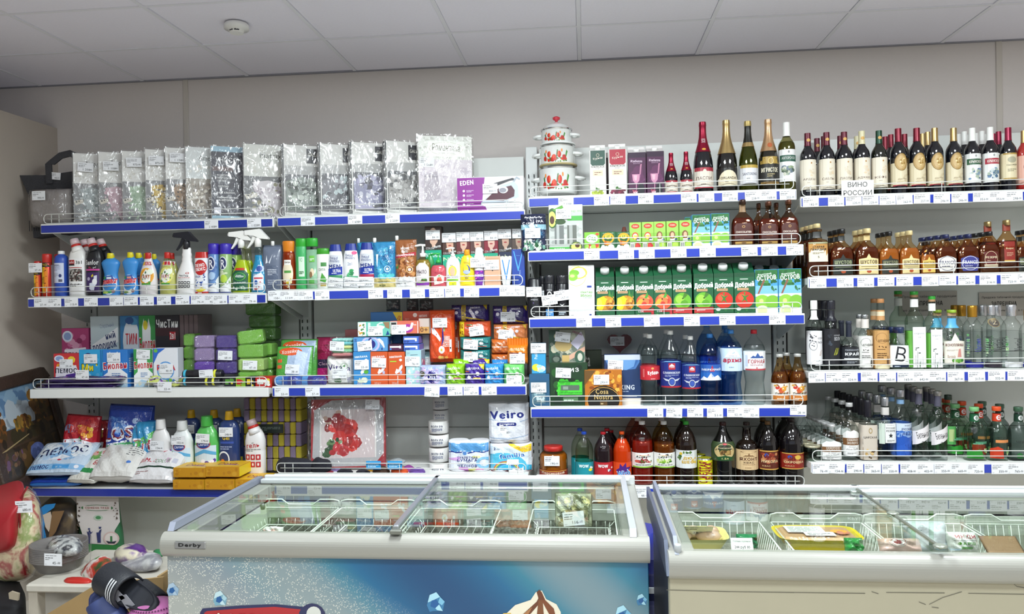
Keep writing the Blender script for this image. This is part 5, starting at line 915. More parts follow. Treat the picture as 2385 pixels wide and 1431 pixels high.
put('sf0', softn(mat('dedcdc', .3), mat('e6e4e4', .3), "r 0 0 1 .60 e8c8d0;b .0 .25 1 .4 14 .14 f0dce0,e0a8b8,e8e0c0;t концентрат .5 .16 .8 .09 8a2a4a 0 1;r 0 0 1 .08 c84a6a", .5), 'a4', 350, 400, 977, 'white softener bottle with pink flower label', 'bottle', k=.55, dy=.09, base=None, tags=[(-.05, .60, '154', .04)])
cht = "r 0 .0 1 .72 e8ecf0;r 0 .0 1 .72 cfe0ee;e .45 .76 .34 .15 b84a4a;e .45 .76 .30 .13 22408a;t Chirton .45 .76 .5 .10 eef 4 2;p 5aa8d8 0 .44 .5 .6 1 .5 1 .4 .5 .48 0 .34;b .3 .0 .7 .3 12 .09 eef,c8d0e8,d87a8a".replace('eef', 'eeeeff')
put('sf1', softn(mat('dfe2e2', .3), mat('d8dada', .3), cht), 'a4', 398, 452, 980, 'white softener bottle with blue river label', 'bottle', k=.55, dy=.09, tags=[(-.05, .70, '102', .04)])
put('sf2', softn(mat('58b858', .25, coat=.3), mat('4ab04a', .3), cht.replace('c8d0e8,d87a8a', '5a3a98,e8d83a')), 'a4', 452, 513, 969, 'green softener bottle with violet and yellow flowers', 'bottle', k=.55, dy=.09, tags=[(-.05, .68, '179', .05)])
def navy(w, h): return bottle('washing_gel', [(0,.9),(.02,1),(.76,1),(.84,.85),(.88,.5)], w, h, mat('263a6e', .25, coat=.3), art=[("e .45 .9 .34 .08 3a64a8;t Chirton .45 .9 .56 .05 e8e8f4 8 2;t Gel .45 .72 .4 .10 e8c82a 0 3;r .1 .58 .8 .05 3a54a8;l .1 .44 .7 .1 2 a8b4d8;o .3 .2 .36 .2 .2 e8ecf4;e .24 .14 .12 .07 d87a2a;r .55 .02 .4 .12 d8c82a", .22, .80, .84)], k=.6, n=2.8, caps=[('cap', .88, 1, .42, .34, mat('d8a81c', .35))])
put('nav', navy, 'a4', 510, 558, 958, 'navy washing gel bottle with amber cap, under a price tag', 'bottle', k=.6, dy=.10, tags=[(-.02, .72, '248')])
for i, (x0, x1, yt) in enumerate(((424, 468, 955), (476, 522, 955), (530, 575, 952))): put('nav', None, 'a4', x0, x1, yt, f'navy gel bottle with amber cap, {ORD[i]} of the back row', 'bottle', k=.6, dy=.24)
put('gelw2', gel('toilet_gel', mat('e4e2e2', .3), "t гель .5 .88 .7 .09 b82a34 6 2;l .1 .74 .8 .08 2 888;"+''.join('r %.2f %.2f .24 .14 b83038;e %.2f %.2f .05 .04 e8e0e0;' % (.08+.29*i, .52-.19*j, .2+.29*i, .59-.19*j) for i in range(3) for j in range(2))+"l .2 .1 .6 .1 2 b86a6a;t 69 .5 .96 .1 .04 444"), 'a4', 571, 618, 976, 'white toilet gel bottle with red pictograms', 'bottle', k=.62, dy=.10)
# sponge wall at the inner end: columns of yellow and violet sponges
for r_ in range(6):
 for c_ in range(5):
  if r_ < 1 and c_ == 0: continue
  y0 = 1098-r_*28.5; x0 = 566+c_*27
  X0, Z0 = at(x0, y0, 3.74); X1, Z1 = at(x0+26.4, y0-28, 3.74); ww = (X1-X0)/2
  t = root('sponge_pair', f'yellow and violet sponge pair, {ORD[r_]} from the bottom, {ORD[c_]} column past the gel bottles', 'sponge', ((X0+X1)/2, 3.79, Z0), group='yellow and violet sponge wall')
  dk = (r_ // 2) % 2
  bx('soft_side', -ww+.001, -.001, -.045, .045, 0, Z1-Z0-.001, mat('c2b23a' if dk else '8a7a94', .95, noise=.15, bump=.4, bscale=200), t, .004)
  bx('rough_side', .001, ww-.001, -.045, .045, 0, Z1-Z0-.001, mat('8a7a94' if dk else 'b8a838', .95, noise=.15, bump=.4, bscale=200), t, .004)
X0, Z0 = at(612, 1010, 3.72); t = carton('label_card', .15, .045, .004, mat('26302c', .5), 'r 0 0 1 1 26302c;l .1 .3 .8 .5 3 7a8a80'); t.location = (X0+.03, 3.725, Z0); tag(t, 'small dark green card strapped across the sponge wall', 'card')
# bags and soap lying along the front
def front_bag(nm, bg, x0, x1, yc, w2, d, art_, lab, rz=0.0, tilt=1.25, z=0.0, seed=1, m=None, nz=.003, Y=3.47):
 X0 = at(x0, yc, Y)[0]; X1 = at(x1, yc, Y)[0]; t = pouch(nm, X1-X0, w2, d, m or mat(bg, .32, coat=.3), f"r 0 0 1 1 {bg};"+art_, p=4, q=3.4, nz=nz, seed=seed, m=GLOSSP)
 t.location = ((X0+X1)/2, Y, z4+d*.45+z); t.rotation_euler = (-tilt, 0, rz); tag(t, lab, 'bag'); return t
front_bag('powder_bag', '2f6cb8', 60, 184, 1120, .24, .045, "r 0 0 1 .12 26409a", 'lower white and blue powder bag lying at the wall end', .12, 1.5)
fbg = front_bag('powder_bag', 'c4d4e6', 62, 188, 1110, .22, .06, "b 0 .3 1 .7 26 .12 dfe8f2,8ab4dc,b8d0ea,f0f4f8;t ПЕМОС .5 .62 .8 .22 26305a 10 3;r .0 .06 1 .14 8ab8e0;t ПЕМОС .22 .12 .32 .09 26306a 3 3;r .45 .08 .3 .09 4a9ad8;e .88 .13 .04 .05 e8e8f0;p e8ecf4 .3 .3 .5 .5 .7 .4;e .5 .36 .04 .05 c83a4a", 'upper white and blue powder bag lying at the wall end', .10, 1.0, .04, 2)
front_bag('powder_bag', 'e2e0d8', 152, 222, 1120, .24, .07, "r 0 .14 1 .12 2f8a4a;p 5aa84a .2 .5 .5 .8 .9 .6 .5 .5;b .0 .5 1 .4 6 .14 c8404a,e8e8e4,7ab05a;t Био .8 .42 .3 .12 b8303a 0 3;e .3 .7 .2 .1 d8a8a0", 'white powder bag with green stripe lying on the shelf', -.1, 1.05, .0, 3)
front_bag('powder_bag', 'dcdad6', 207, 312, 1115, .235, .10, "l .66 .5 .3 .3 5 777;e .8 .3 .05 .04 4a7ac8", 'plump plain white powder bag lying on the shelf', .05, 1.0, .0, 4, nz=.006)
front_bag('powder_bag', 'e0dee0', 300, 402, 1118, .225, .075, "t BiMax .24 .50 .4 .13 b8283a 0 3;t COLOR .62 .46 .36 .10 6a8a6a 0 2;r 0 .26 1 .05 1f3a2c;r .7 .42 .1 .12 c8a8c0;r .84 .42 .1 .14 c0c0d0;b .4 .75 .6 .2 8 .08 c82a4a,3a3aa8,8a4ab0,4a9a4a;t 0 .3 .85 .0 .0 fff;l .1 .1 .3 .1 2 a88a8a", 'white powder bag with dark green stripe and coloured letters', .0, 1.0, .0, 5)
pot = "t Dosia .52 .55 .56 .30 8a3a4a 4 2;p 6a4ab8 .1 .2 .5 .4 .9 .3 .9 .24 .5 .3;r 0 0 1 .06 e8e8e0"
def soapbox(x0, x1, yb, yt, lab, dy=-.03, rz=0.0):
 X0, Z0 = at(x0, yb, 3.5+dy); X1, Z1 = at(x1, yt, 3.5+dy); w_, h_ = X1-X0, Z1-Z0
 t = carton('soap_box', w_, h_, .14, mat('c48a1c', .4), "r 0 0 1 1 c68c1c;b 0 0 1 1 10 .05 d09a2c,b87c1c", 'r 0 0 1 1 e8d020', top='r 0 0 1 1 e8b828;t Dosia .5 .5 .56 .34 8a2a3a 0 2;p 6a4ab8 .1 .2 .5 .36 .9 .3 .9 .24 .5 .3')
 t.location = ((X0+X1)/2, 3.5+dy+.072, z4 if yb > 1125 else Z0); t.rotation_euler = (0, 0, rz); tag(t, lab, 'box', 'yellow detergent boxes')
zz = at(450, 1138, 3.47)[1]
for i, (x0, x1, yb, yt, lab, rz) in enumerate(((402, 474, 1136, 1114, 'yellow detergent box, lower outer one', 0), (476, 545, 1136, 1113, 'yellow detergent box, lower middle one', .0), (547, 625, 1135, 1111, 'yellow detergent box, lower inner one', .0), (403, 478, 1113, 1091, 'yellow detergent box, upper outer one', 0), (478, 556, 1112, 1088, 'yellow detergent box, upper inner one', .0))): soapbox(x0, x1, yb, yt, lab, rz=rz)
# b4: wrapped picture, toilet paper
z4b = SH['b4'][0]
def pict(w, h):
 t = root('framed_picture'); bx('frame', -w/2, w/2, 0, .018, 0, h, mat('a8303a', .4), t, .003)
 ink(t, "r 0 0 1 1 a83238;p b8b8ba .16 .02 .84 .02 .98 .2 .98 .84 .86 .98 .28 .98 .04 .84 .02 .16;r .12 .14 .76 .70 d8cccb;p d8c8c8 .4 .14 .88 .14 .88 .84 .6 .84;b .14 .5 .3 .34 14 .05 8a2a28,c8a898,6a5a4a;b .22 .2 .5 .6 26 .10 c02a26,d83a30,a01c1c;b .14 .14 .3 .3 12 .04 3a5a3a,2a4a2a,6a8a5a;b .24 .16 .3 .2 8 .05 c83a40,b02a30;r .12 .14 .02 .7 e4e0dc;r .86 .14 .02 .7 e4e0dc", w, h, -w/2, 0, lambda x, z: 0)
 wrap(t, w, h, .05, .006, film(9, 1.3, add=.10)); return t
X0, Z1 = at(727, 958, 3.62); X1, Z0 = at(903, 1098, 3.62)
t = pict(X1-X0, .33); t.location = ((X0+X1)/2-.005, 3.60, z4b+.012); t.rotation_euler = (-.16, -.03, .0); tag(t, 'red framed rose picture in clear film leaning on the backing', 'picture'); price_tag(t, .13, -.03, .295, '290', .03)
def tproll(w, h):
 t = root('paper_roll'); MB().lathe([(0, .96), (.03, 1), (.97, 1), (1, .96)], w, h, seg=22).to('paper', mat('e2e0dd', .8, noise=.03, bump=.2, bscale=80), t)
 ink(t, "t ВОЛУ_РА .5 .62 .66 .16 3a4468 0 2;l .2 .2 .6 .3 4 5a6488", w*.9, h, -w*.45, 0, surf([(0, 1), (1, 1)], w, h, 1, 2, 1.01), cols=8, m=PAPER); return t
for i, (yb, yt) in enumerate(((1112, 1078), (1078, 1042), (1042, 1012), (1012, 980))): put('tp', tproll, 'b4', 1000-i*.6, 1047-i*.8, yt, f'loose toilet paper roll, {ORD[i]} from the bottom of the front stack', 'toilet roll', dy=.10, base=yb)
for i in range(5): put('tp', None, 'b4', 1008, 1046, 925+i*30, f'loose toilet paper roll, {ORD[i]} from the top of the back stack', 'toilet roll', dy=.24, base=955+i*30)
def tpack(sp, cols=2, rows=2):
 def mk(w, h):
  t = root('toilet_paper_pack'); rw, rh = w/cols, h/rows
  for i in range(cols):
   for j in range(rows):
    MB().lathe([(0, .9), (.05, 1), (.95, 1), (1, .9)], rw*.98, rh, seg=20, z0=rh*j, cx=-w/2+rw*(i+.5)).to('roll', mat('e6e6ea', .6), t)
  pouch_ = pouch('x', w, h*1.0, rw*1.02, mat('e4e6ee', .35), sp, p=10, q=12, nz=.0015, m=GLOSSP); c = KIDS.pop(pouch_.name);
  for o in c: o.parent = t; KIDS[t.name].append(o); o.name = 'printed_wrapper' if 'printed' in o.name else 'wrapper'
  bpy.data.objects.remove(pouch_); return t
 return mk
put('tp1', tpack("r 0 0 1 1 e2e6f0;r 0 .66 1 .30 5a9ad0;p 2a3a8a 0 .66 .1 .70 .2 .66 .4 .68 .5 .64 .7 .70 .85 .66 1 .70 1 .66 .85 .63 .7 .66 .5 .60 .4 .64 .2 .62 .1 .66 0 .62;e .42 .62 .07 .09 dce8f4;e .42 .62 .05 .065 5a8ac8;p d8a8dc 0 .44 .3 .5 .3 .36 0 .4;p e8e89a .6 .52 .8 .54 .8 .46 .6 .46;t ТУАЛЕТНАЯ .48 .47 .5 .07 2a3078 0 3;t БУМАГА .48 .38 .5 .09 2a3078 0 3;t ИЗ .5 .315 .08 .035 2a3078 0 2;t НАБЕРЕЖНЫХ .48 .265 .44 .04 2a3078 0 2;t ЧЕЛНОВ .48 .19 .48 .08 2a3078 0 3;p d078d0 .26 0 .50 0 .50 .14 .26 .14;p dcd87a .5 0 .7 0 .7 .14 .5 .1;e .78 .06 .1 .07 e88ac0;o .9 .3 .2 .2 .4 8ac0e0"), 'b4', 1046, 1142, 1024, 'blue and white four roll toilet paper pack with violet lettering', 'toilet paper', flat=True, dy=.12)
put('tp2', tpack("r 0 0 1 1 dce8f0;e .3 .2 .6 .5 5ac0e0;e .7 .0 .5 .3 3ab0d8;p f0c830 .44 1 1 1 1 .76 .8 .72 .6 .86;t Экономичный .74 .90 .34 .04 8a3a2a -3 1;t выгод .8 .84 .2 .04 8a3a2a -3 1;t 2 .12 .84 .05 .09 2a3a7a 0 3;t слоя .2 .82 .07 .04 2a3a7a;r .49 .0 .01 .8 c8d8e4;t familia .54 .60 .62 .17 f0f4fa 6 5;t familia .54 .60 .60 .15 2a68b8 6 2;o .40 .06 .32 .34 .08 d86a3a;o .40 .06 .29 .30 .08 e8c83a;o .40 .06 .26 .27 .08 5ab05a;o .4 .06 .23 .24 .08 4a6ac8;p f4f6fa .4 .26 .7 .26 .7 .46 .42 .46;r 0 0 1 .03 c83a3a"), 'b4', 1142, 1241, 1030, 'light blue four roll toilet paper pack with rainbow', 'toilet paper', flat=True, dy=.12, tags=[(.25, .18, '93')])
ve = "r 0 0 1 1 e6e8ee;t Veiro .47 .74 .84 .20 26307c 3 5;l .3 .585 .26 .03 1 6a7ab0;r .24 .44 .44 .09 26307c;e .24 .485 .03 .045 26307c;e .68 .485 .03 .045 26307c;t ДОМАШНЯЯ .46 .485 .38 .05 f0f0f8 0 2;p 8ab0dc 0 .14 .5 .1 1 .2 1 .19 .5 .09 0 .13;p 8ab0dc 0 .62 .2 .6 .2 .59 0 .61;p 8ab0dc .8 .56 1 .62 1 .61 .8 .55"
put('tp3', tpack(ve), 'b4', 1139, 1233, 938, 'large white four roll toilet paper pack with navy lettering, on top', 'toilet paper', flat=True, dy=.12, base=1029, tags=[(-.06, .34, '80')])
# clothes and socks on the lowest shelf of the hygiene bay
def cloth(nm, c, x0, x1, yb, yt, dy, lab, cat='cloth', seed=1, d=.09, nz=.012, art_='', p=2.2):
 q = random.Random(seed); Y = 3.5+dy+d/2; t = root(nm, lab, cat); n = 14; P = []
 for i in range(n):
  a = 2*math.pi*i/n; e = q.uniform(.72, 1.15); yy = (yb+yt)/2-(yb-yt)/2*math.sin(a)*(e if math.sin(a) > 0 else .9); P.append(((x0+x1)/2+(x1-x0)/2*math.cos(a)*q.uniform(.9, 1.1), min(yy, yb)))
 blob('body', P, Y, d, mat(c, .9, noise=.25, bump=.8, bscale=45), t); return t
cloth('black_cloth', '20202a', 640, 735, 1112, 1062, .04, 'crumpled black garment at the outer end of the low shelf', seed=3)
cloth('black_cloth', '1c1c26', 722, 772, 1108, 1066, .03, 'bunched black hat like garment', seed=5)
cols_ = [('8a2a3a', 'red'), ('7a6a9a', 'lilac'), ('20202a', 'black'), ('c84a7a', 'pink'), ('2a2a34', 'charcoal'), ('b8862a', 'mustard'), ('4a3428', 'brown'), ('2a2a38', 'dark navy'), ('d8562a', 'orange'), ('8a3a8a', 'violet'), ('6a4a98', 'purple'), ('3a2a3a', 'plum')]
for i, (c, nm) in enumerate(cols_):
 x0 = 742+i*21; cloth('sock_pair', c, x0, x0+40, 1112, [1096, 1090, 1092, 1098, 1094, 1080, 1084, 1094, 1086, 1084, 1090, 1096][i], .03+.04*(i % 2), f'{nm} folded pair of socks on the low shelf', 'socks', seed=i, d=.07, nz=.006)
for i, x in enumerate((856, 906)):
 X, Z = at(x+12, 1096, 3.5); t = carton('sock_card', .07, .04, .003, mat('2f94d0', .4), 'r 0 0 1 1 2f9ad8;l .1 .3 .8 .4 2 d8ecf8'); t.location = (X, 3.515, Z); tag(t, f'bright blue sock card beside the {["mustard","orange"][i]} socks', 'card')
bx_ = cloth('grey_pack', '9aa0a4', 905, 945, 1082, 1068, .14, 'small folded grey pack above the mustard socks', 'pack', seed=9, d=.05, nz=.004)
# ======== enamel pots on the top shelf of the juice bay
ENAM = mat('eceeec', .12, coat=.8)
tul = "p 3a6a2a .12 .2 .16 .2 .10 .8 .06 .7;p 4a8a3a .84 .2 .88 .2 .96 .8 .92 .9;p 3a6a2a .5 .1 .53 .1 .62 .9 .58 .9;b .04 .06 .92 .5 34 .03 4a8a3a,6a9a4a,3a6a2a,e8e8e0;b .06 .10 .88 .34 8 .07 c82a1c,b01c18,d83a26;e .26 .62 .07 .20 c02418;e .29 .66 .035 .16 e0563c;e .46 .40 .09 .20 c82a1c;e .44 .46 .045 .12 e05a3a;e .66 .60 .07 .22 c42a1c;e .64 .66 .03 .16 e0603c;e .84 .40 .065 .18 b82018;e .10 .36 .06 .16 c02818;e .76 .86 .025 .11 e8862a;e .14 .82 .025 .11 e8862a;p 3a6a2a .3 .1 .34 .3 .26 .5"
def pot(key, x0, x1, yb, yt, lab, lid=False):
 Y = 3.6+.17; X0, Z0 = at(x0, yb, Y); X1, Z1 = at(x1, yt, Y); w_, h_ = X1-X0, Z1-Z0; Xc = (X0+X1)/2
 t = root('enamel_pot', lab, 'pot', (Xc, Y, Z0), (0, 0, -.12))
 P = [(0, .90), (.03, .96), (.08, 1), (.97, 1), (.985, 1.03), (1, 1.03)]; MB().lathe(P, w_, h_, seg=36).to('pot_body', ENAM, t)
 MB().lathe([(.965, 1.035), (1.0, 1.05)], w_, h_, seg=36, capb=False, capt=False).to('steel_rim', CHROME, t)
 ink(t, tul, w_*.76, h_*.74, -w_*.38, h_*.06, surf([(0, 1), (1, 1)], w_, h_, 1, 2, 1.008), cols=12)
 for s in (-1, 1):
  r = w_/2; MB().tube([(s*(r-.003), -.03, h_*.62), (s*(r+.018), -.028, h_*.60), (s*(r+.034), -.016, h_*.585), (s*(r+.038), 0, h_*.58), (s*(r+.034), .016, h_*.585), (s*(r+.018), .028, h_*.60), (s*(r-.003), .03, h_*.62)], .0075, 8).to('handle', ENAM, t)
 if lid:
  l = root('pot_lid_body'); bpy.data.objects.remove(l)
  l = MB().lathe([(0, 1.04), (.06, 1.06), (.12, 1.0), (.45, .82), (.75, .5), (.9, .2), (1, .14)], w_, .042, seg=36, z0=h_).to('lid', ENAM, t)
  MB().lathe([(0, 1.06), (.09, 1.075)], w_, .042, seg=36, z0=h_, capb=False, capt=False).to('lid_rim', CHROME, l)
  MB().lathe([(0, .10), (.3, .09), (.5, .24), (.8, .26), (1, .12)], w_, .030, seg=20, z0=h_+.040).to('knob', mat('c83040', .25, coat=.4), l)
 return t
pot('a', 1258, 1343, 456, 393, 'large white enamel pot with red tulips, bottom of the tower')
pot('b', 1260, 1338, 391, 342, 'medium white enamel pot with red tulips, middle of the tower')
pot('c', 1262, 1331, 340, 304, 'small white enamel pot with lid and red knob, top of the tower', True)
for i, (yb, x0, x1) in enumerate(((390, 1256, 1345), (341, 1258, 1341))):
 X0, Z = at(x0, yb, 3.77); X1 = at(x1, yb, 3.77)[0]; t = root('spacer_lid', f'white enamel lid turned over under the {["middle","top"][i]} pot', 'pot lid', ((X0+X1)/2, 3.77, Z-.002)); MB().lathe([(0, .97), (.5, 1.0), (1, .98)], X1-X0, .008, seg=30).to('lid', mat('b8a878', .5) if not i else ENAM, t)
# -------- wine cartons and sparkling wine
def gable(name, bg, sp, cap, d=.07, roof=.10, capx=0.0, capr=.014, side=None, flap=True, top='e8e8e4', capz=.45, ch=.016):
 """carton with a slanted front roof, a rear flap and a screw cap"""
 def mk(w, h):
  t = root(name); hb = h*(1-roof); fl = .012 if flap else 0.0
  mb = MB().box(-w/2, w/2, -d/2, d/2, 0, hb, .001); mb.to('body', mat(bg, .35), t)
  MB().prism([(-d/2+.001, hb), (d/2-.001, hb), (d/2-.001, h-fl), (d/2-.014, h-fl)], -w/2+.001, w/2-.001, 'x').to('slanted_top', mat(top, .35), t)
  if flap: bx('flap', -w/2+.002, w/2-.002, d/2-.012, d/2-.006, h-fl-.002, h, mat(top, .4), t)
  ink(t, f"r 0 0 1 1 {bg};"+sp, w-.002, hb-.001, -w/2+.001, .001, lambda x, z: -d/2)
  ink(t, side or f"r 0 0 1 1 {bg}", d-.002, hb-.001, -d/2+.001, .001, lambda x, z: -w/2, face='right', name='side_print')
  zc = hb+(h-fl-hb)*capz; yc = -d/2+(d-.014)*capz
  c = MB().lathe([(0, 1), (.8, 1), (1, .88)], 2*capr, ch, seg=18).to('cap', cap, t); c.location = (capx*w, yc-.002, zc-.004); c.rotation_euler = (.5, 0, 0)
  return t
 return mk
kr = "r 0 0 1 1 e8e6e0;p {c} .04 .72 .14 .68 .86 .68 .96 .72 .96 1 .04 1;o .5 .90 .10 .035 .2 d8c8b0;t Куръян .5 .83 .6 .06 e8dcd0 8 1.5;t КРЫМСКОЕ .5 .655 .84 .045 3a3030 0 2;t вино .5 .61 .3 .02 888078;r .18 .46 .64 .12 e6cdb0;l .28 .48 .44 .08 2 8a6a5a;b .0 .16 1 .24 16 .05 d8d6d0,d0cec8;p c8c6c0 .28 .2 .34 .42 .4 .2;{f}"
gw = kr.format(c='1f4a3c', f='b .04 .0 .92 .17 26 .085 a8b838,98a82c,b8c84c,88982a;b .3 .14 .4 .05 4 .08 3a6a2a,4a7a34')
gr = kr.format(c='a82438', f='b .04 .0 .92 .17 26 .085 6a1a34,8a2848,7a2040,581230;b .3 .14 .4 .05 4 .08 3a6a2a,4a7a34')
put('krw', gable('wine_carton', 'e8e6e0', gw, WHITEP, roof=.14), 'c1', 1373, 1411, 333, 'white wine carton with green top and pale grapes', 'carton', flat=True, d=.07, dy=.05)
put('krr', gable('wine_carton', 'e8e6e0', gr, WHITEP, roof=.14), 'c1', 1417, 1459, 330, 'white wine carton with red top and dark grapes', 'carton', flat=True, d=.07, dy=.05)
put('kdk', lambda w, h: carton('wine_carton', w, h, .05, mat('4a3a40', .4), 'r 0 0 1 1 4a3a40;r 0 .9 1 .1 d8d4d0'), 'c1', 1407, 1418, 356, 'dark wine carton seen between the two white ones', 'carton', flat=True, d=.05, dy=.16)
iz = "r 0 0 1 1 4a1c42;r 0 .88 1 .12 2e1430;b 0 .2 1 .5 10 .3 5c2450,6a3060,521f48;t Изабелла .46 .80 .66 .055 e0c8dc -2 2;t ВИНО .48 .745 .4 .02 c8a8c4;p c88aa8 .20 .50 .66 .50 .62 .36 .5 .30 .36 .30 .24 .36;p e0b0c0 .28 .48 .5 .48 .46 .36 .34 .36;p c88aa8 .42 .30 .46 .30 .46 .14 .42 .14;p b87a98 .68 .72 .78 .74 .70 .5 .62 .46;b .2 .05 .3 .1 8 .06 a83a5a,c86a7a;t чк .40 .08 .24 .05 e8e0e4 0 3;e .72 .14 .2 .16 1c1c26"
put('iza', gable('wine_carton', '4a1c42', iz, WHITEP, roof=.15, top='d8d4d2', capx=-.02), 'c1', 1463, 1504, 337, 'dark purple wine carton with glass picture, outer one', 'carton', flat=True, d=.07, dy=.05)
put('iza', None, 'c1', 1506, 1546, 334, 'dark purple wine carton with glass picture, beside the small bottles', 'carton', flat=True, d=.07, dy=.05)
DG = mat('14100f', .08, coat=.6); DGG = mat('1e2414', .08, coat=.6); DGB = mat('101016', .08, coat=.6)
foilr = mat('8a1430', .3, .6); foilg = mat('bca06c', .32, .85); foils = mat('c8c8cc', .25, .8)
def champ(body, foil, lab, z0=.10, z1=.36, fz=.60, extra=(), nk=()):
 def mk(w, h):
  return bottle('sparkling_wine', CHAMP, w, h, body, parts=[('foil', fz, 1.0, foil, 1.04), ('label', z0, z1, mat(lab[0], .5), 1.008)]+list(extra), art=[(lab[1], z0, z1, .92, 1.016)]+list(nk), seg=24)
 return mk
lasp = ('d8cfc0', "r 0 0 1 1 dcd2c4;r 0 .82 1 .18 a02a3a;e .5 .8 .10 .12 dcd2c4;t ЛАСПИ .46 .48 .84 .16 5a3a34 0 1;l .3 .16 .4 .1 1 8a7a70;r 0 0 1 .06 b03040")
put('lasps', champ(DGB, foilr, lasp, .06, .34, .56, nk=[("t ЛАСПИ .5 .5 .7 .3 e8c8cc 90 2;e .5 .04 .3 .06 d8a040", .60, .84, .3, 1.06)]), 'c1', 1548, 1578, 357, 'small sparkling wine bottle with maroon foil, outer of two', 'bottle')
put('lasps', None, 'c1', 1583, 1613, 354, 'small sparkling wine bottle with maroon foil, beside the large one', 'bottle')
put('laspb', champ(DGB, foilr, lasp, .08, .36, .58, nk=[("t ЛАСПИ .5 .56 .7 .22 e8c8cc 90 2;e .5 .06 .34 .06 d8a040", .60, .84, .3, 1.06)]), 'c1', 1613, 1660, 285, 'large sparkling wine bottle with maroon foil', 'bottle')
orl = ('d8ccb0', "r 0 0 1 1 14100f;e .5 .40 .46 .48 e0d4b8;r .0 .0 1 .4 dcd0b4;t ORLANDA .5 .44 .8 .14 4a3a28 0 2;l .3 .2 .4 .08 1 8a7a60")
put('orl', champ(DG, foilg, ('14100f', orl[1]), .10, .34, .54), 'c1', 1667, 1716, 281, 'sparkling wine bottle with gold foil and oval cream label', 'bottle')
put('sol', champ(glass('c8cc98', '5a6030', rough=.05), mat('22221e', .3, .3), ('d4d4d8', "r 0 0 1 1 d6d6da;r 0 .84 1 .16 b89a40;t SANTORENO .5 .52 .8 .14 6a6a7a 0 2;l .3 .26 .4 .1 1 888"), .12, .38, .70, extra=[('wine', .01, .66, mat('4a4c18', .1, coat=.5), .97), ('gold_band', .64, .70, foilg, 1.05), ('cap_cork', .93, 1, mat('b09a60', .4, .5), 1.08)]), 'c1', 1719, 1764, 283, 'olive green sparkling wine bottle with black neck', 'bottle')
put('igr', champ(mat('1c180c', .08, coat=.6), mat('c8a078', .3, .7), ('1a1812', "r 0 0 1 1 181610;r 0 .74 1 .26 a88a40;o .5 .84 .16 .12 .2 e0c880;t ИГРИСТОЕ .46 .52 .84 .16 e8e0c8 0 3;l .3 .28 .4 .14 2 b0a070;r .0 0 1 .1 8a6a30"), .10, .48, .56, nk=[("e .5 .5 .4 .4 b05a30", .60, .68, .3, 1.06)]), 'c1', 1765, 1813, 279, 'black sparkling wine bottle with rose gold foil', 'bottle')
put('avt', lambda w, h: bottle('wine_bottle', WINE, w, h, glass('d0d0a8', '60623a', rough=.05), parts=[('wine', .01, .72, mat('5a5820', .1, coat=.5), .97), ('foil', .80, 1.0, WHITEP, 1.08), ('label', .14, .60, mat('e4e4e2', .5), 1.008)], art=[("r 0 0 1 1 e6e6e6;r 0 .62 1 .2 2f5a4a;t АВТОРСКОЕ .5 .73 .84 .08 e8e8e4 0 1.5;b .04 .16 .9 .36 20 .12 8a9a7a,6a7a8a,a8b0a8,4a5a4a,c8c8b8;e .5 .92 .06 .04 888888", .14, .60, .92, 1.016)]), 'c1', 1811, 1852, 286, 'white wine bottle with white cap and green banded label', 'bottle')
# -------- second shelf: toiletries, small juice, liqueur
put('oce', doy('bath_pouch', mat('1c2440', .3, coat=.3), "r 0 .72 1 .28 1a2038;t ~~~~ .5 .92 .7 .06 c8c8d0 0 1;t Ocean_SPA .48 .78 .84 .07 e8e8f0 6 2;r 0 .58 1 .14 88b0c0;b 0 .3 1 .34 12 .2 3a6a90,2a5a88,1c3a5a;b 0 0 1 .34 30 .10 2a5a3a,4a7a5a,c8d8c8,1f3a4a,6a9a8a,e8e8e8;p c8d8e0 .3 .7 .5 .78 .6 .6 .45 .5", d=.05, nz=.004), 'c2', 1213, 1273, 499, 'dark blue bath salt pouch with silvery writing', 'pouch', flat=True, dy=.02, dz=.0, tags=[(-.05, .48, '38')])
avo = "r 0 0 1 1 b8bcb8;r 0 .84 1 .16 e8ece4;b .0 .1 1 .5 30 .06 a8aca8,c8ccc8,989c98;r .16 .14 .28 .42 6a6e6c;r .54 .14 .28 .42 62665f;r .22 .14 .08 .42 a8acaa;r .60 .14 .1 .42 a0a4a0;t АВОКАДО_СКРАБ .78 .86 .4 .05 5aa84a 0 2;r .55 .66 .45 .10 4aa848;e .1 .72 .16 .22 2c5a24;e .09 .70 .12 .17 c8cc68;e .09 .68 .07 .09 4a2a18;e .34 .64 .16 .06 2c4a20;p 5a9a3a .1 .9 .4 1 .44 .94 .2 .86;r .0 .0 .6 .09 4aa848;e .80 .08 .20 .12 3a5a24;e .80 .09 .15 .09 c8cc68;e .84 .12 .07 .05 4a2a18;t крем .3 .05 .3 .04 e8f0e4"
put('avo', lambda w, h: carton('gift_box', w, h, .06, mat('c4c8c4', .35), avo, 'r 0 0 1 1 d8dcd8'), 'c2', 1278, 1357, 477, 'grey and green avocado gift box with clear window', 'box', flat=True, d=.06, dy=.04, tags=[(-.12, .80, '270')])
sad = "r 0 0 1 1 7ab83a;e .5 .66 .4 .24 e8ece4;t Сад .5 .66 .5 .26 4a8a3a -6 3;t Фруктовый .45 .84 .4 .06 2a6a3a;b 0 .0 1 .42 14 .12 c83a2a,e8a03a,9ac84a,e8e0b8,b82a24;e .86 .90 .12 .07 d84a2a"
put('sad', lambda w, h: carton('juice_carton', w, h, .045, mat('7ab83a', .35), sad, 'r 0 0 1 1 5a9a30'), 'c2', 1361, 1397, 541, 'small lime green juice carton with white circle', 'juice', flat=True, d=.045, dy=.04)
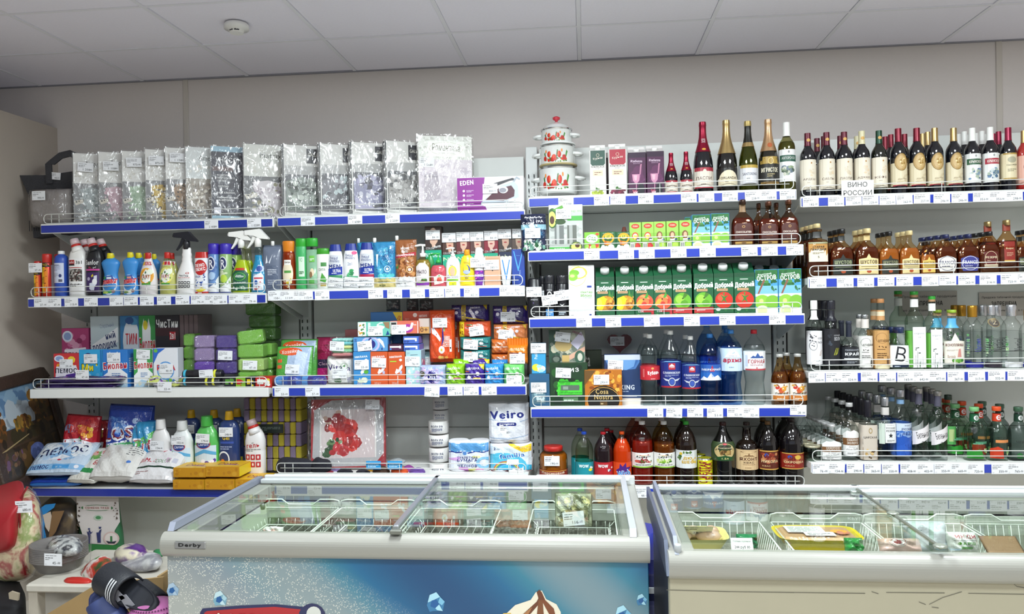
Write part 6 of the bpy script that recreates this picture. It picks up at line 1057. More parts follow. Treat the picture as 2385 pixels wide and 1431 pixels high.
jso = "r 0 0 1 1 1f5a30;t СОЧНЫЙ .5 .94 .7 .05 d8e0d0;e .5 .74 .26 .18 1a4a28;e .5 .74 .22 .14 c8b83a;t J7 .5 .74 .2 .14 1f5a30 0 3;o .5 .66 .4 .3 .3 e8a01c;b .2 .24 .6 .34 10 .12 e08a20,d87818,b85a18;b 0 0 1 .24 10 .16 f0f0ea,e8ece4,c8d8b8"
for i, (x0, x1) in enumerate(((1398, 1435), (1435, 1471))): put('j10', lambda w, h: carton('juice_carton', w, h, .045, mat('1f5a30', .35), jso, 'r 0 0 1 1 17482a'), 'c2', x0, x1, 540, f'small dark green juice carton with orange ring, {["outer","inner"][i]} one', 'juice', flat=True, d=.045, dy=.04, group='small dark green juice cartons')
fp = "r 0 0 1 1 88b84a;r 0 .6 1 .4 98c458;e .5 .86 .36 .09 b82a24;e .5 .86 .30 .065 d04a34;t Сады .5 .875 .4 .04 f0e0c8 0 2;t Придонья .5 .845 .46 .03 f0e0c8;{m};b .55 .3 .4 .1 4 .12 28386a,e8e0d8;r 0 .28 1 .02 5a8a30;r .04 .03 .38 .22 d8d8d0;r .10 .06 .06 .15 555;r .2 .06 .05 .15 555;r .3 .06 .06 .15 555;b .44 .0 .54 .27 5 .2 {f}"
girl = "e .46 .50 .26 .15 7a5030;e .48 .50 .15 .10 d8ac8c;p f0f0ee .25 .26 .3 .36 .65 .36 .7 .26"
monk = "e .48 .50 .28 .14 c84a24;e .48 .50 .20 .09 f0e0d0;b .3 .36 .4 .2 5 .12 c83a20,e89a2a,f0d84a"
for i in range(5):
 k = 'fpm' if i < 2 else 'fpg'
 sp = fp.format(m=monk if i < 2 else girl, f='c83a34,d86a5a,b8262a' if i < 2 else '8ab83a,a8cc4a,6a9a2a')
 put(k, (lambda sp: lambda w, h: carton('juice_carton', w, h, .04, mat('88b84a', .35), sp, 'r 0 0 1 1 78a83e'))(sp), 'c2', [1466, 1495, 1523, 1552, 1582][i], [1494, 1523, 1551, 1581, 1611][i], [518, 517, 516, 515, 513][i], f'{ORD[i]} light green small juice carton in the row, with {"orange cartoonish disc" if i < 2 else "girl picture"}', 'juice', flat=True, d=.04, dy=.04, group='light green small juice cartons')
ost = "r 0 0 1 1 4a9ad0;r 0 .78 1 .22 2a6a34;b 0 .62 1 .38 36 .10 2a6a34,3a7a3a,1f5a2c,4a8a44;r 0 .44 1 .2 7ab8e0;p 8a5a44 .02 .38 .10 .38 .44 .76 .36 .78;t Фруктовый .42 .90 .6 .05 e8f0e8 6 2;t ОСТРОВ .50 .82 .84 .11 f4f8f4 5 3;r 0 .40 1 .06 e8e8e8;e .3 .28 .36 .16 8cc040;e .76 .28 .32 .15 7ab438;e .26 .30 .10 .05 c8e080;r 0 0 1 .14 e4ecd8;e .3 .08 .3 .12 e8eccc;e .3 .08 .22 .08 d0dca0;e .74 .08 .1 .06 f0f0e8;b .7 .5 .3 .14 5 .06 2a6a3a,3a7a44"
def ostk(w, h): return carton('juice_carton', w, h, .06, mat('4a9ad0', .3), ost, 'r 0 0 1 1 3a7a8a;r 0 .7 1 .3 2a6a34;r 0 0 1 .3 b8c8a0')
put('ost', ostk, 'c2', 1612, 1655, 500, 'tropical island apple juice carton, outer one on the small juice shelf', 'juice', flat=True, d=.06, dy=.04)
put('ost', None, 'c2', 1656, 1699, 497, 'tropical island apple juice carton, beside the chocolate liqueur', 'juice', flat=True, d=.06, dy=.04)
put('ost', None, 'c2', 1597, 1612, 505, 'tropical island carton peeping out behind the outer one', 'juice', flat=True, d=.06, dy=.15)
BRN = glass('e0bc9c', '90583c', rough=.05)
def liq(body, inner, cap, lab, prof=COGN, z0=.06, z1=.5, k=.5, n=3.2, lv=.62, w_=.8, capz=.90, extra=(), nm='liqueur_bottle', na=()):
 def mk(w, h): return bottle(nm, prof, w, h, body, parts=([('drink', .02, lv, inner, .96)] if inner else [])+list(extra), art=[(lab, z0, z1, w_, 1.02)]+list(na), k=k, n=n, seg=28, caps=[('cap', capz, 1, .30, .29, cap, 1/k if k < .8 else 1)])
 return mk
cho = "p 4a1c14 .02 .16 .98 .16 1 .84 .86 1 .14 1 0 .84;o .5 .84 .08 .06 .3 c89a5a;t CHOCOLATIER .5 .58 .84 .09 e8d8cc 0 2;t ликер .5 .42 .4 .05 a86a44;l .3 .26 .4 .06 1 8a5a40;r .04 .0 .92 .12 b89048;e .5 .06 .14 .04 6a4420"
put('choL', liq(BRN, mat('56200f', .1, coat=.5), mat('3a2418', .3, .4), cho, extra=[('neck_label', .74, .90, mat('8a6a44', .4), 1.05)]), 'c2', 1702, 1756, 466, 'tall chocolate liqueur bottle with gold neck medal', 'bottle', k=.5)
put('cho', liq(BRN, mat('56200f', .1, coat=.5), mat('5a3420', .3, .4), cho), 'c2', 1765, 1814, 470, 'chocolate liqueur bottle in the middle of three', 'bottle', k=.5)
put('cho', None, 'c2', 1813, 1860, 466, 'chocolate liqueur bottle at the shelf end', 'bottle', k=.5)
put('cho', None, 'c2', 1750, 1784, 474, 'chocolate liqueur bottle behind, between the front ones', 'bottle', k=.5, dy=.14)
put('cho', None, 'c2', 1790, 1826, 473, 'chocolate liqueur bottle behind the middle one', 'bottle', k=.5, dy=.14)
put('onion', lambda w, h: bottle('small_jar', [(0, .7), (.3, 1), (.7, .9), (1, .4)], w, h, mat('6a3a30', .5)), 'c2', 1445, 1463, 529, 'small round brownish jar behind the juice cartons', 'jar', dy=.2)
# -------- third shelf: deodorants and green juice cartons
blk = mat('17171c', .3)
put('fam', lambda w, h: bottle('deodorant', [(0,.95),(.02,1),(.78,1),(.80,.9),(.96,.86),(1,.7)], w, h, blk, art=[("t Fa .5 .72 .44 .12 e8e8ec 0 3;t MEN .5 .58 .5 .04 c8c8cc 0 2;b .1 .3 .8 .2 8 .08 2a2a3a,4a3a6a,1a1a22;l .2 .1 .5 .14 2 888", .03, .78, .9)], k=.6), 'c3', 1228, 1261, 649, 'black deodorant can with white lettering at the shelf end', 'spray can', k=.6, dy=.03, tags=[(0, .66, '148')])
for i, (x0, x1, lo) in enumerate(((1267, 1293, '4a8ac8'), (1294, 1324, '2a2a30'))):
 put('axe%d' % i, (lambda lo: lambda w, h: bottle('deodorant', AER, w, h, blk, art=[(f"t MEN .5 .80 .5 .05 c8c8cc;o .5 .66 .24 .1 .3 f0f0f0;t X .5 .34 .5 .08 ddd;r .1 .02 .8 .2 {lo};l .2 .06 .6 .1 2 c8d8e8", .03, .80, .86)], caps=[('cap', .80, 1, .96, .92, mat('232328', .25, coat=.5))]))(lo), 'c3', x0, x1, 641, f'black deodorant can with white ring and {["blue","dark"][i]} base', 'spray can', tags=[(-.0, [.42, .52][i], '157', -.12)])
put('axe1', None, 'c3', 1254, 1274, 643, 'black deodorant can behind the blue based one', 'spray can', dy=.09)
nek = "r 0 0 1 1 eef0ee;o .40 .86 .34 .12 .2 c8d84a;o .30 .8 .4 .2 .06 d8e080;e .22 .86 .2 .06 7ab83a;e .16 .78 .2 .075 8cc446;e .14 .80 .1 .03 c8e488;r .72 .57 .18 .04 3a4a9a;t Нектар .70 .48 .46 .055 6aa83a 0 2;t Яблоко .68 .42 .44 .055 6aa83a 0 2;t осветленный .74 .375 .34 .025 6a8a6a;t 1л .12 .04 .08 .025 444;r .8 .03 .08 .03 3a4a9a"
put('nek', lambda w, h: carton('juice_carton', w, h, .07, mat('eceeec', .35), nek, 'r 0 0 1 1 dcdedc'), 'c3', 1324, 1384, 618, 'plain white nectar carton with green apples and rings', 'juice', flat=True, d=.07, dy=.03)
dob = "r 0 0 1 1 1d5a38;p 174a2e 0 .9 1 .9 1 1 0 1;r .28 .84 .4 .02 c8d8c8;t Добрый .50 .71 .94 .15 f4f8f4 3 5;r {sx} .58 .56 .06 c8a078;t {bt} {bx} .61 .46 .03 4a2a1c 3 1;{f};r 0 0 1 .0 000;l .3 .02 .5 .05 1 a8c8b0;e .16 .04 .06 .02 5ab84a"
pine = "e .56 .34 .44 .19 c88a28;b .2 .15 .78 .4 40 .06 a8641c,d89a34,8a4a14,e0a840;p f0c820 .02 .2 .06 .46 .4 .52 .6 .44 .3 .14;e .18 .34 .14 .12 f4d84a;p 4a8a3a .66 .52 .74 .68 .82 .5;p 3a7a34 .8 .5 .94 .66 .9 .46"
peach = "e .52 .36 .46 .19 d8583a;b .1 .2 .8 .34 14 .2 e07a48,c83a2c,e89a5a,d04a34;p e8a83a .04 .3 .2 .42 .5 .44 .3 .3 .1 .24;e .45 .42 .05 .02 5a2a14;p 4a9a3a .5 .46 .66 .60 .72 .5 .6 .44;r .0 .0 .3 .12 1d5a38;r .3 .10 .7 .08 a82a2c;r .86 .0 .14 .2 b83038;t сок .3 .12 .3 .04 e8e8e8"
appl = "e .5 .36 .46 .20 6ab030;e .36 .40 .22 .1 9ad44a;e .6 .3 .2 .08 5a9a28;p 4a7a2a .5 .42 .6 .56 .8 .52 .64 .44;e .52 .42 .05 .02 3a5a1c;r 0 .06 1 .14 b83030;t яблоко .35 .13 .44 .04 e8dcd8 4 1;r .86 .0 .14 .1 b83038"
toma = "e .5 .36 .46 .20 c8301f;e .36 .42 .2 .08 e05a3a;p 3a7a30 .5 .44 .3 .5 .46 .40 .34 .30 .5 .36 .66 .28 .56 .40 .74 .48;p 4a8a3a .5 .4 .46 .54 .54 .54;e .2 .14 .12 .04 c8d0c8;b .5 .08 .5 .1 5 .1 2a6a3a,1d5a38"
dk = {}
for k, f in (('pineapple', pine), ('peach', peach), ('green apple', appl), ('tomato', toma)):
 j = k in ('green apple', 'tomato'); dk[k] = gable('juice_carton', '1d5a38', dob.format(f=f, sx='.14' if j else '.08', bt='100%_СОК_БЕЗ' if j else 'НАТУРАЛЬНЫХ_ФРУКТОВ', bx='.42' if j else '.36'), mat('dcdedd', .3) , roof=.20, capr=.021, side='r 0 0 1 1 17482e;l .2 .2 .6 .5 10 5a8a6a', flap=False, top='1a5234', capz=.5, ch=.024)
for i, (x0, x1, yt, k) in enumerate(((1387, 1431, 622, 'pineapple'), (1434, 1477, 621, 'pineapple'), (1478, 1522, 620, 'peach'), (1522, 1565, 618, 'peach'), (1566, 1611, 616, 'green apple'), (1615, 1661, 614, 'green apple'), (1662, 1708, 613, 'tomato'), (1709, 1757, 611, 'tomato'))):
 put('dob'+k, dk[k], 'c3', x0, x1, yt, f'dark green one litre juice carton with {k} picture, {["outer","inner"][i % 2]} of the two', 'juice', flat=True, d=.065, dy=.035, group='dark green one litre juice cartons')
put('ostb', ostk, 'c3', 1758, 1812, 628, 'tropical island apple juice carton beside the tomato cartons', 'juice', flat=True, d=.06, dy=.035)
put('ostb', None, 'c3', 1813, 1867, 626, 'tropical island apple juice carton at the shelf end', 'juice', flat=True, d=.06, dy=.035)
for i in range(2): put('dobtomato', None, 'c3', 1748+i*34, 1792+i*36, 618, f'dark green juice carton in shade behind the island cartons, {["outer","inner"][i]} one', 'juice', flat=True, d=.065, dy=.20)
for i in range(7): put('dobpineapple', None, 'c3', 1402+i*46, 1445+i*46, 624-i*1.5, f'dark green juice carton in the second row, {ORD[i]} from the white nectar', 'juice', flat=True, d=.065, dy=.15)
# -------- fourth shelf: gifts and water
put('rubt', lambda w, h: carton('toothpaste_box', w, h, .035, mat('3a9ac8', .35), "r 0 0 1 1 3a9acc;r 0 .85 1 .15 2a4a8a;t Pusik .3 .6 .5 .1 f0f4f8 90 2;e .3 .2 .3 .12 e8d83a;e .7 .16 .3 .1 f0f4e0;b .1 .0 .8 .3 6 .14 e8e8a0,a8d8e8"), 'c4', 1238, 1271, 800, 'blue toothpaste box with lemons standing on a darker box', 'box', flat=True, d=.035, dy=.05, base=871, tags=[(-.0, .84, '130')])
put('rubd', lambda w, h: carton('glass_set_box', w, h, .05, mat('2f5a78', .3, coat=.3), "r 0 .8 1 .2 2a5a80;r .1 .1 .7 .5 5a7a88;b .1 .1 .7 .6 14 .1 88a8b0,3a5a68,c8d8d8;l .3 .3 .4 .2 2 d8e4e8"), 'c4', 1233, 1280, 872, 'dark blue box with clear window at the shelf end', 'box', flat=True, d=.05, dy=.03, tags=[(-.08, .60, '185')])
mon = "r 0 0 1 1 8a8e82;p 2a4a3a 0 0 .3 0 .3 1 0 1;b 0 0 1 1 30 .10 a8ac98,6a7468,c0baa0,4a5a4e;e .4 .55 .24 .2 b8a068;p c8c4d8 .6 .6 .9 .95 1 .7 .8 .4;p d8a890 .5 .2 1 .5 1 .35 .6 .1;t ORIGINAL .80 .90 .3 .06 8a2a5a -20 2;e .85 .18 .14 .2 3a5a48;e .86 .18 .07 .12 c8c8b8;t ДЕНЬГИ .44 .1 .2 .05 6a4a2a;r .36 .04 .2 .2 c8a868;o .2 .12 .14 .12 .3 2a3a30"
put('mon', lambda w, h: carton('gift_box', w, h, .04, mat('6a7468', .4), mon), 'c4', 1278, 1363, 768, 'grey green gift box printed like banknotes', 'box', flat=True, d=.04, dy=.09, base=847, tags=[(-.22, .78, '290', .12)])
bri = "r 0 0 1 1 1c3a20;b 0 .0 1 1 26 .12 1a3020,2a5a28,142818;t БРИЗ .52 .84 .5 .09 e8e8e8 4 3;r .2 .28 .66 .3 4ac83a;b .14 .24 .78 .42 24 .06 4ac83a,3ab02c;t ПОДАРОЧНЫЙ_НАБОР .54 .58 .60 .05 12301a 0 2;r .28 .38 .5 .12 5a6a5c;r .34 .40 .14 .07 8a9a8c;t ДЛЯ_НАСТОЯЩИХ_МУЖЧИН .54 .32 .6 .035 12301a 0 1;r .34 .12 .4 .1 5a7a58;l .36 .14 .36 .06 1 c8d8c8"
put('bri', lambda w, h: carton('gift_box', w, h, .05, mat('1c3a20', .35), bri), 'c4', 1281, 1369, 846, 'black and bright green gift box in front of the banknote box', 'box', flat=True, d=.05, dy=.035, base=949, tags=[(-.28, .78, '290', .05)])
cos = "r 0 0 1 1 b86c1c;b 0 .3 1 .7 60 .07 d8902c,a85a14,e8b048,8a4410,c87c20;e .5 .2 .44 .38 1a1614;r .0 .3 .0 .0 fff;p 6a4a20 0 1 .3 1 0 .6;t Cosa .46 .42 .34 .13 d0b070 0 2;t Nostra .50 .27 .5 .13 d0b070 0 2;r .4 .04 .2 .14 5a4020;l .42 .07 .16 .08 1 c8b080;o .5 .14 .46 .4 .04 c8964a"
put('cos', lambda w, h: carton('gift_box', w, h, .05, mat('b86c1c', .3), cos), 'c4', 1362, 1449, 862, 'golden orange gift box with black oval', 'box', flat=True, d=.05, dy=.03, base=949, tags=[(-.1, .74, '290')])
kin = "r 0 0 1 1 1f3864;p e8d8cc 0 .92 1 .92 1 1 0 1;b 0 .7 1 .28 12 .3 4a7ab8,6a9ad0,3a68a8;r 0 .9 1 .1 c8d0dc;r 0 .0 1 .16 d8cfc4;t KING .64 .37 .38 .09 d8e0ec 0 3;l .5 .28 .4 .05 1 8a9ab8;r .5 .19 .4 .02 c8c8d0"
put('kin', lambda w, h: carton('gift_box', w, h, .04, mat('1f3864', .35), kin), 'c4', 1408, 1492, 826, 'dark blue gift box with sea sky print behind the golden box', 'box', flat=True, d=.04, dy=.10, base=948, tags=[(-.38, .80, '280', .04)])
put('grb', lambda w, h: carton('gift_box', w, h, .05, mat('2f3c28', .5), "r 0 0 1 1 2f3c28;t ta .16 .7 .3 .3 c8c8c0 0 3"), 'c4', 1362, 1402, 816, 'dark olive box in shade behind the gift boxes', 'box', flat=True, d=.05, dy=.26, base=900)
def heart(w, h):
 t = root('heart_box'); P = []
 for i in range(24):
  a = i/24*2*math.pi; P.append((w/2*math.sin(a)**3, h*(.56+.5*(.8125*math.cos(a)-.3125*math.cos(2*a)-.125*math.cos(3*a)-.0625*math.cos(4*a)))))
 MB().prism(P[::-1], -.02, .02).to('body', mat('6a1c28', .4), t); return t
put('hcar', lambda w, h: carton('small_carton', w, h, .06, mat('3a3230', .6)), 'c4', 1412, 1476, 827, 'dark carton holding up the red heart box at the back', 'box', flat=True, d=.06, dy=.34)
put('heart', heart, 'c4', 1415, 1472, 776, 'dark red heart shaped box against the backing', 'box', flat=True, d=.04, dy=.36, base=826, tags=[(-.2, .62, '250')])
CLR = glass('fbfcfc', 'b4c0c0'); BLUW = glass('d8e9fa', '6aa8dc'); BLUW2 = glass('e8f2fc', '9cc4e8')
WPET = [(0,.72),(.015,.9),(.05,.98),(.09,1),(.2,.98),(.24,.93),(.28,.98),(.36,1),(.60,1),(.66,1),(.70,.99),(.76,.90),(.82,.70),(.88,.45),(.915,.27),(.93,.26),(.93,.34),(.94,.34),(.94,.26),(.955,.26)]
WAIST = [(0,.72),(.015,.9),(.05,.98),(.12,1),(.22,.9),(.30,.84),(.38,.92),(.46,1),(.74,1),(.78,.93),(.83,.74),(.88,.46),(.915,.27),(.93,.26),(.93,.34),(.94,.34),(.94,.26),(.955,.26)]
def water(prof, body, cap, lc, la, z0, z1, liquid=None, nm='water_bottle', lv=.84, w_=.92, s=1.0):
 def mk(w, h):
  p = [('label', z0, z1, mat(lc, .4), 1.012)]
  if liquid: p.insert(0, ('drink', .012, lv, liquid, .965))
  return bottle(nm, prof, w, h, body, parts=p, art=[(la, z0, z1, w_, 1.022)], seg=26, caps=[('cap', .945, 1, .29, .28, cap)])
 return mk
WAT = glass('f8fbfb', 'c0cccc', fres=1.15); REDC = mat('c82430', .3); BLC = mat('3a8ad8', .3, coat=.3)
kub = "r 0 0 1 1 c02a34;t Кубань .64 .50 .6 .34 f4f0f0 4 4;r .08 .2 .08 .6 d86a6a;l .5 .06 .4 .1 1 e8b8b8;e .6 .84 .08 .08 d8a060"
put('wkub', water(WPET, CLR, WHITEP, 'c02a34', kub, .37, .56, WAT), 'c4', 1490, 1536, 779, 'clear water bottle with red label', 'bottle', back=1, bdx=-.01)
sla = "r 0 0 1 1 22307c;r 0 0 1 .06 b82a34;p b82a34 .34 .68 .34 .92 .68 .92 .68 .68;p e8e8ee .38 .82 .5 .9 .64 .82 .64 .8 .38 .8;t Старый .5 .77 .26 .07 e8e0e8 0 2;t СЛАВЯНОВСКАЯ .5 .56 .84 .08 d8dcec 0 3;l .16 .42 .7 .08 2 a8b0d4;o .5 .22 .18 .16 .2 c8ccd8;e .5 .22 .12 .11 3a54a8;p c8ccd8 .06 .36 .34 .3 .36 .24 .2 .26;p c8ccd8 .94 .36 .66 .3 .64 .24 .8 .26;p 7ab0dc 0 .94 .2 1 .8 1 1 .94 .8 .97 .2 .97"
SL = [(0,.72),(.015,.9),(.05,.98),(.12,1),(.16,.97),(.2,1),(.24,.97),(.28,1),(.62,1),(.64,.96),(.66,.98),(.72,.86),(.78,.68),(.84,.48),(.90,.28),(.93,.26),(.93,.34),(.94,.34),(.94,.26),(.955,.26)]
put('wsla', water(SL, CLR, WHITEP, '22307c', sla, .25, .60, WAT, lv=.72), 'c4', 1536, 1586, 770, 'clear water bottle with tall navy label and red badge', 'bottle', back=1, bdx=-.005)
put('wslb', water(SL, CLR, WHITEP, '22307c', sla, .25, .60, WAT, lv=.72), 'c4', 1585, 1631, 783, 'shorter clear water bottle with navy label and red badge', 'bottle', back=1, bdx=-.01)
mer = "r 0 0 1 1 2a68b8;r 0 .5 1 .5 2a5aa8;p b02a48 .4 .56 .52 .96 .64 .56;t МЕРКУРИЙ .5 .70 .9 .16 e8ecf8 0 3;p e8ecf4 0 .04 .12 .26 .28 .14 .46 .48 .62 .22 .8 .34 1 .06 1 0 0 0;p a8b8d8 .46 .48 .5 .2 .62 .22"
put('wmer', water(WPET, BLUW, BLC, '2a68b8', mer, .36, .58, glass('d4e6f8', '7ab0e0', fres=1.15), lv=.86), 'c4', 1627, 1679, 778, 'blue water bottle with snowy mountain label', 'bottle')
put('wmer', None, 'c4', 1620, 1672, 752, 'larger blue water bottle behind the mountain labelled one', 'bottle', dy=.15)
put('wmer', None, 'c4', 1664, 1712, 758, 'blue water bottle behind the pale blue one', 'bottle', dy=.17)
arh = "r 0 0 1 1 c8dcec;p f0f4fa .1 .6 .3 .84 .5 .96 .74 .82 .9 .6;p a8c0dc .5 .96 .46 .74 .6 .8;t архыз .5 .44 .88 .20 b82a44 0 4;t легенда_гор .5 .66 .4 .04 4a6a98;l .3 .16 .44 .06 1 6a88b0"
put('warh', water(WAIST, BLUW2, BLC, 'c8dcec', arh, .46, .76, glass('dcebf9', '9cc4e4', fres=1.15), lv=.84), 'c4', 1676, 1728, 768, 'pale blue waisted water bottle with crimson lettering', 'bottle', back=1, bdx=.0)
gor = "r 0 0 1 1 ecedf0;r 0 0 1 .06 b82a34;r 0 .07 1 .02 b82a34;t ГОРНАЯ .52 .46 .80 .20 a83038 0 2;t ВЕРШИНА .52 .28 .6 .10 a83038 0 1;p 3a5a9a .2 .64 .34 .78 .44 .72 .56 .92 .68 .72 .8 .76 .88 .64;r .0 .2 .08 .6 c8d0e0;r .48 .1 .06 .06 b82a34"
put('wgor', water(WAIST, CLR, REDC, 'ecedf0', gor, .47, .72, WAT, lv=.80), 'c4', 1730, 1782, 768, 'clear waisted water bottle with red cap and white label', 'bottle')
SB = [(0,.9),(.02,1),(.5,1),(.58,.92),(.68,.66),(.8,.42),(.9,.34),(.96,.33)]
ama = "r 0 0 1 1 e8e0d4;b 0 .36 1 .6 24 .08 d8a048,c85a2c,e8c8a0,8a5a3a,f0ece4,c83a2c;e .62 .7 .16 .14 e0a030;r 0 .0 1 .30 c87a34;t Буратино .5 .42 .8 .16 3a3a30 4 2;l .2 .1 .6 .12 1 f0e0c8".replace('Буратино', 'Лимонад')
put('ama', lambda w, h: bottle('lemonade_bottle', SB, w, h, glass('e8cc98', '8a6030'), parts=[('drink', .02, .66, mat('5c3a18', .15, coat=.5), .96), ('label', .10, .44, mat('e4dccf', .5), 1.01)], art=[(ama, .10, .44, .92, 1.02)], caps=[('cap', .94, 1, .40, .40, mat('d8d8d4', .3, .5))]), 'c4', 1795, 1837, 825, 'small amber lemonade bottle with flowered label, outer one', 'bottle', back=1, bdx=.05)
put('ama', None, 'c4', 1836, 1879, 824, 'small amber lemonade bottle with flowered label, at the shelf end', 'bottle')
# -------- lowest shelf: jar, soda, kvass
JAR = [(0,.86),(.03,.96),(.1,1),(.62,1),(.76,.96),(.84,.78),(.87,.66),(.88,.64)]
per = "r 0 .0 1 1 8a2a1c;p e0b040 0 0 1 0 1 .2 .6 .42 .4 .42 0 .2;t Персиковый .5 .74 .84 .24 f0e0c8 0 2;t сок .5 .5 .3 .1 e8c890;r 0 .9 1 .04 e8c050"
put('jar', lambda w, h: bottle('juice_jar', JAR, w, h, glass('f0dcb0', 'b0803c'), parts=[('juice', .02, .80, mat('a06a24', .2, coat=.6), .965), ('label', .10, .40, mat('8a2a1c', .4), 1.01)], art=[(per, .10, .40, .92, 1.02)], seg=28, caps=[('lid', .87, 1, .68, .67, mat('b82a24', .3, coat=.3))]), 'c5', 1256, 1322, 1038, 'large glass jar of amber juice with red lid', 'jar', dy=.03, tags=[(-.06, .66, '190')])
def soda(nm, body, drink, cap, lc, la, z0=.08, z1=.44, lv=.86, prof=SODA): return water(prof, body, cap, lc, la, z0, z1, drink, 'soda_bottle', lv)
sc1 = lambda bg, txt, c2: f"r 0 0 1 1 {bg};t WOW .46 .80 .56 .16 e8f4f4 0 4;t {txt} .62 .2 .5 .12 f0f0e8 14 2;p {c2} .3 .0 .5 .24 .4 .3 .2 .12;p {c2} .56 .0 .5 .24 .62 .34 .74 .3;b .7 .5 .3 .3 4 .08 e8f0e8,{c2}"
put('wowl', soda('soda_bottle', glass('fafcf8', 'a8b8ac'), glass('f0f4ea', 'c4ccb8', fres=1.1), mat('2a54c8', .3), '1f8a98', sc1('1f8f9c', 'lime', 'e8e03a')), 'c5', 1339, 1382, 1005, 'clear lemonade bottle with teal label and blue cap', 'bottle', back=1, bdx=-.02)
put('wowc', soda('soda_bottle', mat('1c1014', .08, coat=.6), None, REDC, 'b8242c', sc1('b8242c', 'cola', '3a2a78')), 'c5', 1383, 1427, 1005, 'dark cola bottle with red label and red cap', 'bottle', back=1, bdx=.02)
wis = "r 0 0 1 1 dc4a1a;p 4a2078 .12 .6 .3 .7 .34 .94 .5 .78 .7 1 .72 .74 .98 .76 .84 .56 .9 .4 .2 .36;t Wish .56 .42 .74 .34 f4f4fa 12 6;t Wish .56 .42 .72 .31 2a8ad0 12 3;l .6 .08 .4 .06 1 f0d0c0;r .0 .16 .1 .1 f0f0f0"
put('wis', soda('soda_bottle', glass('f8d0b0', 'e09868'), mat('c8541c', .15, coat=.6), mat('e0561c', .3), 'dc4a1a', wis), 'c5', 1427, 1470, 1005, 'orange soda bottle with orange label and purple star', 'bottle')
put('wowc', None, 'c5', 1403, 1444, 1002, 'cola bottle with red cap behind the orange soda', 'bottle', dy=.25)
tai = lambda a, b, tx: f"r 0 0 1 1 eceae6;r 0 .0 1 .03 222222;r 0 .03 1 .09 8ab83a;b .04 .30 .92 .34 22 .075 {a};t ТАЙФУН .5 .74 .7 .14 1c1c1c 4 2;p e8b030 .1 .86 .5 .80 .9 .88 .5 .83;t {tx} .5 .22 .74 .09 2c1c1c 0 3;b .05 .6 .9 .36 10 .03 {b}"
BIGS = [(0,.78),(.02,.95),(.05,1),(.60,1),(.66,.97),(.74,.86),(.82,.66),(.88,.42),(.915,.28),(.93,.26),(.93,.33),(.94,.33),(.94,.26),(.955,.26)]
put('tai1', water(BIGS, glass('f0c4b8', 'b06858'), WHITEP, 'eceae6', tai('a8283a,7a1c2c,c85a4a,4a6a2a,e8d8c8', 'a8283a,3a3a3a', 'ЗЕМЛЯНИКА'), .28, .52, mat('7c2a20', .1, coat=.6), 'soda_bottle', .70), 'c5', 1470, 1521, 981, 'strawberry red soda bottle with white cap and fruit label', 'bottle', back=2, bdx=-.012)
put('tai2', water(BIGS, glass('e8d4a8', '907040'), WHITEP, 'eceae6', tai('8ab83a,5a8a2a,c8c84a,3a6a2a,d8e0a8', '5a8a2a,3a3a3a', 'ДЮШЕС'), .28, .52, mat('6a3c1a', .1, coat=.6), 'soda_bottle', .66), 'c5', 1521, 1571, 981, 'amber soda bottle with white cap and green pear label', 'bottle', back=1)
dus = "r 0 0 1 1 dcdedd;b .0 .4 .3 .5 8 .07 d8b83a,3a5a2a,5a7a3a;b .7 .2 .3 .4 5 .08 d8a03a,e0c05a;b .2 .8 .7 .18 6 .06 3a5a2a,5a7a3a;t ДЮ .5 .56 .44 .16 c8a030 0 5;t ШЕС .52 .36 .6 .16 c8a030 0 5;t Напитки .55 .76 .4 .04 333"
put('dus', water(BIGS, mat('1a0e08', .08, coat=.6), mat('3aa83a', .3), 'dcdedd', dus, .28, .56, None, 'soda_bottle'), 'c5', 1573, 1622, 981, 'dark brown soda bottle with green cap and gold lettering', 'bottle', back=1)
can = "r 0 0 1 1 d8d41c;t С_ЖЕЛТАЯ .30 .52 1.6 .30 8a1c24 90 5;t БОЧКА .72 .58 1.25 .30 8a1c24 90 5"
put('can', lambda w, h: bottle('beer_can', CAN, w, h, mat('c8c41c', .25, .5), art=[(can, .05, .92, .86)], parts=[('tin_top', .94, 1.0, CHROME, 1.01)]), 'c5', 1624, 1660, 1066, 'yellow beer can with vertical dark red lettering', 'can', back=2, bdx=-.015)
put('kv1', water([(0,.78),(.02,.95),(.05,1),(.60,1),(.64,1),(.70,.84),(.78,.58),(.86,.38),(.93,.28),(.955,.28)], mat('0d0d0d', .08, coat=.7), mat('3a1c1c', .3), '3a4a2c', "e .5 .5 .5 .48 1f3a24;e .5 .52 .46 .42 c8b07a;p 2a2a20 .02 .62 .5 .86 .98 .62 .92 .54 .5 .76 .08 .54;t ОЧАКОВСКИЙ .5 .70 .7 .08 e8dcb8 0 2;b .2 .3 .6 .3 14 .08 8a6a3a,5a4020,a88a50;p 1a4a24 .1 .2 .5 .3 .9 .2 .8 .04 .2 .04;t 1.5л .5 .14 .3 .09 e8d890 0 2;e .5 .9 .1 .05 b82a34", .40, .70, None, 'kvass_bottle'), 'c5', 1656, 1711, 983, 'black kvass bottle with oval countryside label', 'bottle')
yah = "r 0 0 1 1 d8b98c;p 8a6a48 .2 .66 .34 .74 .42 .72 .5 .84 .58 .72 .66 .74 .8 .66;t ЯХОНТ .5 .54 .86 .15 4a1c14 0 3;t КВАС .5 .37 .5 .09 3a1c14 0 2;t ТРАПЕЗНЫЙ .5 .27 .6 .05 6a3a28 0 1;l .3 .1 .4 .05 1 8a6a4a;o .5 .9 .4 .06 .1 8a6a48"
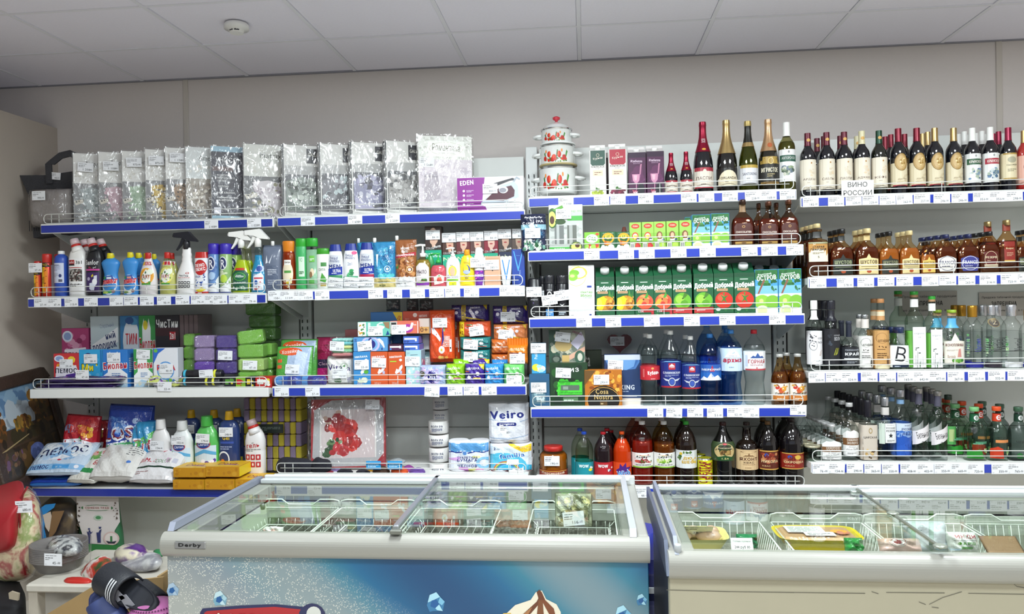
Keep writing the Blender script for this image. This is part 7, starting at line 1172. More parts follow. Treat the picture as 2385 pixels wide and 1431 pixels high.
put('yah', water([(0,.8),(.02,.95),(.05,1),(.56,1),(.60,1),(.66,.86),(.70,.62),(.72,.40),(.90,.36),(.91,.42),(.92,.36)], mat('140a06', .08, coat=.7), mat('2a1a14', .3), 'd8b98c', yah, .26, .58, None, 'kvass_bottle', w_=.9), 'c5', 1712, 1765, 983, 'long necked black kvass bottle with tan label', 'bottle')
nik = lambda bg, t_: f"r 0 0 1 1 {bg};b 0 .3 1 .6 18 .12 a8583a,6a1c14,8a3020,c08050;e .3 .76 .1 .1 2a4a9a;t {t_} .5 .44 .86 .14 e0c898 0 3;t КВАС .3 .2 .4 .08 d8b888;r 0 0 1 .06 c89a4a;r 0 .94 1 .06 c89a4a"
put('kv3', water(BIGS, mat('0e0a0a', .08, coat=.7), mat('6a4a24', .3), '6a1c14', nik('5a2418', 'НИКОЛА'), .26, .56, None, 'kvass_bottle'), 'c5', 1764, 1812, 981, 'black kvass bottle with brown label, beside the reddish one', 'bottle', back=1)
put('kv4', water(BIGS, mat('0e0a0c', .08, coat=.7), mat('2a1a1a', .3), '7a1c14', nik('8a2418', 'ОКРОШКА')+';e .66 .74 .14 .14 d8b048', .26, .50, None, 'kvass_bottle'), 'c5', 1814, 1871, 974, 'widest black kvass bottle with reddish label at the shelf end', 'bottle', back=1)
# ======== wine row
def wine(body, foil, lab, art_, z0=.13, z1=.585, extra=(), prof=WINE, m2=None):
 def mk(w, h): return bottle('wine_bottle', prof, w, h, body, parts=[('foil', .80, 1.0, foil, 1.08), ('label', z0, z1, mat(lab, .55), 1.008)]+list(extra), art=[(art_, z0, z1, .92, 1.016)]+([m2] if m2 else []), seg=22)
 return mk
WB = mat('0f1016', .07, coat=.7); WG = mat('14180e', .07, coat=.7)
wl = "r 0 0 1 1 dfd6c4;e .6 .88 .05 .03 b07a3a;b .3 .42 .6 .34 9 .10 d2c4ac,d8ccb8,e0c8a8;t {n} .46 .34 .80 .08 5a3a34 0 1.5;l .3 .22 .3 .04 1 a89a88;l .1 .06 .7 .04 1 b0a290"
mar, crm, grc, bur = mat('5a1426', .35, .3), mat('d8d0a8', .4), mat('17402c', .35, .3), mat('741428', .3, .4)
NAMES = ['АРДЕШ', 'САБЛЫ', 'ЛАСПИ', 'АДЖАМ', 'КЕФЕ']
X = [1881, 1925, 1966, 2007, 2047]; YT = [311, 309, 308, 306, 305]
nm_ = ['maroon capped wine at the shelf end', 'maroon capped wine, second in the row', 'maroon capped wine behind the white paper sign', 'cream capped wine behind the white paper sign', 'green capped wine beside the paper sign']
for i in range(5):
 m_ = (mar, mar, mar, crm, grc)[i]
 put('w%d' % i, wine(WG if i == 4 else WB, m_, 'dcd3c2', wl.format(n=NAMES[i]), m2=("e .5 .5 .4 .4 d0a050", .86, .92, .3, 1.12)), 'd1', X[i]-19, X[i]+19, YT[i], f'dark bottle of {nm_[i]}, cream label', 'wine', dy=.025)
backs = [(1909, 324, 'w0'), (1950, 321, 'w1'), (1993, 322, 'w3'), (1915, 326, 'w0')]
sev = "r 0 0 1 1 d8ccae;r 0 0 1 .05 a82a38;b 0 .1 1 .5 8 .12 cfc0a0,c8b898,dccfb4;t Aperitivo .56 .3 .6 .06 7a6a50 6 1;l .2 .16 .6 .04 1 a89878"
med = ("e .5 .5 .5 .5 8a6a2c;e .5 .5 .46 .46 b4935a;e .5 .5 .36 .36 c4a672;b .2 .25 .6 .5 12 .08 b08a40,e8d098,a07c38", .36, .62, .78, 1.03)
for i, (x, yt, fo, lab) in enumerate(((2092, 300, bur, 'burgundy capped wine with gold medallion beside the green capped one'), (2135, 299, bur, 'burgundy capped wine with gold medallion beside a gold capped one'), (2177, 299, foilg, 'gold capped wine with round medallion among the burgundy caps'), (2221, 299, foilg, 'gold capped wine with shifted medallion beside the white caps'))):
 put('v%d' % (i // 2), wine(WB, fo, 'd6c9aa', sev, .14, .48, m2=med), 'd1', x-20, x+20, yt, lab, 'wine', dy=.025)
krm = lambda c, n: f"r 0 0 1 1 e4e4e2;r 0 .62 1 .2 {c};t {n} .5 .72 .8 .09 e8e0d8 0 2;b .03 .1 .94 .42 20 .11 8a9aa0,6a8ab0,c8d0d0,a8b4a0,4a6a88;e .5 .92 .06 .04 999999"
put('k0', wine(WB, WHITEP, 'e2e2e0', krm('2f5a3c', 'КРЫМСКОЕ'), .16, .60), 'd1', 2244, 2284, 299, 'white capped wine with green banded landscape label', 'wine', dy=.025)
put('k1', wine(WB, WHITEP, 'e2e2e0', krm('a83444', 'КРЫМСКОЕ'), .16, .60), 'd1', 2286, 2326, 297, 'white capped wine with red banded landscape label', 'wine', dy=.025)
put('k2', wine(WB, mat('8a1438', .3, .4), 'd8cba8', "r 0 0 1 1 dcd0ae;r .0 .94 1 .06 b0904a;r 0 0 1 .05 b0904a;e .5 .74 .3 .12 a8a48c;t Массандра .5 .54 .7 .08 5a5440 4 1;l .2 .3 .6 .12 2 8a8468", .20, .60), 'd1', 2328, 2368, 298, 'magenta capped wine with ornate cream label', 'wine', dy=.025)
put('rose', wine(mat('a8302c', .1, coat=.6), foilg, 'd8b0a0', "r 0 0 1 1 d8a898;t Rose .5 .6 .6 .1 8a3a3a"), 'd1', 2366, 2404, 305, 'pinkish red wine bottle cut by the picture edge', 'wine', dy=.025)
put('rose', None, 'd1', 2368, 2400, 312, 'second pinkish red wine bottle just behind', 'wine', dy=.14)
for i, (x, yt, k) in enumerate(((1903, 323, 'w0'), (1919, 318, 'w1'), (1957, 317, 'w2'), (1996, 318, 'w3'), (2062, 319, 'v0'), (2075, 314, 'v0'), (2107, 313, 'v0'), (2149, 312, 'v1'), (2161, 308, 'v1'), (2232, 313, 'k0'), (2246, 307, 'k0'), (2273, 311, 'k1'), (2287, 306, 'k1'), (2314, 312, 'k2'), (2326, 307, 'k2'))):
 far = i in (0, 4, 7, 9, 11, 13); put(k, None, 'd1', x-17, x+17, yt, f'wine bottle in the {"third" if far else "second"} row, {["dark maroon","maroon","maroon","cream","burgundy","bright burgundy","wine red","pale gold","gold","white","clean white","grey white","bright white","dark red","magenta red"][i]} cap, {ORD[i % 8]} along', 'wine', dy=.30 if far else .16, group='wine bottles in the back rows')
# paper sign
X0, Z1 = at(1962, 420, 3.575); X1, Z0 = at(2038, 456, 3.575)
t = root('paper_sign', 'white paper sign on the wine rail with two lines of black lettering', 'sign', ((X0+X1)/2, 3.590, Z0)); bx('sheet', -(X1-X0)/2, (X1-X0)/2, -.001, 0, 0, Z1-Z0, mat('e8e6e2', .6), t)
ink(t, "t ВИНО .5 .74 .60 .30 2a2a2e 0 0;t РОССИИ .5 .24 .88 .30 2a2a2e 0 0", X1-X0, Z1-Z0, -(X1-X0)/2, 0, lambda x, z: -.001, m=PAPER, name='lettering')
# ======== brandy row
AMB = glass('ecd0a8', '8a5028', rough=.04); AMBL = glass('f6e2c0', 'b07838', rough=.04)
C1, C2 = mat('4e2211', .1, coat=.6), mat('98622e', .1, coat=.6)
bcap, ccap, nvy = mat('1a1a1c', .3), mat('d4c08c', .35), mat('22284e', .3)
shu = lambda bg, fg: f"p {bg} 0 0 1 0 1 .74 .62 .80 .5 1 .38 .80 0 .74;t ШУСТОВ .5 .60 .84 .17 {fg} 0 3;r .06 .44 .88 .04 {fg};r .1 .36 .8 .02 {fg};e .5 .14 .12 .08 a84a24;l .3 .24 .4 .05 1 {fg}"
def brandy(body, inner, cap, lab, **k): return liq(body, inner, cap, lab, nm='brandy_bottle', **k)
gv = "r 0 .0 1 1 dcd5c0;p dcd5c0 .0 0 .1 -.06 .9 -.06 1 0;t СТАРАЯ .5 .76 .6 .09 3a2a20 0 2;t ГВАРДИЯ .5 .62 .8 .11 3a2a20 0 3;l .2 .4 .6 .1 2 8a7a60;t 5 .5 .24 .08 .1 3a2a20;r .0 .92 1 .14 8a8a64"
put('gua', liq(AMB, C1, ccap, gv, prof=[(0,.9),(.02,1),(.56,.98),(.64,.96),(.70,.80),(.72,.46),(.78,.34),(.86,.34),(.86,.44),(.90,.44)], z0=.30, z1=.66, k=.5, capz=.92, nm='brandy_bottle', extra=[('neck_band', .74, .86, mat('2a2c2a', .4), 1.05)], lv=.66), 'd2', 1874, 1930, 522, 'tall brandy bottle with cream shield label at the shelf end', 'brandy', k=.5, back=3, bdx=-.004)
for i, (x0, x1, yt, bg, fg, cap, body, inner, nk, lab, key) in enumerate((
 (1930, 1988, 534, '1c201a', '9aa07a', bcap, AMB, C1, '2a2c2a', 'large brandy bottle with black cap and black label', 's1'),
 (1990, 2047, 533, 'd8c690', '4a3418', ccap, AMB, C1, 'c8b078', 'large dark brandy bottle with cream cap and cream label', 's2'),
 (2045, 2094, 540, '26281e', '8a8a68', bcap, AMBL, C2, None, 'light brandy bottle with black cap and black label', 's3'),
 (2092, 2142, 538, 'd8c690', '5a4420', ccap, AMBL, C2, None, 'light brandy bottle with cream cap and cream label', 's4'))):
 put(key, liq(body, inner, cap, shu(bg, fg), z0=.06, z1=.48, nm='brandy_bottle', extra=[('neck_band', .76, .86, mat(nk, .4), 1.06)] if nk else ()), 'd2', x0, x1, yt, lab, 'brandy', k=.5, back=2, bdx=-.004)
put('s5', liq(AMBL, C2, mat('2a1c14', .3), shu('d8b860', '4a3418'), z0=.10, z1=.56, nm='brandy_bottle'), 'd2', 2142, 2179, 563, 'smallest brandy bottle with yellow label', 'brandy', k=.5, back=1)
FR = [(0,.9),(.02,1),(.42,1),(.58,.96),(.68,.78),(.76,.50),(.84,.34),(.88,.30)]
fr = lambda bg, fg: f"p {bg} .1 0 .9 0 1 .3 1 .8 .8 .9 .5 1 .2 .9 0 .8 0 .3;t FRANCE .5 .56 .78 .22 {fg} 0 2;l .2 .3 .6 .1 1 {fg};o .5 .5 .46 .46 .06 {fg}"
put('fr1', liq(AMB, C1, nvy, fr('dcd8d0', '2a2c5a'), prof=FR, z0=.10, z1=.48, nm='brandy_bottle', lv=.7), 'd2', 2173, 2228, 547, 'brandy bottle with navy cap and white badge label', 'brandy', k=.5, back=3, bdx=-.01)
put('fr2', liq(AMB, C1, nvy, fr('3a3c84', 'd8d8e4'), prof=FR, z0=.10, z1=.48, nm='brandy_bottle', lv=.7), 'd2', 2227, 2280, 546, 'brandy bottle with navy cap and blue badge label', 'brandy', k=.5, back=3, bdx=-.005)
rd = "p 5a1c1c 0 0 1 0 1 .9 .5 1 0 .9;r .0 .0 1 .2 c8b8a0;o .5 .5 .48 .46 .05 d8c8a0;t РЕЗЕРВ .5 .6 .8 .12 e0d0b0 0 2;l .2 .4 .6 .06 1 d8c8a0"
put('rd', liq(AMB, C1, bcap, rd, prof=FR, z0=.16, z1=.56, nm='brandy_bottle', w_=.62, lv=.7), 'd2', 2276, 2328, 540, 'brandy bottle with black cap and dark red shield label', 'brandy', k=.5, back=3, bdx=-.006)
tl = "r 0 0 1 1 8a2c24;r .0 .0 1 .1 c8a850;t Барс .5 .66 .7 .1 e0c8a0 0 2;l .2 .3 .6 .2 3 c89a80"
put('tl', liq(AMB, C1, foilg, tl, prof=[(0,.9),(.02,1),(.50,1),(.62,.92),(.70,.62),(.75,.42),(.80,.34),(.9,.34)], z0=.22, z1=.60, nm='brandy_bottle', w_=.5, k=.6, n=2.4, extra=[('neck_band', .80, .92, mat('8a3a28', .4), 1.06)]), 'd2', 2318, 2370, 513, 'tallest brandy bottle with gold cap and red label', 'brandy', k=.6, back=1, bdx=-.05)
put('s1', None, 'd2', 2362, 2410, 536, 'brandy bottle with dark cap cut by the picture edge', 'brandy', k=.5, back=1)
for i in range(3): put('s3', None, 'd2', 1852+i*6, 1876+i*6, 540-i*3, f'brandy bottle in shade beside the bay upright, {ORD[i]} from the back', 'brandy', k=.5, dy=.36-.1*i)
# ======== vodka, third shelf
GL = glass('f9fbfa', '8a9692', rough=.02); GLG = glass('f0f8f0', '6a9a78', rough=.02); VW = glass('fbfcfc', 'c4ccca', fres=1.12)
def vodka(body, cap, lab, art_, prof=VODK, z0=.1, z1=.55, capz=.84, extra=(), na=(), w_=.92, k=1.0, n=2, cr=.42, clr=None, lv=.6, nm='vodka_bottle'):
 def mk(w, h):
  p = [('drink', .015, lv, VW, .96)]+([('label', z0, z1, mat(lab, .5), 1.008)] if lab else [])+list(extra)
  return bottle(nm, prof, w, h, body, parts=p, art=[(art_, z0, z1, w_, 1.018)]+list(na), k=k, n=n, seg=24, caps=[('cap', capz, 1, cr, cr, cap, 1/k if k < .8 else 1)])
 return mk
bel = "r 0 0 1 1 e8e6e8;b .04 .52 .5 .4 18 .05 2a2a30,5a5a60,ffffff,1a1a20;p 1c1c22 .04 .94 .3 .8 .24 .76;o .3 .56 .26 .14 .08 3a3a40;t БЕЛАЯ .78 .78 .36 .06 6a666a 0 1;t РЫСЬ .78 .66 .36 .07 6a666a 0 1;p b89a8a .70 .26 .74 .26 .88 .44 .86 .44;p b89a8a .78 .26 .82 .26 .94 .42 .92 .42;t ВОДКА .6 .10 .3 .02 666"
put('ve1', vodka(GL, WHITEP, 'e6e4e6', bel, z1=.57, capz=.87, extra=[('white_neck', .73, .86, WHITEP, 1.06)], cr=.46), 'd3', 1877, 1914, 700, 'vodka bottle with white cap and white lynx label', 'vodka', dy=.03)
put('ve2', vodka(GL, mat('24242c', .3), '1c1c22', "r 0 0 1 1 1c1c22;b .02 .44 .4 .44 10 .08 2c3038,3c4450,14141a;t НОЧНОЙ .72 .82 .42 .05 c8c8cc 0 1;t ВОЛК .74 .72 .42 .10 d8d8dc 0 1;p c8c83a .48 .26 .52 .26 .66 .46 .64 .46;p c8c83a .58 .26 .62 .26 .76 .46 .74 .46;p a8a83a .66 .28 .70 .28 .84 .46 .82 .46;t ВОДКА .5 .12 .34 .02 b8b8bc", z1=.60, capz=.87, extra=[('black_neck', .71, .86, mat('24242c', .3), 1.06)], cr=.50), 'd3', 1915, 1956, 700, 'vodka bottle with black cap and black wolf label', 'vodka', dy=.03, back=3, bdx=-.004)
BUL = [(0,.9),(.02,1),(.40,1),(.50,.94),(.58,.76),(.64,.46),(.68,.28),(1,.24)]
put('ve3', vodka(GL, mat('3a3e4c', .25), '1e2026', "r 0 0 1 1 1e2026;t ПЕРМСКИЙ .52 .86 .8 .08 b8bcc4 0 2;t КРАЙ .52 .66 .8 .18 e8eaee 0 4;t ВОДКА .5 .48 .5 .04 888c94;r .06 .38 .88 .04 e8eaee;l .2 .16 .6 .12 2 a8acb4", prof=BUL, z0=.10, z1=.48, capz=.94, extra=[('dark_neck', .68, .94, mat('262a38', .3), 1.08)], cr=.3, w_=.84), 'd3', 1953, 2001, 748, 'short vodka bottle with long dark neck and black label', 'vodka', dy=.03, back=3, bdx=-.004)
alt = lambda bg, fg: f"r 0 0 1 1 {bg};o .4 .8 .36 .14 .04 {fg};t АЛТАЙСКАЯ .56 .74 .8 .08 {fg} 0 2;b .1 .54 .7 .08 5 .05 {fg};r .1 .50 .5 .015 {fg};l .1 .28 .6 .16 3 {fg};e .80 .18 .09 .11 {fg};r .78 .26 .04 .08 {fg};r 0 0 1 .04 {fg}"
put('ve4', vodka(GL, foils, 'e4e2dc', alt('e4e2dc', '4a4a48'), prof=[(0,.9),(.02,1),(.60,1),(.66,.94),(.71,.7),(.74,.52),(1,.5)], z0=.04, z1=.62, capz=.93, extra=[('paper_neck', .76, .92, mat('dcd4cc', .5), 1.05)], cr=.5), 'd3', 1997, 2032, 733, 'vodka bottle with silver cap and white bee label', 'vodka', dy=.03, back=1)
put('ve5', vodka(GL, mat('b88050', .4), 'c8985c', alt('c99a60', '5a3818')+';r 0 0 1 .1 e0d4b0', z0=.03, z1=.56, capz=.94, extra=[('paper_neck', .70, .84, mat('c89460', .5), 1.05), ('neck_cream', .76, .82, mat('e0d0b0', .5), 1.07)], cr=.48, prof=[(0,.9),(.02,1),(.57,1),(.62,.94),(.67,.66),(.70,.5),(1,.46)]), 'd3', 2031, 2070, 696, 'honey brown labelled vodka bottle with wooden cap', 'vodka', dy=.03, back=1)
put('ve6', vodka(GL, mat('1f2c50', .25, coat=.4), 'e8e8e8', "r 0 .14 1 .86 ececec;t В .5 .60 .6 .66 1c1c22 -10 1;r 0 0 1 .14 1c2a44;l .1 .03 .8 .08 1 c8d0dc;t ВОДКА .86 .26 .16 .05 555", prof=[(0,.9),(.02,1),(.50,1),(.60,.92),(.70,.7),(.78,.55),(1,.5)], z0=.08, z1=.58, capz=.86, k=.6, n=3, cr=.5, w_=.84), 'd3', 2070, 2116, 762, 'small flat vodka bottle with navy cap and script letter', 'vodka', k=.6, dy=.03, back=3, bdx=-.012)
org = "r 0 0 1 1 e8e8e8;t organic .5 .84 .8 .06 8a8a8a 0 0;l .4 .74 .5 .04 1 b8b8b8;e .26 .48 .08 .012 3a4a3a;e .4 .49 .08 .012 3a4a3a;e .22 .44 .06 .012 3a4a3a;e .5 .36 .10 .012 3a4a3a;p 3a4a3a .3 .0 .33 .0 .36 .4 .34 .4;r .2 .05 .015 .26 5a5a5a;r .74 .05 .015 .22 5a5a5a;p 5a7a5a .5 0 .54 0 .6 .2 .5 .08 .44 .2"
gcap = mat('3aa83c', .3)
def organic(w, h):
 t = vodka(GLG, gcap, None, '', z0=.1, z1=.5, capz=.955, extra=[('cork', .925, .955, mat('a8805c', .6), 1.1), ('paper_neck', .80, .90, WHITEP, 1.08), ('side_label', .04, .50, mat('6cb04c', .4), 1.004)], cr=.44, prof=[(0,.9),(.02,1),(.60,1),(.65,.96),(.70,.78),(.74,.5),(.77,.4),(1,.38)])(w, h)
 bx('label', -w*.30, w*.40, -w*.52, -w*.515, h*.04, h*.55, mat('e8e8e8', .5), t); ink(t, org, w*.7, h*.51, -w*.30, h*.04, lambda x, z: -w*.521, m=PAPER); return t
put('ve7', organic, 'd3', 2106, 2152, 679, 'tall vodka bottle with green cap and white plant label', 'vodka', dy=.03)
put('ve7', None, 'd3', 2150, 2191, 690, 'slightly shorter vodka bottle with green cap and white plant label', 'vodka', dy=.03)
put('ve7', None, 'd3', 2070, 2114, 678, 'green capped vodka bottle standing alone in the back', 'vodka', dy=.26)
kon = "p e4ddd0 .0 0 .96 0 .98 .72 .7 .74 .5 1 .3 .74 .0 .72;t КОНОПЛЯНКА .48 .60 .84 .09 6a3a34 0 3;l .1 .40 .5 .06 2 a89a90;t Водка .3 .2 .34 .14 8a5a4a 6 0;p c88a80 .58 .2 .64 .46 .74 .48 .78 .2;b .3 .0 .66 .16 14 .08 5a9a3a,3a7a2a,7ab04a"
put('ve8', vodka(GL, mat('98b83c', .3), None, kon, prof=[(0,.9),(.02,1),(.4,1),(.5,.97),(.62,.84),(.70,.55),(.76,.34),(1,.32)], z0=.12, z1=.62, capz=.95, extra=[('cork', .90, .95, mat('b89470', .6), 1.1), ('blue_neck', .70, .86, mat('58a8d8', .4), 1.07)], k=.7, n=2.6, cr=.36, w_=.88), 'd3', 2188, 2245, 722, 'vodka bottle with blue neck and songbird label', 'vodka', k=.7, dy=.03, back=1, bdx=-.03)
def vert(c, bc): return f"t Vertical .62 .60 .74 .22 {c} 90 2;r .0 .0 1 .14 {bc};l .02 .30 .12 .5 8 8aa88a;b .02 .3 .1 .6 8 .05 6aa86a,c8d8a8,4a8a4a"
vp = [(0,.9),(.02,1),(.60,1),(.68,.95),(.74,.74),(.78,.5),(.81,.42),(1,.4)]
put('ve9', vodka(GL, mat('b8862c', .25, .7), None, vert('3a3c98', '22268a').replace('Vertical', 'Uptown'), prof=vp, z0=.04, z1=.62, capz=.82, cr=.5), 'd3', 2240, 2289, 712, 'clear vodka bottle with gold cap and vertical blue lettering', 'vodka', dy=.03)
put('ve9', None, 'd3', 2218, 2262, 711, 'gold capped clear vodka bottle in the second row', 'vodka', dy=.14); put('ve9', None, 'd3', 2204, 2244, 711, 'gold capped clear vodka bottle in the third row', 'vodka', dy=.26)
put('ve10', vodka(GL, foils, None, vert('26262c', '2a2430'), prof=vp, z0=.04, z1=.62, capz=.84, cr=.42, na=[("e .5 .5 .5 .5 8a7a58;e .5 .5 .42 .42 4a4440;t Z .5 .5 .4 .4 a89a80 0 2", .66, .80, .62, 1.06)]), 'd3', 2284, 2332, 711, 'clear vodka bottle with hanging round medal and black lettering', 'vodka', dy=.03)
put('ve11', vodka(GL, foils, None, vert('26262c', 'dcdcde'), prof=vp, z0=.04, z1=.62, capz=.82, cr=.50), 'd3', 2330, 2380, 710, 'clear vodka bottle with silver cap and white base band', 'vodka', dy=.03, back=2, bdx=-.02)
put('ve9', None, 'd3', 2372, 2420, 722, 'gold capped vodka bottle at the picture edge', 'vodka', dy=.03)
# notices on the backing
for i, (x0, x1, y0, y1, lab) in enumerate(((2095, 2232, 680, 735, 'pale notice with black capitals on the backing behind the green caps'), (2282, 2400, 682, 735, 'pale notice with black capitals on the backing at the picture edge'))):
 X0, Z1 = at(x0, y0, 3.97); X1, Z0 = at(x1, y1, 3.97); t = root('notice_sheet', lab, 'notice', ((X0+X1)/2, 3.98, Z0)); bx('sheet', -(X1-X0)/2, (X1-X0)/2, -.001, 0, 0, Z1-Z0, mat('b8b0a8', .6), t)
 ink(t, "t Продажа_табачной_продукции .52 .78 .92 .12 2a2624 0 1;t ЗАПРЕЩЕНА .5 .50 .5 .22 2a2624 0 2;t не_достигшим_18_лет,_в_т.ч. .5 .22 .86 .1 3a3634 0 1", X1-X0, Z1-Z0, -(X1-X0)/2, 0, lambda x, z: -.001, m=PAPER, name='lettering')
# ======== flasks and vodka, lowest shelf
def jarj(w, h): return bottle('glass_jar', [(0,.9),(.04,1),(.86,1),(.9,.94)], w, h, glass('dce4dc', '6a786c'), caps=[('lid', .88, 1, .98, .97, mat('c8c0a0', .3, .5))])
put('jj', jarj, 'd4', 1872, 1912, 1037, 'empty glass jar with pale metal lid at the shelf end', 'jar', dy=.03, back=4, bdx=-.006)
nor = "p eceae8 0 .56 1 .56 1 .84 .85 .92 .6 1 .4 .94 .2 .98 0 .84;r 0 .40 1 .28 7a5230;t СЕВЕРНОЕ .54 .61 .7 .08 ece6dc 0 2;t ЗОЛОТО .54 .49 .7 .09 ece6dc 0 2;r 0 0 1 .40 eceae8;t ВОДКА .5 .33 .4 .05 333;t Olive_Gold .5 .24 .7 .09 4a4a4a 8 1;l .2 .05 .6 .08 2 888"
put('nz', vodka(GL, mat('d8d8d8', .3, .4), None, nor, prof=[(0,.9),(.02,1),(.5,1),(.6,.92),(.70,.66),(.80,.38),(.86,.34),(1,.32)], z0=.06, z1=.56, capz=.93, k=.5, n=3, cr=.40, lv=.62), 'd4', 1910, 1959, 987, 'flat vodka flask with brown and white label', 'vodka', k=.5, dy=.03, back=6, bdx=-.006, gap=.055)
put('no', vodka(GL, mat('d8d8d8', .3, .4), None, nor, prof=[(0,.9),(.02,1),(.50,1),(.58,.92),(.64,.66),(.70,.44),(1,.36)], z0=.10, z1=.54, capz=.93, cr=.42), 'd4', 1957, 1999, 938, 'taller vodka bottle with brown and white label', 'vodka', dy=.04, back=3, bdx=-.006)
tsa = "r 0 .44 1 .56 242126;o .5 .84 .12 .08 .3 a8905a;r 0 .60 1 .09 d8d4d0;t ЦАРСКАЯ .5 .645 .9 .07 242126 0 1;r 0 0 1 .36 7a5c34;b .1 .02 .8 .3 12 .08 b8945a,5a4020,d8b880"
put('ts', vodka(GL, mat('1e1c24', .3), 'c8bcae', tsa, prof=[(0,.9),(.02,1),(.58,1),(.64,.9),(.68,.5),(.71,.36),(1,.34)], z0=.03, z1=.60, capz=.72, n=4, k=.9, cr=.44, w_=.9), 'd4', 2001, 2041, 932, 'square vodka bottle with black cap and black gold label', 'vodka', k=.9, dy=.03, back=5, bdx=-.004, gap=.07)
put('rr', vodka(GL, foils, None, "r .3 .1 .66 .9 e6e6e4;r 0 .06 .28 .94 c8d4c8;t ВОДКА .62 .92 .4 .03 666;t РУССКИЙ .62 .80 .52 .09 3a3a3e 0 1;t РЕЗЕРВ .62 .66 .52 .09 3a3a3e 0 1;p 26262a .62 .56 .66 .48 .74 .48 .68 .42 .70 .34 .62 .39 .54 .34 .56 .42 .50 .48 .58 .48;l .4 .16 .44 .1 3 999", prof=[(0,.9),(.02,1),(.58,1),(.62,.96),(.66,.5),(.68,.38),(1,.36)], z0=.26, z1=.60, capz=.86, n=3.4, cr=.42, extra=[('paper_neck', .72, .84, mat('cfcac6', .5), 1.05)]), 'd4', 2038, 2084, 925, 'square shouldered clear vodka bottle with narrow white star label', 'vodka', dy=.03, back=3, bdx=-.004)
put('rl', vodka(GL, mat('b8b8be', .25, .7), '2a5ab0', "r 0 0 1 1 2454b0;r 0 .76 1 .24 c8d4e4;b 0 .55 1 .25 16 .14 5a88c8,8aa8d8,3a6ab8;b 0 0 1 .5 10 .2 1f48a0,2a5ab8;t ВОДКА .66 .93 .3 .04 2a3a5a;t РУССКИЙ .66 .83 .62 .09 22306a 0 2;t ЛЁД .62 .68 .5 .10 22306a 0 2", prof=[(0,.88),(.015,.98),(.52,1),(.56,.98),(.66,.78),(.74,.50),(.78,.36),(1,.34)], z0=.08, z1=.54, capz=.90, cr=.42, extra=[('foil_neck', .80, .86, mat('8ab0d8', .3, .4), 1.05)]), 'd4', 2072, 2122, 908, 'vodka bottle with tall icy blue label', 'vodka', dy=.03, back=2, bdx=-.006)
bl_ = "p e4dedf 0 .08 0 .64 .2 .68 .6 .80 1 .98 1 .40 .6 .24 .2 .12;t Беленькая .56 .52 .78 .26 26242a 12 1;l .44 .22 .3 .06 1 6a6a6e"
BLP = [(0,.88),(.015,.98),(.50,1),(.60,.97),(.68,.80),(.74,.52),(.78,.38),(1,.36)]
for i, (x0, x1, yt, lab) in enumerate(((2117, 2162, 905, 'slender vodka bottle with slanted white label, outer one'), (2161, 2206, 911, 'slender vodka bottle with slanted white label, inner one'))):
 put('be', vodka(GL, mat('a8a4a0', .25, .7), None, bl_, prof=BLP, z0=.20, z1=.54, capz=.93, cr=.44, extra=[('foil_neck', .78, .93, mat('5a5868', .4, .3), 1.05)], lv=.66), 'd4', x0, x1, yt, lab, 'vodka', dy=.03, back=2, bdx=.01)
put('rbk', vodka(GLG, mat('2c3a30', .3), None, "r .2 .2 .5 .6 5aa85a;r .3 .3 .3 .4 b8c88a", prof=BLP, z0=.1, z1=.6, capz=.92, cr=.4), 'd4', 2185, 2232, 920, 'large clear bottle with green back label behind the slender ones', 'vodka', dy=.14)
GB = [(0,.86),(.02,.98),(.44,1),(.56,.92),(.64,.74),(.70,.50),(.73,.36),(1,.32)]
def eb(cap, band, lab, body=None): return vodka(body or GLG, cap, None, lab, prof=GB, z0=.06, z1=.50, capz=.92, cr=.42, na=[("e .5 .5 .3 .38 e8e8e8;e .54 .5 .2 .24 %s;r .3 .45 .5 .1 e8e8e8" % band[1], .74, .86, .36, 1.2)], extra=[('neck_band', .73, .87, mat(band[0], .35), 1.15)], w_=.9)
put('eg', eb(mat('7ab87a', .3), ('1f5a38', '1f5a38'), "p 2a8a2c 0 0 .7 0 .62 .3 .5 .4 .2 .32 0 .36;r .3 .62 .6 .1 4a8a68;l .2 .6 .6 .1 1 6aa888;b .7 .1 .3 .4 8 .06 8ab86a,c8d8a0,4a8a5a"), 'd4', 2240, 2298, 948, 'rounded vodka bottle with dark green neck band', 'vodka', dy=.03, back=3, bdx=-.035)
put('eo', eb(mat('e0522a', .3), ('c83c20', 'c83c20'), "p c83c20 0 0 .6 0 .56 .4 .3 .5 0 .4;r .2 .66 .7 .12 d88a50;b .7 .1 .3 .5 8 .06 8ab86a,c8d8a0"), 'd4', 2294, 2348, 947, 'rounded vodka bottle with orange neck band', 'vodka', dy=.03, back=3, bdx=-.03)
put('ed', eb(mat('3a5a44', .3), ('1c3a2c', '1c3a2c'), "t ЧЕРНАЯ .5 .7 .7 .1 222;e .8 .4 .1 .1 222222;e .3 .1 .14 .14 2a6a34", glass('b8c4c0', '5c6c68', rough=.25)), 'd4', 2344, 2400, 948, 'frosted vodka bottle with dark green neck band', 'vodka', dy=.03, back=2, bdx=-.03)
put('eg', None, 'd4', 2212, 2262, 945, 'green vodka bottle in shade behind the rounded ones', 'vodka', dy=.30, back=2, bdx=-.02)
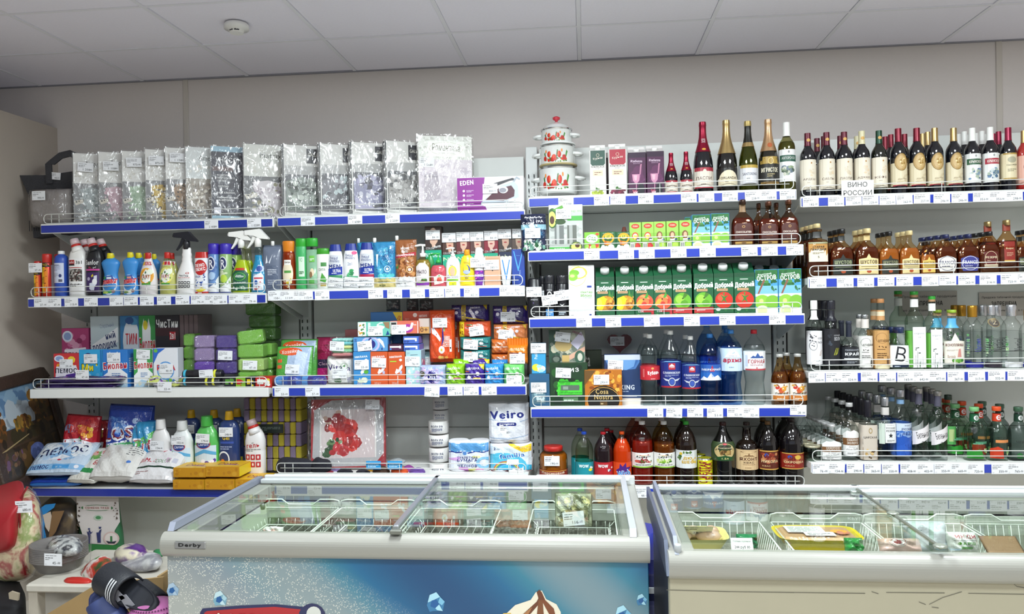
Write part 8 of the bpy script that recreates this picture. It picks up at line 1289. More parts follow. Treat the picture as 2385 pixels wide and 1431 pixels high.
# ======== chest freezers
RIMW = mat('94938c', .3, coat=.2); CREAM = mat('a7a18c', .45, noise=.05, bscale=6); ALU = mat('b4b8be', .28, .85); GREYR = mat('8b90a0', .35, .3)
TUB = mat('c8ccc2', .5, noise=.06); PANE = glass('fcfefc', 'f0f8f2', fres=1.45, rough=.01, add=.02)
FROST = bpy.data.materials.new('frosted_metal'); FROST.use_nodes = True
def _frost():
 nt = FROST.node_tree; b = nt.nodes['Principled BSDF']; b.inputs['Roughness'].default_value = .6
 n = nt.nodes.new('ShaderNodeTexNoise'); n.inputs['Scale'].default_value = 120; n.inputs['Detail'].default_value = 4; r = nt.nodes.new('ShaderNodeValToRGB')
 r.color_ramp.elements[0].position = .35; r.color_ramp.elements[0].color = lin('5a5a50'); r.color_ramp.elements[1].position = .7; r.color_ramp.elements[1].color = lin('989a8e')
 tc = nt.nodes.new('ShaderNodeTexCoord'); nt.links.new(tc.outputs['Object'], n.inputs['Vector'])
 nt.links.new(n.outputs['Fac'], r.inputs[0]); nt.links.new(r.outputs[0], b.inputs['Base Color']); bp = nt.nodes.new('ShaderNodeBump'); bp.inputs['Strength'].default_value = .6; nt.links.new(n.outputs['Fac'], bp.inputs['Height']); nt.links.new(bp.outputs[0], b.inputs['Normal'])
_frost()
def freezer(lab, x0, x1, y0, y1, zt, bodym, inner_m):
 """front at y0; returns the root"""
 t = root('chest_freezer', lab, 'freezer')
 zb = zt-.062
 mb = MB(); xi0, xi1, yi0, yi1 = x0+.07, x1-.07, y0+.07, y1-.07
 mb.box(x0+.012, x1-.012, y0+.02, y0+.022, .10, zb); bpy_ = mb
 o = MB().box(x0+.003, x1-.003, y0+.02, y0+.06, .10, zb, .002).to('front_panel', bodym, t)
 bx('side_panel', x0+.012, x0+.05, y0+.06, y1-.02, .10, zb, mat('5a6478', .3, .4), t); bx('side_panel', x1-.05, x1-.012, y0+.06, y1-.02, .10, zb, mat('8a8e94', .4), t)
 bx('rear_panel', x0+.05, x1-.05, y1-.06, y1-.02, .10, zb, mat('9a9ea0', .5), t)
 # tub
 bx('tub_wall', xi0-.01, xi0, yi0, yi1, .25, zb+.01, TUB, t); bx('tub_wall', xi1, xi1+.01, yi0, yi1, .25, zb+.01, TUB, t)
 bx('tub_wall', xi0, xi1, yi0-.01, yi0, .25, zb+.01, TUB, t); bx('tub_wall', xi0, xi1, yi1, yi1+.01, .25, zb+.01, TUB, t)
 bx('tub_frost', xi0+.001, xi1-.001, yi1-.006, yi1-.001, .28, zt-.115, inner_m, t)
 bx('tub_floor', xi0, xi1, yi0, yi1, .25, .26, inner_m, t)
 # rounded front bumper and rim
 P = [(y0+.03, zb-.008)]+[(y0+.016-.028*math.cos(math.radians(a)), (zt+zb-.008)/2+(zt-zb+.008)/2*math.sin(math.radians(a))) for a in range(-80, 91, 10)]+[(y0+.07, zt-.012), (y0+.07, zb)]
 MB().prism(P[::-1], x0, x1, 'x').to('front_bumper', RIMW, t)
 bx('side_rim', x0, x0+.07, y0+.045, y1, zb, zt-.004, RIMW, t, .004); bx('side_rim', x1-.07, x1, y0+.045, y1, zb, zt-.004, RIMW, t, .004)
 bx('rear_rim', x0+.07, x1-.07, y1-.07, y1, zb, zt-.004, RIMW, t, .004)
 for xx in (x0+.05, x1-.05):
  for yy in (y0+.1, y1-.1): MB().lathe([(0, .8), (.1, 1), (.9, 1), (1, .8)], .05, .09, seg=12, z0=.005, cx=xx, cy=yy).to('foot', mat('2a2a2c', .5), t)
 return t
def basket(lab, xa, xb, ya, yb, z1, dep, grp=None, grid=True, close=.022):
 t = root('wire_basket', lab, 'basket', (0, 0, 0), group=grp); z0 = z1-dep; W_ = mat('e2e6de', .4)
 mb = MB(); w4 = (xb-xa)*.25
 def rect(z, ins=0.0): return [(xa+ins, ya+ins, z), (xb-ins, ya+ins, z), (xb-ins, yb-ins, z), (xa+ins, yb-ins, z)]
 MB().tube(rect(z1-.03), .0028, closed=True).to('upper_frame', W_, t)
 MB().tube(rect(z0, .02), .0024, closed=True).to('lower_frame', W_, t)
 for y in (yb, ya):
  MB().tube([(xa, y, z1-.03), (xa, y, z1-.004), (xa+.02, y, z1), (xa+w4, y, z1), (xa+w4*1.35, y, z1-.018), (xb-w4*1.35, y, z1-.018), (xb-w4, y, z1), (xb-.02, y, z1), (xb, y, z1-.004), (xb, y, z1-.03)], .0030).to('handle', W_, t)
 g = MB(); n = int((xb-xa)/close); m = int((yb-ya)/close); zq = z1-.03 if grid else z0+.022
 for i in range(n+1):
  x = xa+(xb-xa)*i/n
  for y, k in ((yb, 1), (ya, -1)): g.tube([(x, y-(0 if grid else k*.016), zq), (min(max(x, xa+.02), xb-.02), y-k*.02, z0)], .0013, 4)
 for j in range(1, m):
  y = ya+(yb-ya)*j/m
  for x, k in ((xa, 1), (xb, -1)): g.tube([(x+(0 if grid else k*.016), y, zq), (x+k*.02, min(max(y, ya+.02), yb-.02), z0)], .0013, 4)
 for i in range(1, n): x = xa+(xb-xa)*i/n; g.tube([(x, ya+.02, z0), (x, yb-.02, z0)], .0012, 4)
 g.to('wire_mesh', W_, t)['kind'] = 'stuff'
 return t
ZT = .86
F1 = dict(x0=-1.212, x1=.158, y0=2.085, y1=2.73); F2 = dict(x0=.196, x1=1.80, y0=1.972, y1=2.615)
# wrapped front of the first freezer: printed ice cream advertising
def wrap_mat():
 m = bpy.data.materials.new('blue_snow_print'); m.use_nodes = True; nt = m.node_tree; b = nt.nodes['Principled BSDF']; N = nt.nodes.new; L = nt.links.new
 b.inputs['Roughness'].default_value = .35
 tc = N('ShaderNodeTexCoord'); sp = N('ShaderNodeSeparateXYZ'); L(tc.outputs['Object'], sp.inputs[0])
 n = N('ShaderNodeTexNoise'); n.inputs['Scale'].default_value = 1.6; n.inputs['Detail'].default_value = 2; L(tc.outputs['Object'], n.inputs['Vector'])
 # diagonal bands of blue over the inner two thirds
 mp = N('ShaderNodeMapping'); mp.inputs['Rotation'].default_value = (0, .75, 0); L(tc.outputs['Object'], mp.inputs[0])
 wv = N('ShaderNodeTexWave'); wv.inputs['Scale'].default_value = .55; wv.inputs['Distortion'].default_value = 2.2; wv.inputs['Detail'].default_value = 1; wv.inputs['Detail Scale'].default_value = .6; wv.inputs['Phase Offset'].default_value = 3.6; L(mp.outputs[0], wv.inputs['Vector'])
 r = N('ShaderNodeValToRGB'); e = r.color_ramp.elements; e[0].position = .0; e[0].color = lin('1a4a76'); e[1].position = 1; e[1].color = lin('768e98')
 q = e.new(.45); q.color = lin('1f648e'); q = e.new(.75); q.color = lin('387c94'); L(wv.outputs['Fac'], r.inputs[0])
 # pale snowy part towards the outer lower corner
 a = N('ShaderNodeMath'); a.operation = 'MULTIPLY_ADD'; a.inputs[1].default_value = -1.5; a.inputs[2].default_value = -1.0; L(sp.outputs['X'], a.inputs[0])
 c = N('ShaderNodeMath'); c.operation = 'MULTIPLY_ADD'; c.inputs[1].default_value = -2.6; L(sp.outputs['Z'], c.inputs[0]); c.inputs[2].default_value = 1.95
 d = N('ShaderNodeMath'); d.operation = 'MINIMUM'; L(a.outputs[0], d.inputs[0]); d.inputs[1].default_value = 1
 s = N('ShaderNodeMath'); s.operation = 'ADD'; s.use_clamp = True; L(a.outputs[0], s.inputs[0]); L(c.outputs[0], s.inputs[1])
 mx = N('ShaderNodeMix'); mx.data_type = 'RGBA'; L(s.outputs[0], mx.inputs[0]); L(r.outputs[0], mx.inputs[6]); mx.inputs[7].default_value = lin('a8aca8')
 # snow flecks near the border of the pale part
 v = N('ShaderNodeTexVoronoi'); v.inputs['Scale'].default_value = 210; L(tc.outputs['Object'], v.inputs['Vector'])
 lt = N('ShaderNodeMath'); lt.operation = 'LESS_THAN'; lt.inputs[1].default_value = .32; L(v.outputs['Distance'], lt.inputs[0])
 rg = N('ShaderNodeMapRange'); rg.inputs[1].default_value = 0; rg.inputs[2].default_value = .35; L(s.outputs[0], rg.inputs[0])
 m3 = N('ShaderNodeMath'); m3.operation = 'MULTIPLY'; L(lt.outputs[0], m3.inputs[0]); L(rg.outputs[0], m3.inputs[1])
 ov = N('ShaderNodeTexNoise'); ov.inputs['Scale'].default_value = 20; L(tc.outputs['Object'], ov.inputs['Vector']); gt = N('ShaderNodeMath'); gt.operation = 'GREATER_THAN'; gt.inputs[1].default_value = .42; L(ov.outputs['Fac'], gt.inputs[0])
 m4 = N('ShaderNodeMath'); m4.operation = 'MULTIPLY'; L(m3.outputs[0], m4.inputs[0]); L(gt.outputs[0], m4.inputs[1])
 mz = N('ShaderNodeMix'); mz.data_type = 'RGBA'; L(m4.outputs[0], mz.inputs[0]); L(mx.outputs[2], mz.inputs[6]); mz.inputs[7].default_value = lin('d2d2ca')
 L(mz.outputs[2], b.inputs['Base Color']); return m
f1 = freezer('white chest freezer with glass lids and a blue ice cream print on its front', zt=ZT, bodym=wrap_mat(), inner_m=FROST, **F1)
f2 = freezer('scratched cream chest freezer with glass lids and wire baskets', zt=ZT, bodym=CREAM, inner_m=mat('b0b2a4', .5, noise=.15, bump=.3, bscale=80), **F2)
YF1, YF2 = F1['y0']+.0195, F2['y0']+.0195
def fpx(px, py, Y): return at(px, py, Y)
def poly_print(t, Y, items, name, step=.0002):
 """items: (colour, [(photo x, photo y) ...]) measured on the flat front; flat print on the panel"""
 vs, fs, cl = [], [], []
 for k, (c, pts) in enumerate(items):
  P = [Vector((*at(x, y, Y), 0)) for x, y in pts]; b = len(vs); vs += [(p.x, Y-.0006-k*step, p.y) for p in P]
  for tr in tessellate_polygon([P]):
   a, b2, c2 = [P[i] for i in tr]; cr = (b2.x-a.x)*(c2.y-a.y)-(c2.x-a.x)*(b2.y-a.y); q = tr if cr > 0 else tr[::-1]
   fs.append(tuple(b+i for i in q)); cl += [lin(c)]*3
 me = bpy.data.meshes.new(name); me.from_pydata(vs, [], fs); at_ = me.color_attributes.new('Col', 'FLOAT_COLOR', 'CORNER'); at_.data.foreach_set('color', [v for c in cl for v in c])
 return link(name, me, PRINT, t)
def cube_(x, y, s, c1='7ab8d8', c2='3a7aa8', c3='a8d8ea'):
 q = lambda *a: [(x+s*i, y+s*j) for i, j in a]; return [(c2, q((-.9, .3), (-.6, -.8), (.1, -1.1), (.5, -.6), (1, -.1), (.8, .9), (-.2, .9), (-.6, 1))), (c3, q((-.6, -.8), (.1, -1.1), (.5, -.6), (-.1, -.3), (-.8, 0))), (c1, q((.5, -.6), (1, -.1), (.7, .3), (.3, 0))), ('1f5a98', q((-.4, -.2), (.1, -.35), (.4, .2), (0, .6), (-.5, .4))), (c3, q((0, .6), (.4, .2), (.8, .9), (.2, .8)))]
for q_ in (cube_(512, 1395, 17, 'a8ccd8', '7aa8bc', 'c0dce4'), cube_(402, 1374, 15, '98b4cc', '8aa8c4', 'a8c0d4'), cube_(1014, 1404, 22), cube_(1494, 1398, 13), cube_(1450, 1432, 20)): poly_print(f1, YF1, q_, 'ice_cube_print')
poly_print(f1, YF1, [('2c2f58', [(466, 1500), (466, 1428), (472, 1418), (560, 1411), (640, 1408), (705, 1414), (705, 1500)]), ('b02a30', [(476, 1500), (476, 1428), (482, 1424), (560, 1418), (640, 1414), (700, 1420), (700, 1500)]), ('2c2f58', [(x, y) for x, y in [(727+32*math.cos(a/8*math.pi), 1438+32*math.sin(a/8*math.pi)) for a in range(16)]]), ('d4d6d0', [(x, y) for x, y in [(731+17*math.cos(a/8*math.pi), 1430+17*math.sin(a/8*math.pi)) for a in range(16)]])], 'logo_plate')
sw = [('e8e0cc', [(1166, 1500), (1178, 1431), (1200, 1410), (1236, 1398), (1248, 1380), (1262, 1376), (1272, 1396), (1296, 1408), (1306, 1426), (1312, 1500)]), ('d8b85a', [(1150, 1500), (1172, 1429), (1190, 1428), (1196, 1500)]), ('6a3a24', [(1256, 1374), (1250, 1380), (1254, 1394), (1250, 1402), (1204, 1444), (1236, 1430), (1262, 1400), (1270, 1398), (1262, 1380)]), ('7a4a2c', [(1254, 1398), (1244, 1500), (1272, 1500), (1264, 1398)]), ('7a4428', [(1268, 1396), (1290, 1418), (1300, 1460), (1284, 1440), (1262, 1400)]), ('a8744a', [(1218, 1431), (1240, 1414), (1226, 1440), (1214, 1460)])]
poly_print(f1, YF1, sw, 'ice_cream_swirl')
X0, Z1 = at(480, 1422, YF1); X1, Z0 = at(700, 1462, YF1)
ink(f1, "t ФАБРИКА .5 .5 .84 .66 e4e0d0 0 2", X1-X0, Z1-Z0, X0, Z0, lambda x, z: YF1-.0022, name='lettering')
X0, Z1 = at(406, 1263, 2.07); X1, Z0 = at(478, 1280, 2.07)
b_ = bx('name_plate', X0, X1, 2.070, 2.074, Z0, Z1, mat('8a8a8a', .35, .3), f1, .0015); ink(f1, "t Derby .5 .5 .72 .62 1c1c1e 0 5", X1-X0, Z1-Z0, X0, Z0, lambda x, z: 2.0698, name='lettering')
# scratches on the second
def scr(px): return [Vector((*at(x, y, YF2), 0)) for x, y in px]
sc_items = []
for pts in ([(1552, 1374), (1700, 1378), (1850, 1380), (2015, 1382)], [(2030, 1378), (2046, 1383)], [(2064, 1380), (2200, 1381)], [(2255, 1382), (2385, 1384)], [(2140, 1402), (2156, 1408)], [(2164, 1408), (2195, 1392), (2240, 1378)], [(2170, 1414), (2186, 1416)], [(2352, 1352), (2368, 1366), (2390, 1370)]):
 for a, b in zip(pts, pts[1:]): sc_items.append(('5a574c', [(a[0], a[1]), (b[0], b[1]), (b[0], b[1]+1.6), (a[0], a[1]+1.3)]))
poly_print(f2, YF2, sc_items, 'scratches', 0.0)
# lids
def lid(t, x0, x1, y0, y1, z, handle=None, rear=True):
 p = MB().box(x0+.006, x1-.006, y0+.004, y1-.01, z, z+.0045).to('glass_lid', PANE, t)
 if rear: bx('rear_rail', x0, x1, y1-.035, y1-.008, z-.002, z+.012, mat('d4d8da', .25, .3), p, .002)
 return p
x0, x1, y0, y1 = F1['x0'], F1['x1'], F1['y0'], F1['y1']; xm = -.524
lid(f1, x0+.03, xm+.02, y0+.012, y1-.01, ZT+.002); l2 = lid(f1, xm-.02, x1-.045, y0+.02, y1-.02, ZT+.014)
def rail(nm, m_, P, r): return None
bx('lid_divider', xm-.022, xm-.004, y0+.01, y1-.012, ZT+.010, ZT+.026, ALU, f1, .003)
bx('lid_corner', xm-.026, xm+.006, y0-.006, y0+.014, ZT+.004, ZT+.016, mat('7a7c74', .4, .5), f1, .002)
MB().prism([(y0+.02, ZT), (y1-.01, ZT), (y1-.01, ZT+.018), (y0+.035, ZT+.022)], x0+.006, x0+.024, 'x').to('side_rail', GREYR, f1)
MB().prism([(y0+.01, ZT), (y1-.01, ZT), (y1-.01, ZT+.026), (y0+.02, ZT+.022)], x1-.052, x1-.034, 'x').to('side_rail', mat('cdd2d8', .25, .5), f1)
bx('rear_track', x0+.03, x1, y1-.012, y1+.006, ZT-.01, ZT+.022, mat('ccd0d0', .3), f1, .003)
bx('rear_track', xm, x1-.02, y1-.045, y1-.02, ZT+.012, ZT+.024, mat('eceeee', .25, .2), f1, .003)
for px, py in ((612, 1180), (1449, 1186)):
 X, Y = atz(px, py, ZT-.02); MB().lathe([(0, .8), (.5, 1), (1, .7)], .016, .02, seg=10, z0=ZT-.03, cx=X, cy=Y).to('lock', mat('6a6c6c', .4, .5), f1)
x0, x1, y0, y1 = F2['x0'], F2['x1'], F2['y0'], F2['y1']; xm = .845
lid(f2, x0+.03, xm+.02, y0+.02, y1-.01, ZT+.014); lid(f2, xm-.01, x1-.04, y0+.02, y1-.02, ZT+.002)
bx('lid_divider', xm+.006, xm+.014, y0+.008, y1-.012, ZT+.012, ZT+.022, mat('8a8e84', .3, .6), f2, .002)
for yy in (y0+.008, (y0+y1)/2-.02, y1-.02): MB().lathe([(0, .9), (.5, 1), (1, .6)], .034, .006, seg=16, z0=ZT+.020, cx=xm+.008, cy=yy).to('lid_catch', mat('9aa094', .3, .5), f2)
bx('rear_track', x0+.03, x1, y1-.012, y1+.006, ZT-.01, ZT+.02, mat('ccd0d0', .3), f2, .003); bx('rear_track', xm+.05, x1, y1-.05, y1-.03, ZT+.006, ZT+.018, mat('eceeee', .25, .2), f2, .003)
MB().prism([(y0+.0, ZT-.005), (y1+.01, ZT), (y1+.01, ZT+.03), (y0+.05, ZT+.028)], x0+.016, x0+.026, 'x').to('side_rail', GREYR, f2)
MB().prism([(y0+.0, ZT-.06), (y1+.0, ZT-.06), (y1, ZT+.012), (y0+.06, ZT+.014)], x0-.006, x0+.004, 'x').to('side_rail', mat('6a7284', .3, .5), f2)
for i, (a, b) in enumerate(((1.85-1.65, 0),)): MB().lathe([(0, 1), (.9, 1), (1, .8)], .018, .03, seg=12, z0=ZT-.012, cx=x0+.024, cy=y0+.012).to('corner_cap', mat('a8acae', .4), f2)
# baskets and goods inside
z1 = ZT-.045; yb = F1['y1']-.09
xa = [at(613, 1165, yb)[0], at(792, 1165, yb)[0], at(976, 1165, yb)[0], at(1166, 1165, yb)[0], at(1241, 1165, yb)[0], at(1430, 1165, yb)[0]]
basket('white wire basket in the ice cream freezer, under the outer lid end', xa[0], xa[1]-.004, F1['y0']+.09, yb, z1, .085, grid=False, close=.028)
basket('white wire basket in the ice cream freezer, beside the lid divider', xa[1]+.004, xa[2]-.008, F1['y0']+.09, yb, z1, .085, grid=False, close=.028)
basket('white wire basket in the ice cream freezer, just past the lid divider', xa[2]+.004, xa[3], F1['y0']+.09, yb, z1, .085, grid=False, close=.028)
basket('white wire basket in the ice cream freezer holding the foil pack', xa[4], xa[5], F1['y0']+.09, yb, z1, .085, grid=False, close=.028)
def fz(nm, lab, x0p, x1p, ytp, ybp, Y, d, m_, art_, cat='frozen food', rx=.3, nz=.008, seed=1, rz=0.0, p=3, mm=None, tagn=None):
 X0, Z1 = at(x0p, ytp, Y); X1, Z0 = at(x1p, ybp, Y); t = pouch(nm, X1-X0, (Z1-Z0)/max(.3, math.cos(rx)), d, m_, art_, p=p, q=3, nz=nz, seed=seed, m=mm or GLOSSP); t.location = ((X0+X1)/2, Y, Z0); t.rotation_euler = (-rx, 0, rz); tag(t, lab, cat)
 if tagn: price_tag(t, *tagn)
 return t
fz('fish_pack', 'foil pack of dried fish hanging in the freezer basket', 1292, 1380, 1150, 1228, 2.56, .02, mat('a8a88a', .2, .7), "r 0 0 1 1 a8aa90;b 0 0 1 1 40 .10 c8c8a0,7a7a5a,e0d89a,6a6a50,d8d8c8;p 8a8458 .1 .1 .9 .3 .9 .6 .2 .5;o .5 .55 .1 .08 .3 5a5a40", rx=.1, nz=.004, p=8, tagn=(-.0, -.02, .03, '116', -.1))
fz('ice_cream_bag', 'white and red frozen goods bag under the outer lid', 610, 655, 1232, 1262, 2.22, .06, mat('e8e4e0', .35), "b 0 0 1 .8 16 .10 c83a3a,e8e4e0,d8b8b0", rx=.5)
X0, Z = at(963, 1225, 2.40); X1 = at(1090, 1225, 2.40)[0]
for i, x in enumerate((990, 1056)):
 pass
ink(f1, "r 0 .6 1 .4 b84a30;p b84a30 .18 .6 .26 .0 .34 .6;p b84a30 .70 .6 .78 .0 .86 .6", .16, .02, at(965, 1228, 2.66)[0], at(965, 1229, 2.655)[1], lambda x, z: 2.650, name='fill_line_mark')
z1b = ZT-.05; yb2 = F2['y1']-.085
bxs = [(1560, 1770), (1792, 2008), (2010, 2240), (2244, 2500)]
for i, (a, b) in enumerate(bxs):
 A, B = at(a, 1200, yb2)[0], at(b, 1200, yb2)[0]
 basket(['white wire basket under the chicken tray', 'white wire basket under the yellow tray', 'white wire basket below the lid catch', 'white wire basket at the picture edge'][i]+' in the cream freezer', A+.003, B-.003, F2['y0']+.10, yb2, z1b, .13, close=.022)
# raw chicken tray
def tray(lab, cpx, cpy, Z, w_, d_, c, cat='frozen food'):
 X, Y = atz(cpx, cpy, Z); t = root('food_tray', lab, cat, (X, Y, Z))
 MB().lathe([(0, .80), (0, .80), (.9, 1), (1, 1.04), (1, 1.04), (.92, .96), (.3, .82), (.25, .0)], w_, .035, d_/w_, 5, 28, capt=False).to('tray', mat(c, .4), t); return t
t = tray('pale yellow foam tray of raw chicken pieces', 1618, 1268, .745, .19, .14, 'e0d488')
for i, (x, y, r_, cc) in enumerate(((-.045, -.01, .038, 'd8b8a4'), (.04, -.012, .04, 'd4b09a'), (.0, .03, .034, 'dcc0a8'), (.055, .035, .026, 'd0a890'))):
 MB().lathe([(0, .3), (.2, .8), (.5, 1), (.8, .75), (.95, .35), (1, .1)], r_*2, .036, .8, 2, 16, cx=x, cy=y, z0=.012).to('chicken_piece', mat(cc, .3, coat=.3), t)
price_tag(t, .0, -.03, .052, '387', -.1, 1.4).rotation_euler = (.9, 0, 0)
fz('plastic_bag', 'green knotted bag with white label behind the chicken tray', 1715, 1765, 1246, 1278, 2.24, .06, mat('1f7a48', .3), "", rx=.2, seed=3, nz=.01)
t = fz('price_card', 'large white price label lying on the green bag', 1703, 1756, 1258, 1287, 2.18, .004, mat('e4e6e2', .5), "r 0 0 1 1 e6e6e2;t Голень_куриная .5 .74 .8 .14 222 0 1;t 244_руб_00 .5 .3 .7 .26 222 0 2", rx=.5, nz=.0, p=20, cat='label', mm=PAPER)
t = tray('bright yellow foam tray with film and paper labels', 1902, 1268, .75, .24, .15, 'e0c81c')
MB().box(-.11, .11, -.065, .065, .012, .036, .01).to('meat', mat('d8a878', .4), t); wr = MB().box(-.118, .118, -.073, .073, .008, .040, .01).to('clear_film', film(20, .8, add=.08), t)
ink(t, "r .1 .35 .5 .5 e4e4e0;l .14 .4 .42 .4 6 888;r .3 .1 .4 .3 e8e8e4;l .34 .14 .3 .2 2 777;b .66 .2 .26 .4 4 .1 e8a040,c87a60", .22, .13, -.11, -.065, lambda x, z: -.0405, face='top', name='label', m=PAPER)
fz('plastic_bag', 'bright green packaged item beside the yellow tray', 1968, 2012, 1256, 1290, 2.22, .05, mat('2a8a3a', .2, coat=.5), "", rx=.3, seed=4)
fz('plastic_bag', 'clear bag of pink mince with round heart sticker', 2050, 2150, 1262, 1292, 2.2, .06, mat('c8aaa0', .3, coat=.4), "e .38 .6 .20 .34 e4dcd8;e .38 .6 .1 .18 8a3a34;o .38 .6 .18 .3 .1 b87a6a", rx=.6, seed=5, nz=.004)
fz('plastic_bag', 'white pack of turkey mince with red and green print', 2210, 2278, 1244, 1290, 2.2, .06, mat('d8dcd8', .3, coat=.4), "r 0 0 1 1 dcdcd8;t ИНДИ .5 .74 .7 .2 a83a4a 0 3;r .1 .56 .8 .02 8a8a8a;t ФАРШ .5 .42 .6 .14 5a9a3a 0 3;r .3 .16 .4 .1 6aa85a", rx=.35, seed=6, nz=.003)
fz('plastic_bag', 'frosted grey bag standing under the second lid', 2110, 2210, 1220, 1290, 2.34, .08, mat('b4bcc0', .4), "", rx=.3, seed=8, nz=.01)
fz('cardboard_flap', 'brown cardboard box edge in the last basket', 2300, 2390, 1262, 1292, 2.2, .01, mat('8a6a4a', .7), "", rx=1.0, seed=8, nz=.0, cat='box')
# blue bottle crate lower between the freezers is only glimpsed: blue tub and clear trays on the floor
bx_t = root('plastic_tub', 'dark blue plastic tub standing in the gap between the freezers', 'tub', (.178, 3.0, 0)); MB().lathe([(0, .8), (.9, 1), (1, 1.04)], .16, .62, seg=20).to('tub', mat('26308c', .3), bx_t)
X, Z = at(1528, 1376, 2.9)
t = root('clear_tray_tower', 'clear plastic drawer tower seen in the gap between the freezers', 'drawers', (.165, 2.84, 0))
for i in range(4): MB().box(-.09, .09, -.08, .08, .10+i*.11, .195+i*.11, .004).to('drawer', glass('c8ccd4', '8a8e98'), t); bx('drawer_front', -.09, .09, -.086, -.08, .13+i*.11, .15+i*.11, mat('d8dade', .4), t)
bx('frame', -.095, .095, -.05, .09, 0, .09, mat('3a3c48', .4), t)
# ======== painting and goods in the wall corner
TRm = Vector((*([at(103, 853, 3.93)[0], 3.93]), at(103, 853, 3.93)[1])); BRm = Vector((at(150, 1072, 3.90)[0], 3.90, at(150, 1072, 3.90)[1]))
TLx, TLz = at(-70, 897, 3.20); TL = Vector((TLx, 3.20, TLz))
ex = (TRm-TL); ez = (TRm-BRm); wd, ht = ex.length, ez.length; exn = ex.normalized(); yn = ez.normalized().cross(exn).normalized(); ezn = exn.cross(yn).normalized()
t = root('landscape_painting', 'framed landscape painting of an autumn pond leaning in the wall corner', 'painting')
BL = TL-ezn*ht
t.matrix_world = Matrix(((exn.x, yn.x, ezn.x, BL.x), (exn.y, yn.y, ezn.y, BL.y), (exn.z, yn.z, ezn.z, BL.z), (0, 0, 0, 1)))
FRM = mat('3c2c22', .5, noise=.3, bump=.4, bscale=60); fw = .065
bx('frame', 0, wd, -.02, .02, ht-fw, ht, FRM, t, .006); bx('frame', 0, wd, -.02, .02, -.03, fw-.03, FRM, t, .006); bx('frame', 0, fw, -.02, .02, fw-.03, ht-fw, FRM, t, .006); bx('frame', wd-fw, wd, -.02, .02, fw-.03, ht-fw, FRM, t, .006)
bx('canvas', fw, wd-fw, -.004, .008, fw-.03, ht-fw, mat('4a3c2c', .6), t)
W_, H_ = wd-2*fw, ht-2*fw+.03
ink(t, "r 0 0 1 1 4a3a2c;r 0 .55 1 .45 6f93b0;b 0 .6 1 .4 50 .09 7a9cba,88a8c0,6488a8,9ab0c0,5a7ca0;b 0 .55 1 .16 30 .08 b0bcc4,a0a8ae,8c98a0;p 3c2c1c .6 .4 1 .4 1 .98 .86 .96 .74 .84 .68 .6;b .62 .42 .38 .54 70 .04 6a4a22,8a6224,4a3a1c,9a7030,3a3018,5a4a20;b .0 .42 .2 .4 24 .04 6a4422,7a4a20,4a3820;b .30 .42 .34 .26 50 .035 7a4a24,8a6a30,5a3c1c,6a5a2c,a07830;b 0 .36 1 .12 40 .05 2c261a,3a3422,4a3c24;p a8946a 0 .34 .5 .43 .5 .42 0 .32;r 0 0 1 .34 3a2c1e;b 0 0 1 .36 70 .06 33281c,4a3622,5a4426,2a2218,3e3424;e .56 .20 .12 .10 5a68a0;b .44 .1 .24 .2 14 .04 5f6ea8,6a7ab4,4a5888;b .5 .0 .4 .14 40 .03 6a6a24,8a8a2c,4a5a20,7a6a20;b .0 .1 .4 .2 20 .03 6a4a6a,5a3c2c,7a5a3a", W_, H_, fw, fw-.03, lambda x, z: -.004, name='painted_scene', seed=3)
# zipped bedding bag with red end
def slab(nm, pts, y0, y1, m_, parent): return MB().prism([at(x, y, y0) for x, y in pts], y0, y1).to(nm, m_, parent)
Y = 2.95
t = root('bedding_bag', 'clear zipped bedding bag with red end and flowered quilt by the wall', 'bag')
def photom(nm, cols, scale=14, rough=.5):
 m = bpy.data.materials.new(nm); m.use_nodes = True; nt = m.node_tree; b = nt.nodes['Principled BSDF']; b.inputs['Roughness'].default_value = rough
 v = nt.nodes.new('ShaderNodeTexVoronoi'); v.inputs['Scale'].default_value = scale; n = nt.nodes.new('ShaderNodeTexNoise'); n.inputs['Scale'].default_value = scale*.8; n.inputs['Detail'].default_value = 6; n.inputs['Distortion'].default_value = .35
 tc = nt.nodes.new('ShaderNodeTexCoord'); nt.links.new(tc.outputs['Object'], n.inputs['Vector']); r = nt.nodes.new('ShaderNodeValToRGB'); r.color_ramp.interpolation = 'EASE'
 k = len(cols)
 for i, c in enumerate(cols):
  p = .3+.4*i/(k-1)
  if i < 2: r.color_ramp.elements[i].position = p; r.color_ramp.elements[i].color = lin(c)
  else: r.color_ramp.elements.new(p).color = lin(c)
 nt.links.new(n.outputs['Fac'], r.inputs[0]); nt.links.new(r.outputs[0], b.inputs['Base Color'])
 bp = nt.nodes.new('ShaderNodeBump'); bp.inputs['Strength'].default_value = .5; nt.links.new(n.outputs['Fac'], bp.inputs['Height']); nt.links.new(bp.outputs[0], b.inputs['Normal']); return m
quilt = photom('flowered_quilt', ['c8b890', 'd8caa0', 'a84a48', 'd8c8a4', '8a9a58', 'dcd0b0'], 10)
blob('quilt', [(-60, 1275), (-60, 1190), (10, 1155), (50, 1138), (84, 1150), (98, 1200), (96, 1280), (78, 1330), (40, 1343), (-20, 1345)], Y, .34, quilt, t)
blob('red_end', [(-110, 1285), (-110, 1172), (0, 1146), (36, 1130), (60, 1130), (52, 1150), (46, 1190), (47, 1266), (0, 1276)], Y-.02, .40, mat('a02028', .45), t)
pth = [at(x, y, Y-.17) for x, y in ((60, 1136), (48, 1155), (41, 1190), (44, 1250), (46, 1300), (56, 1342))]
MB().tube([(x, Y-.16, z) for x, z in pth], .004, 6).to('piping', mat('8a1c20', .4), t)
wq = blob('clear_film', [(-64, 1280), (-64, 1188), (0, 1150), (50, 1133), (88, 1146), (102, 1200), (99, 1284), (80, 1335), (40, 1347), (-24, 1349)], Y, .36, film(6, .7, add=.06), t)
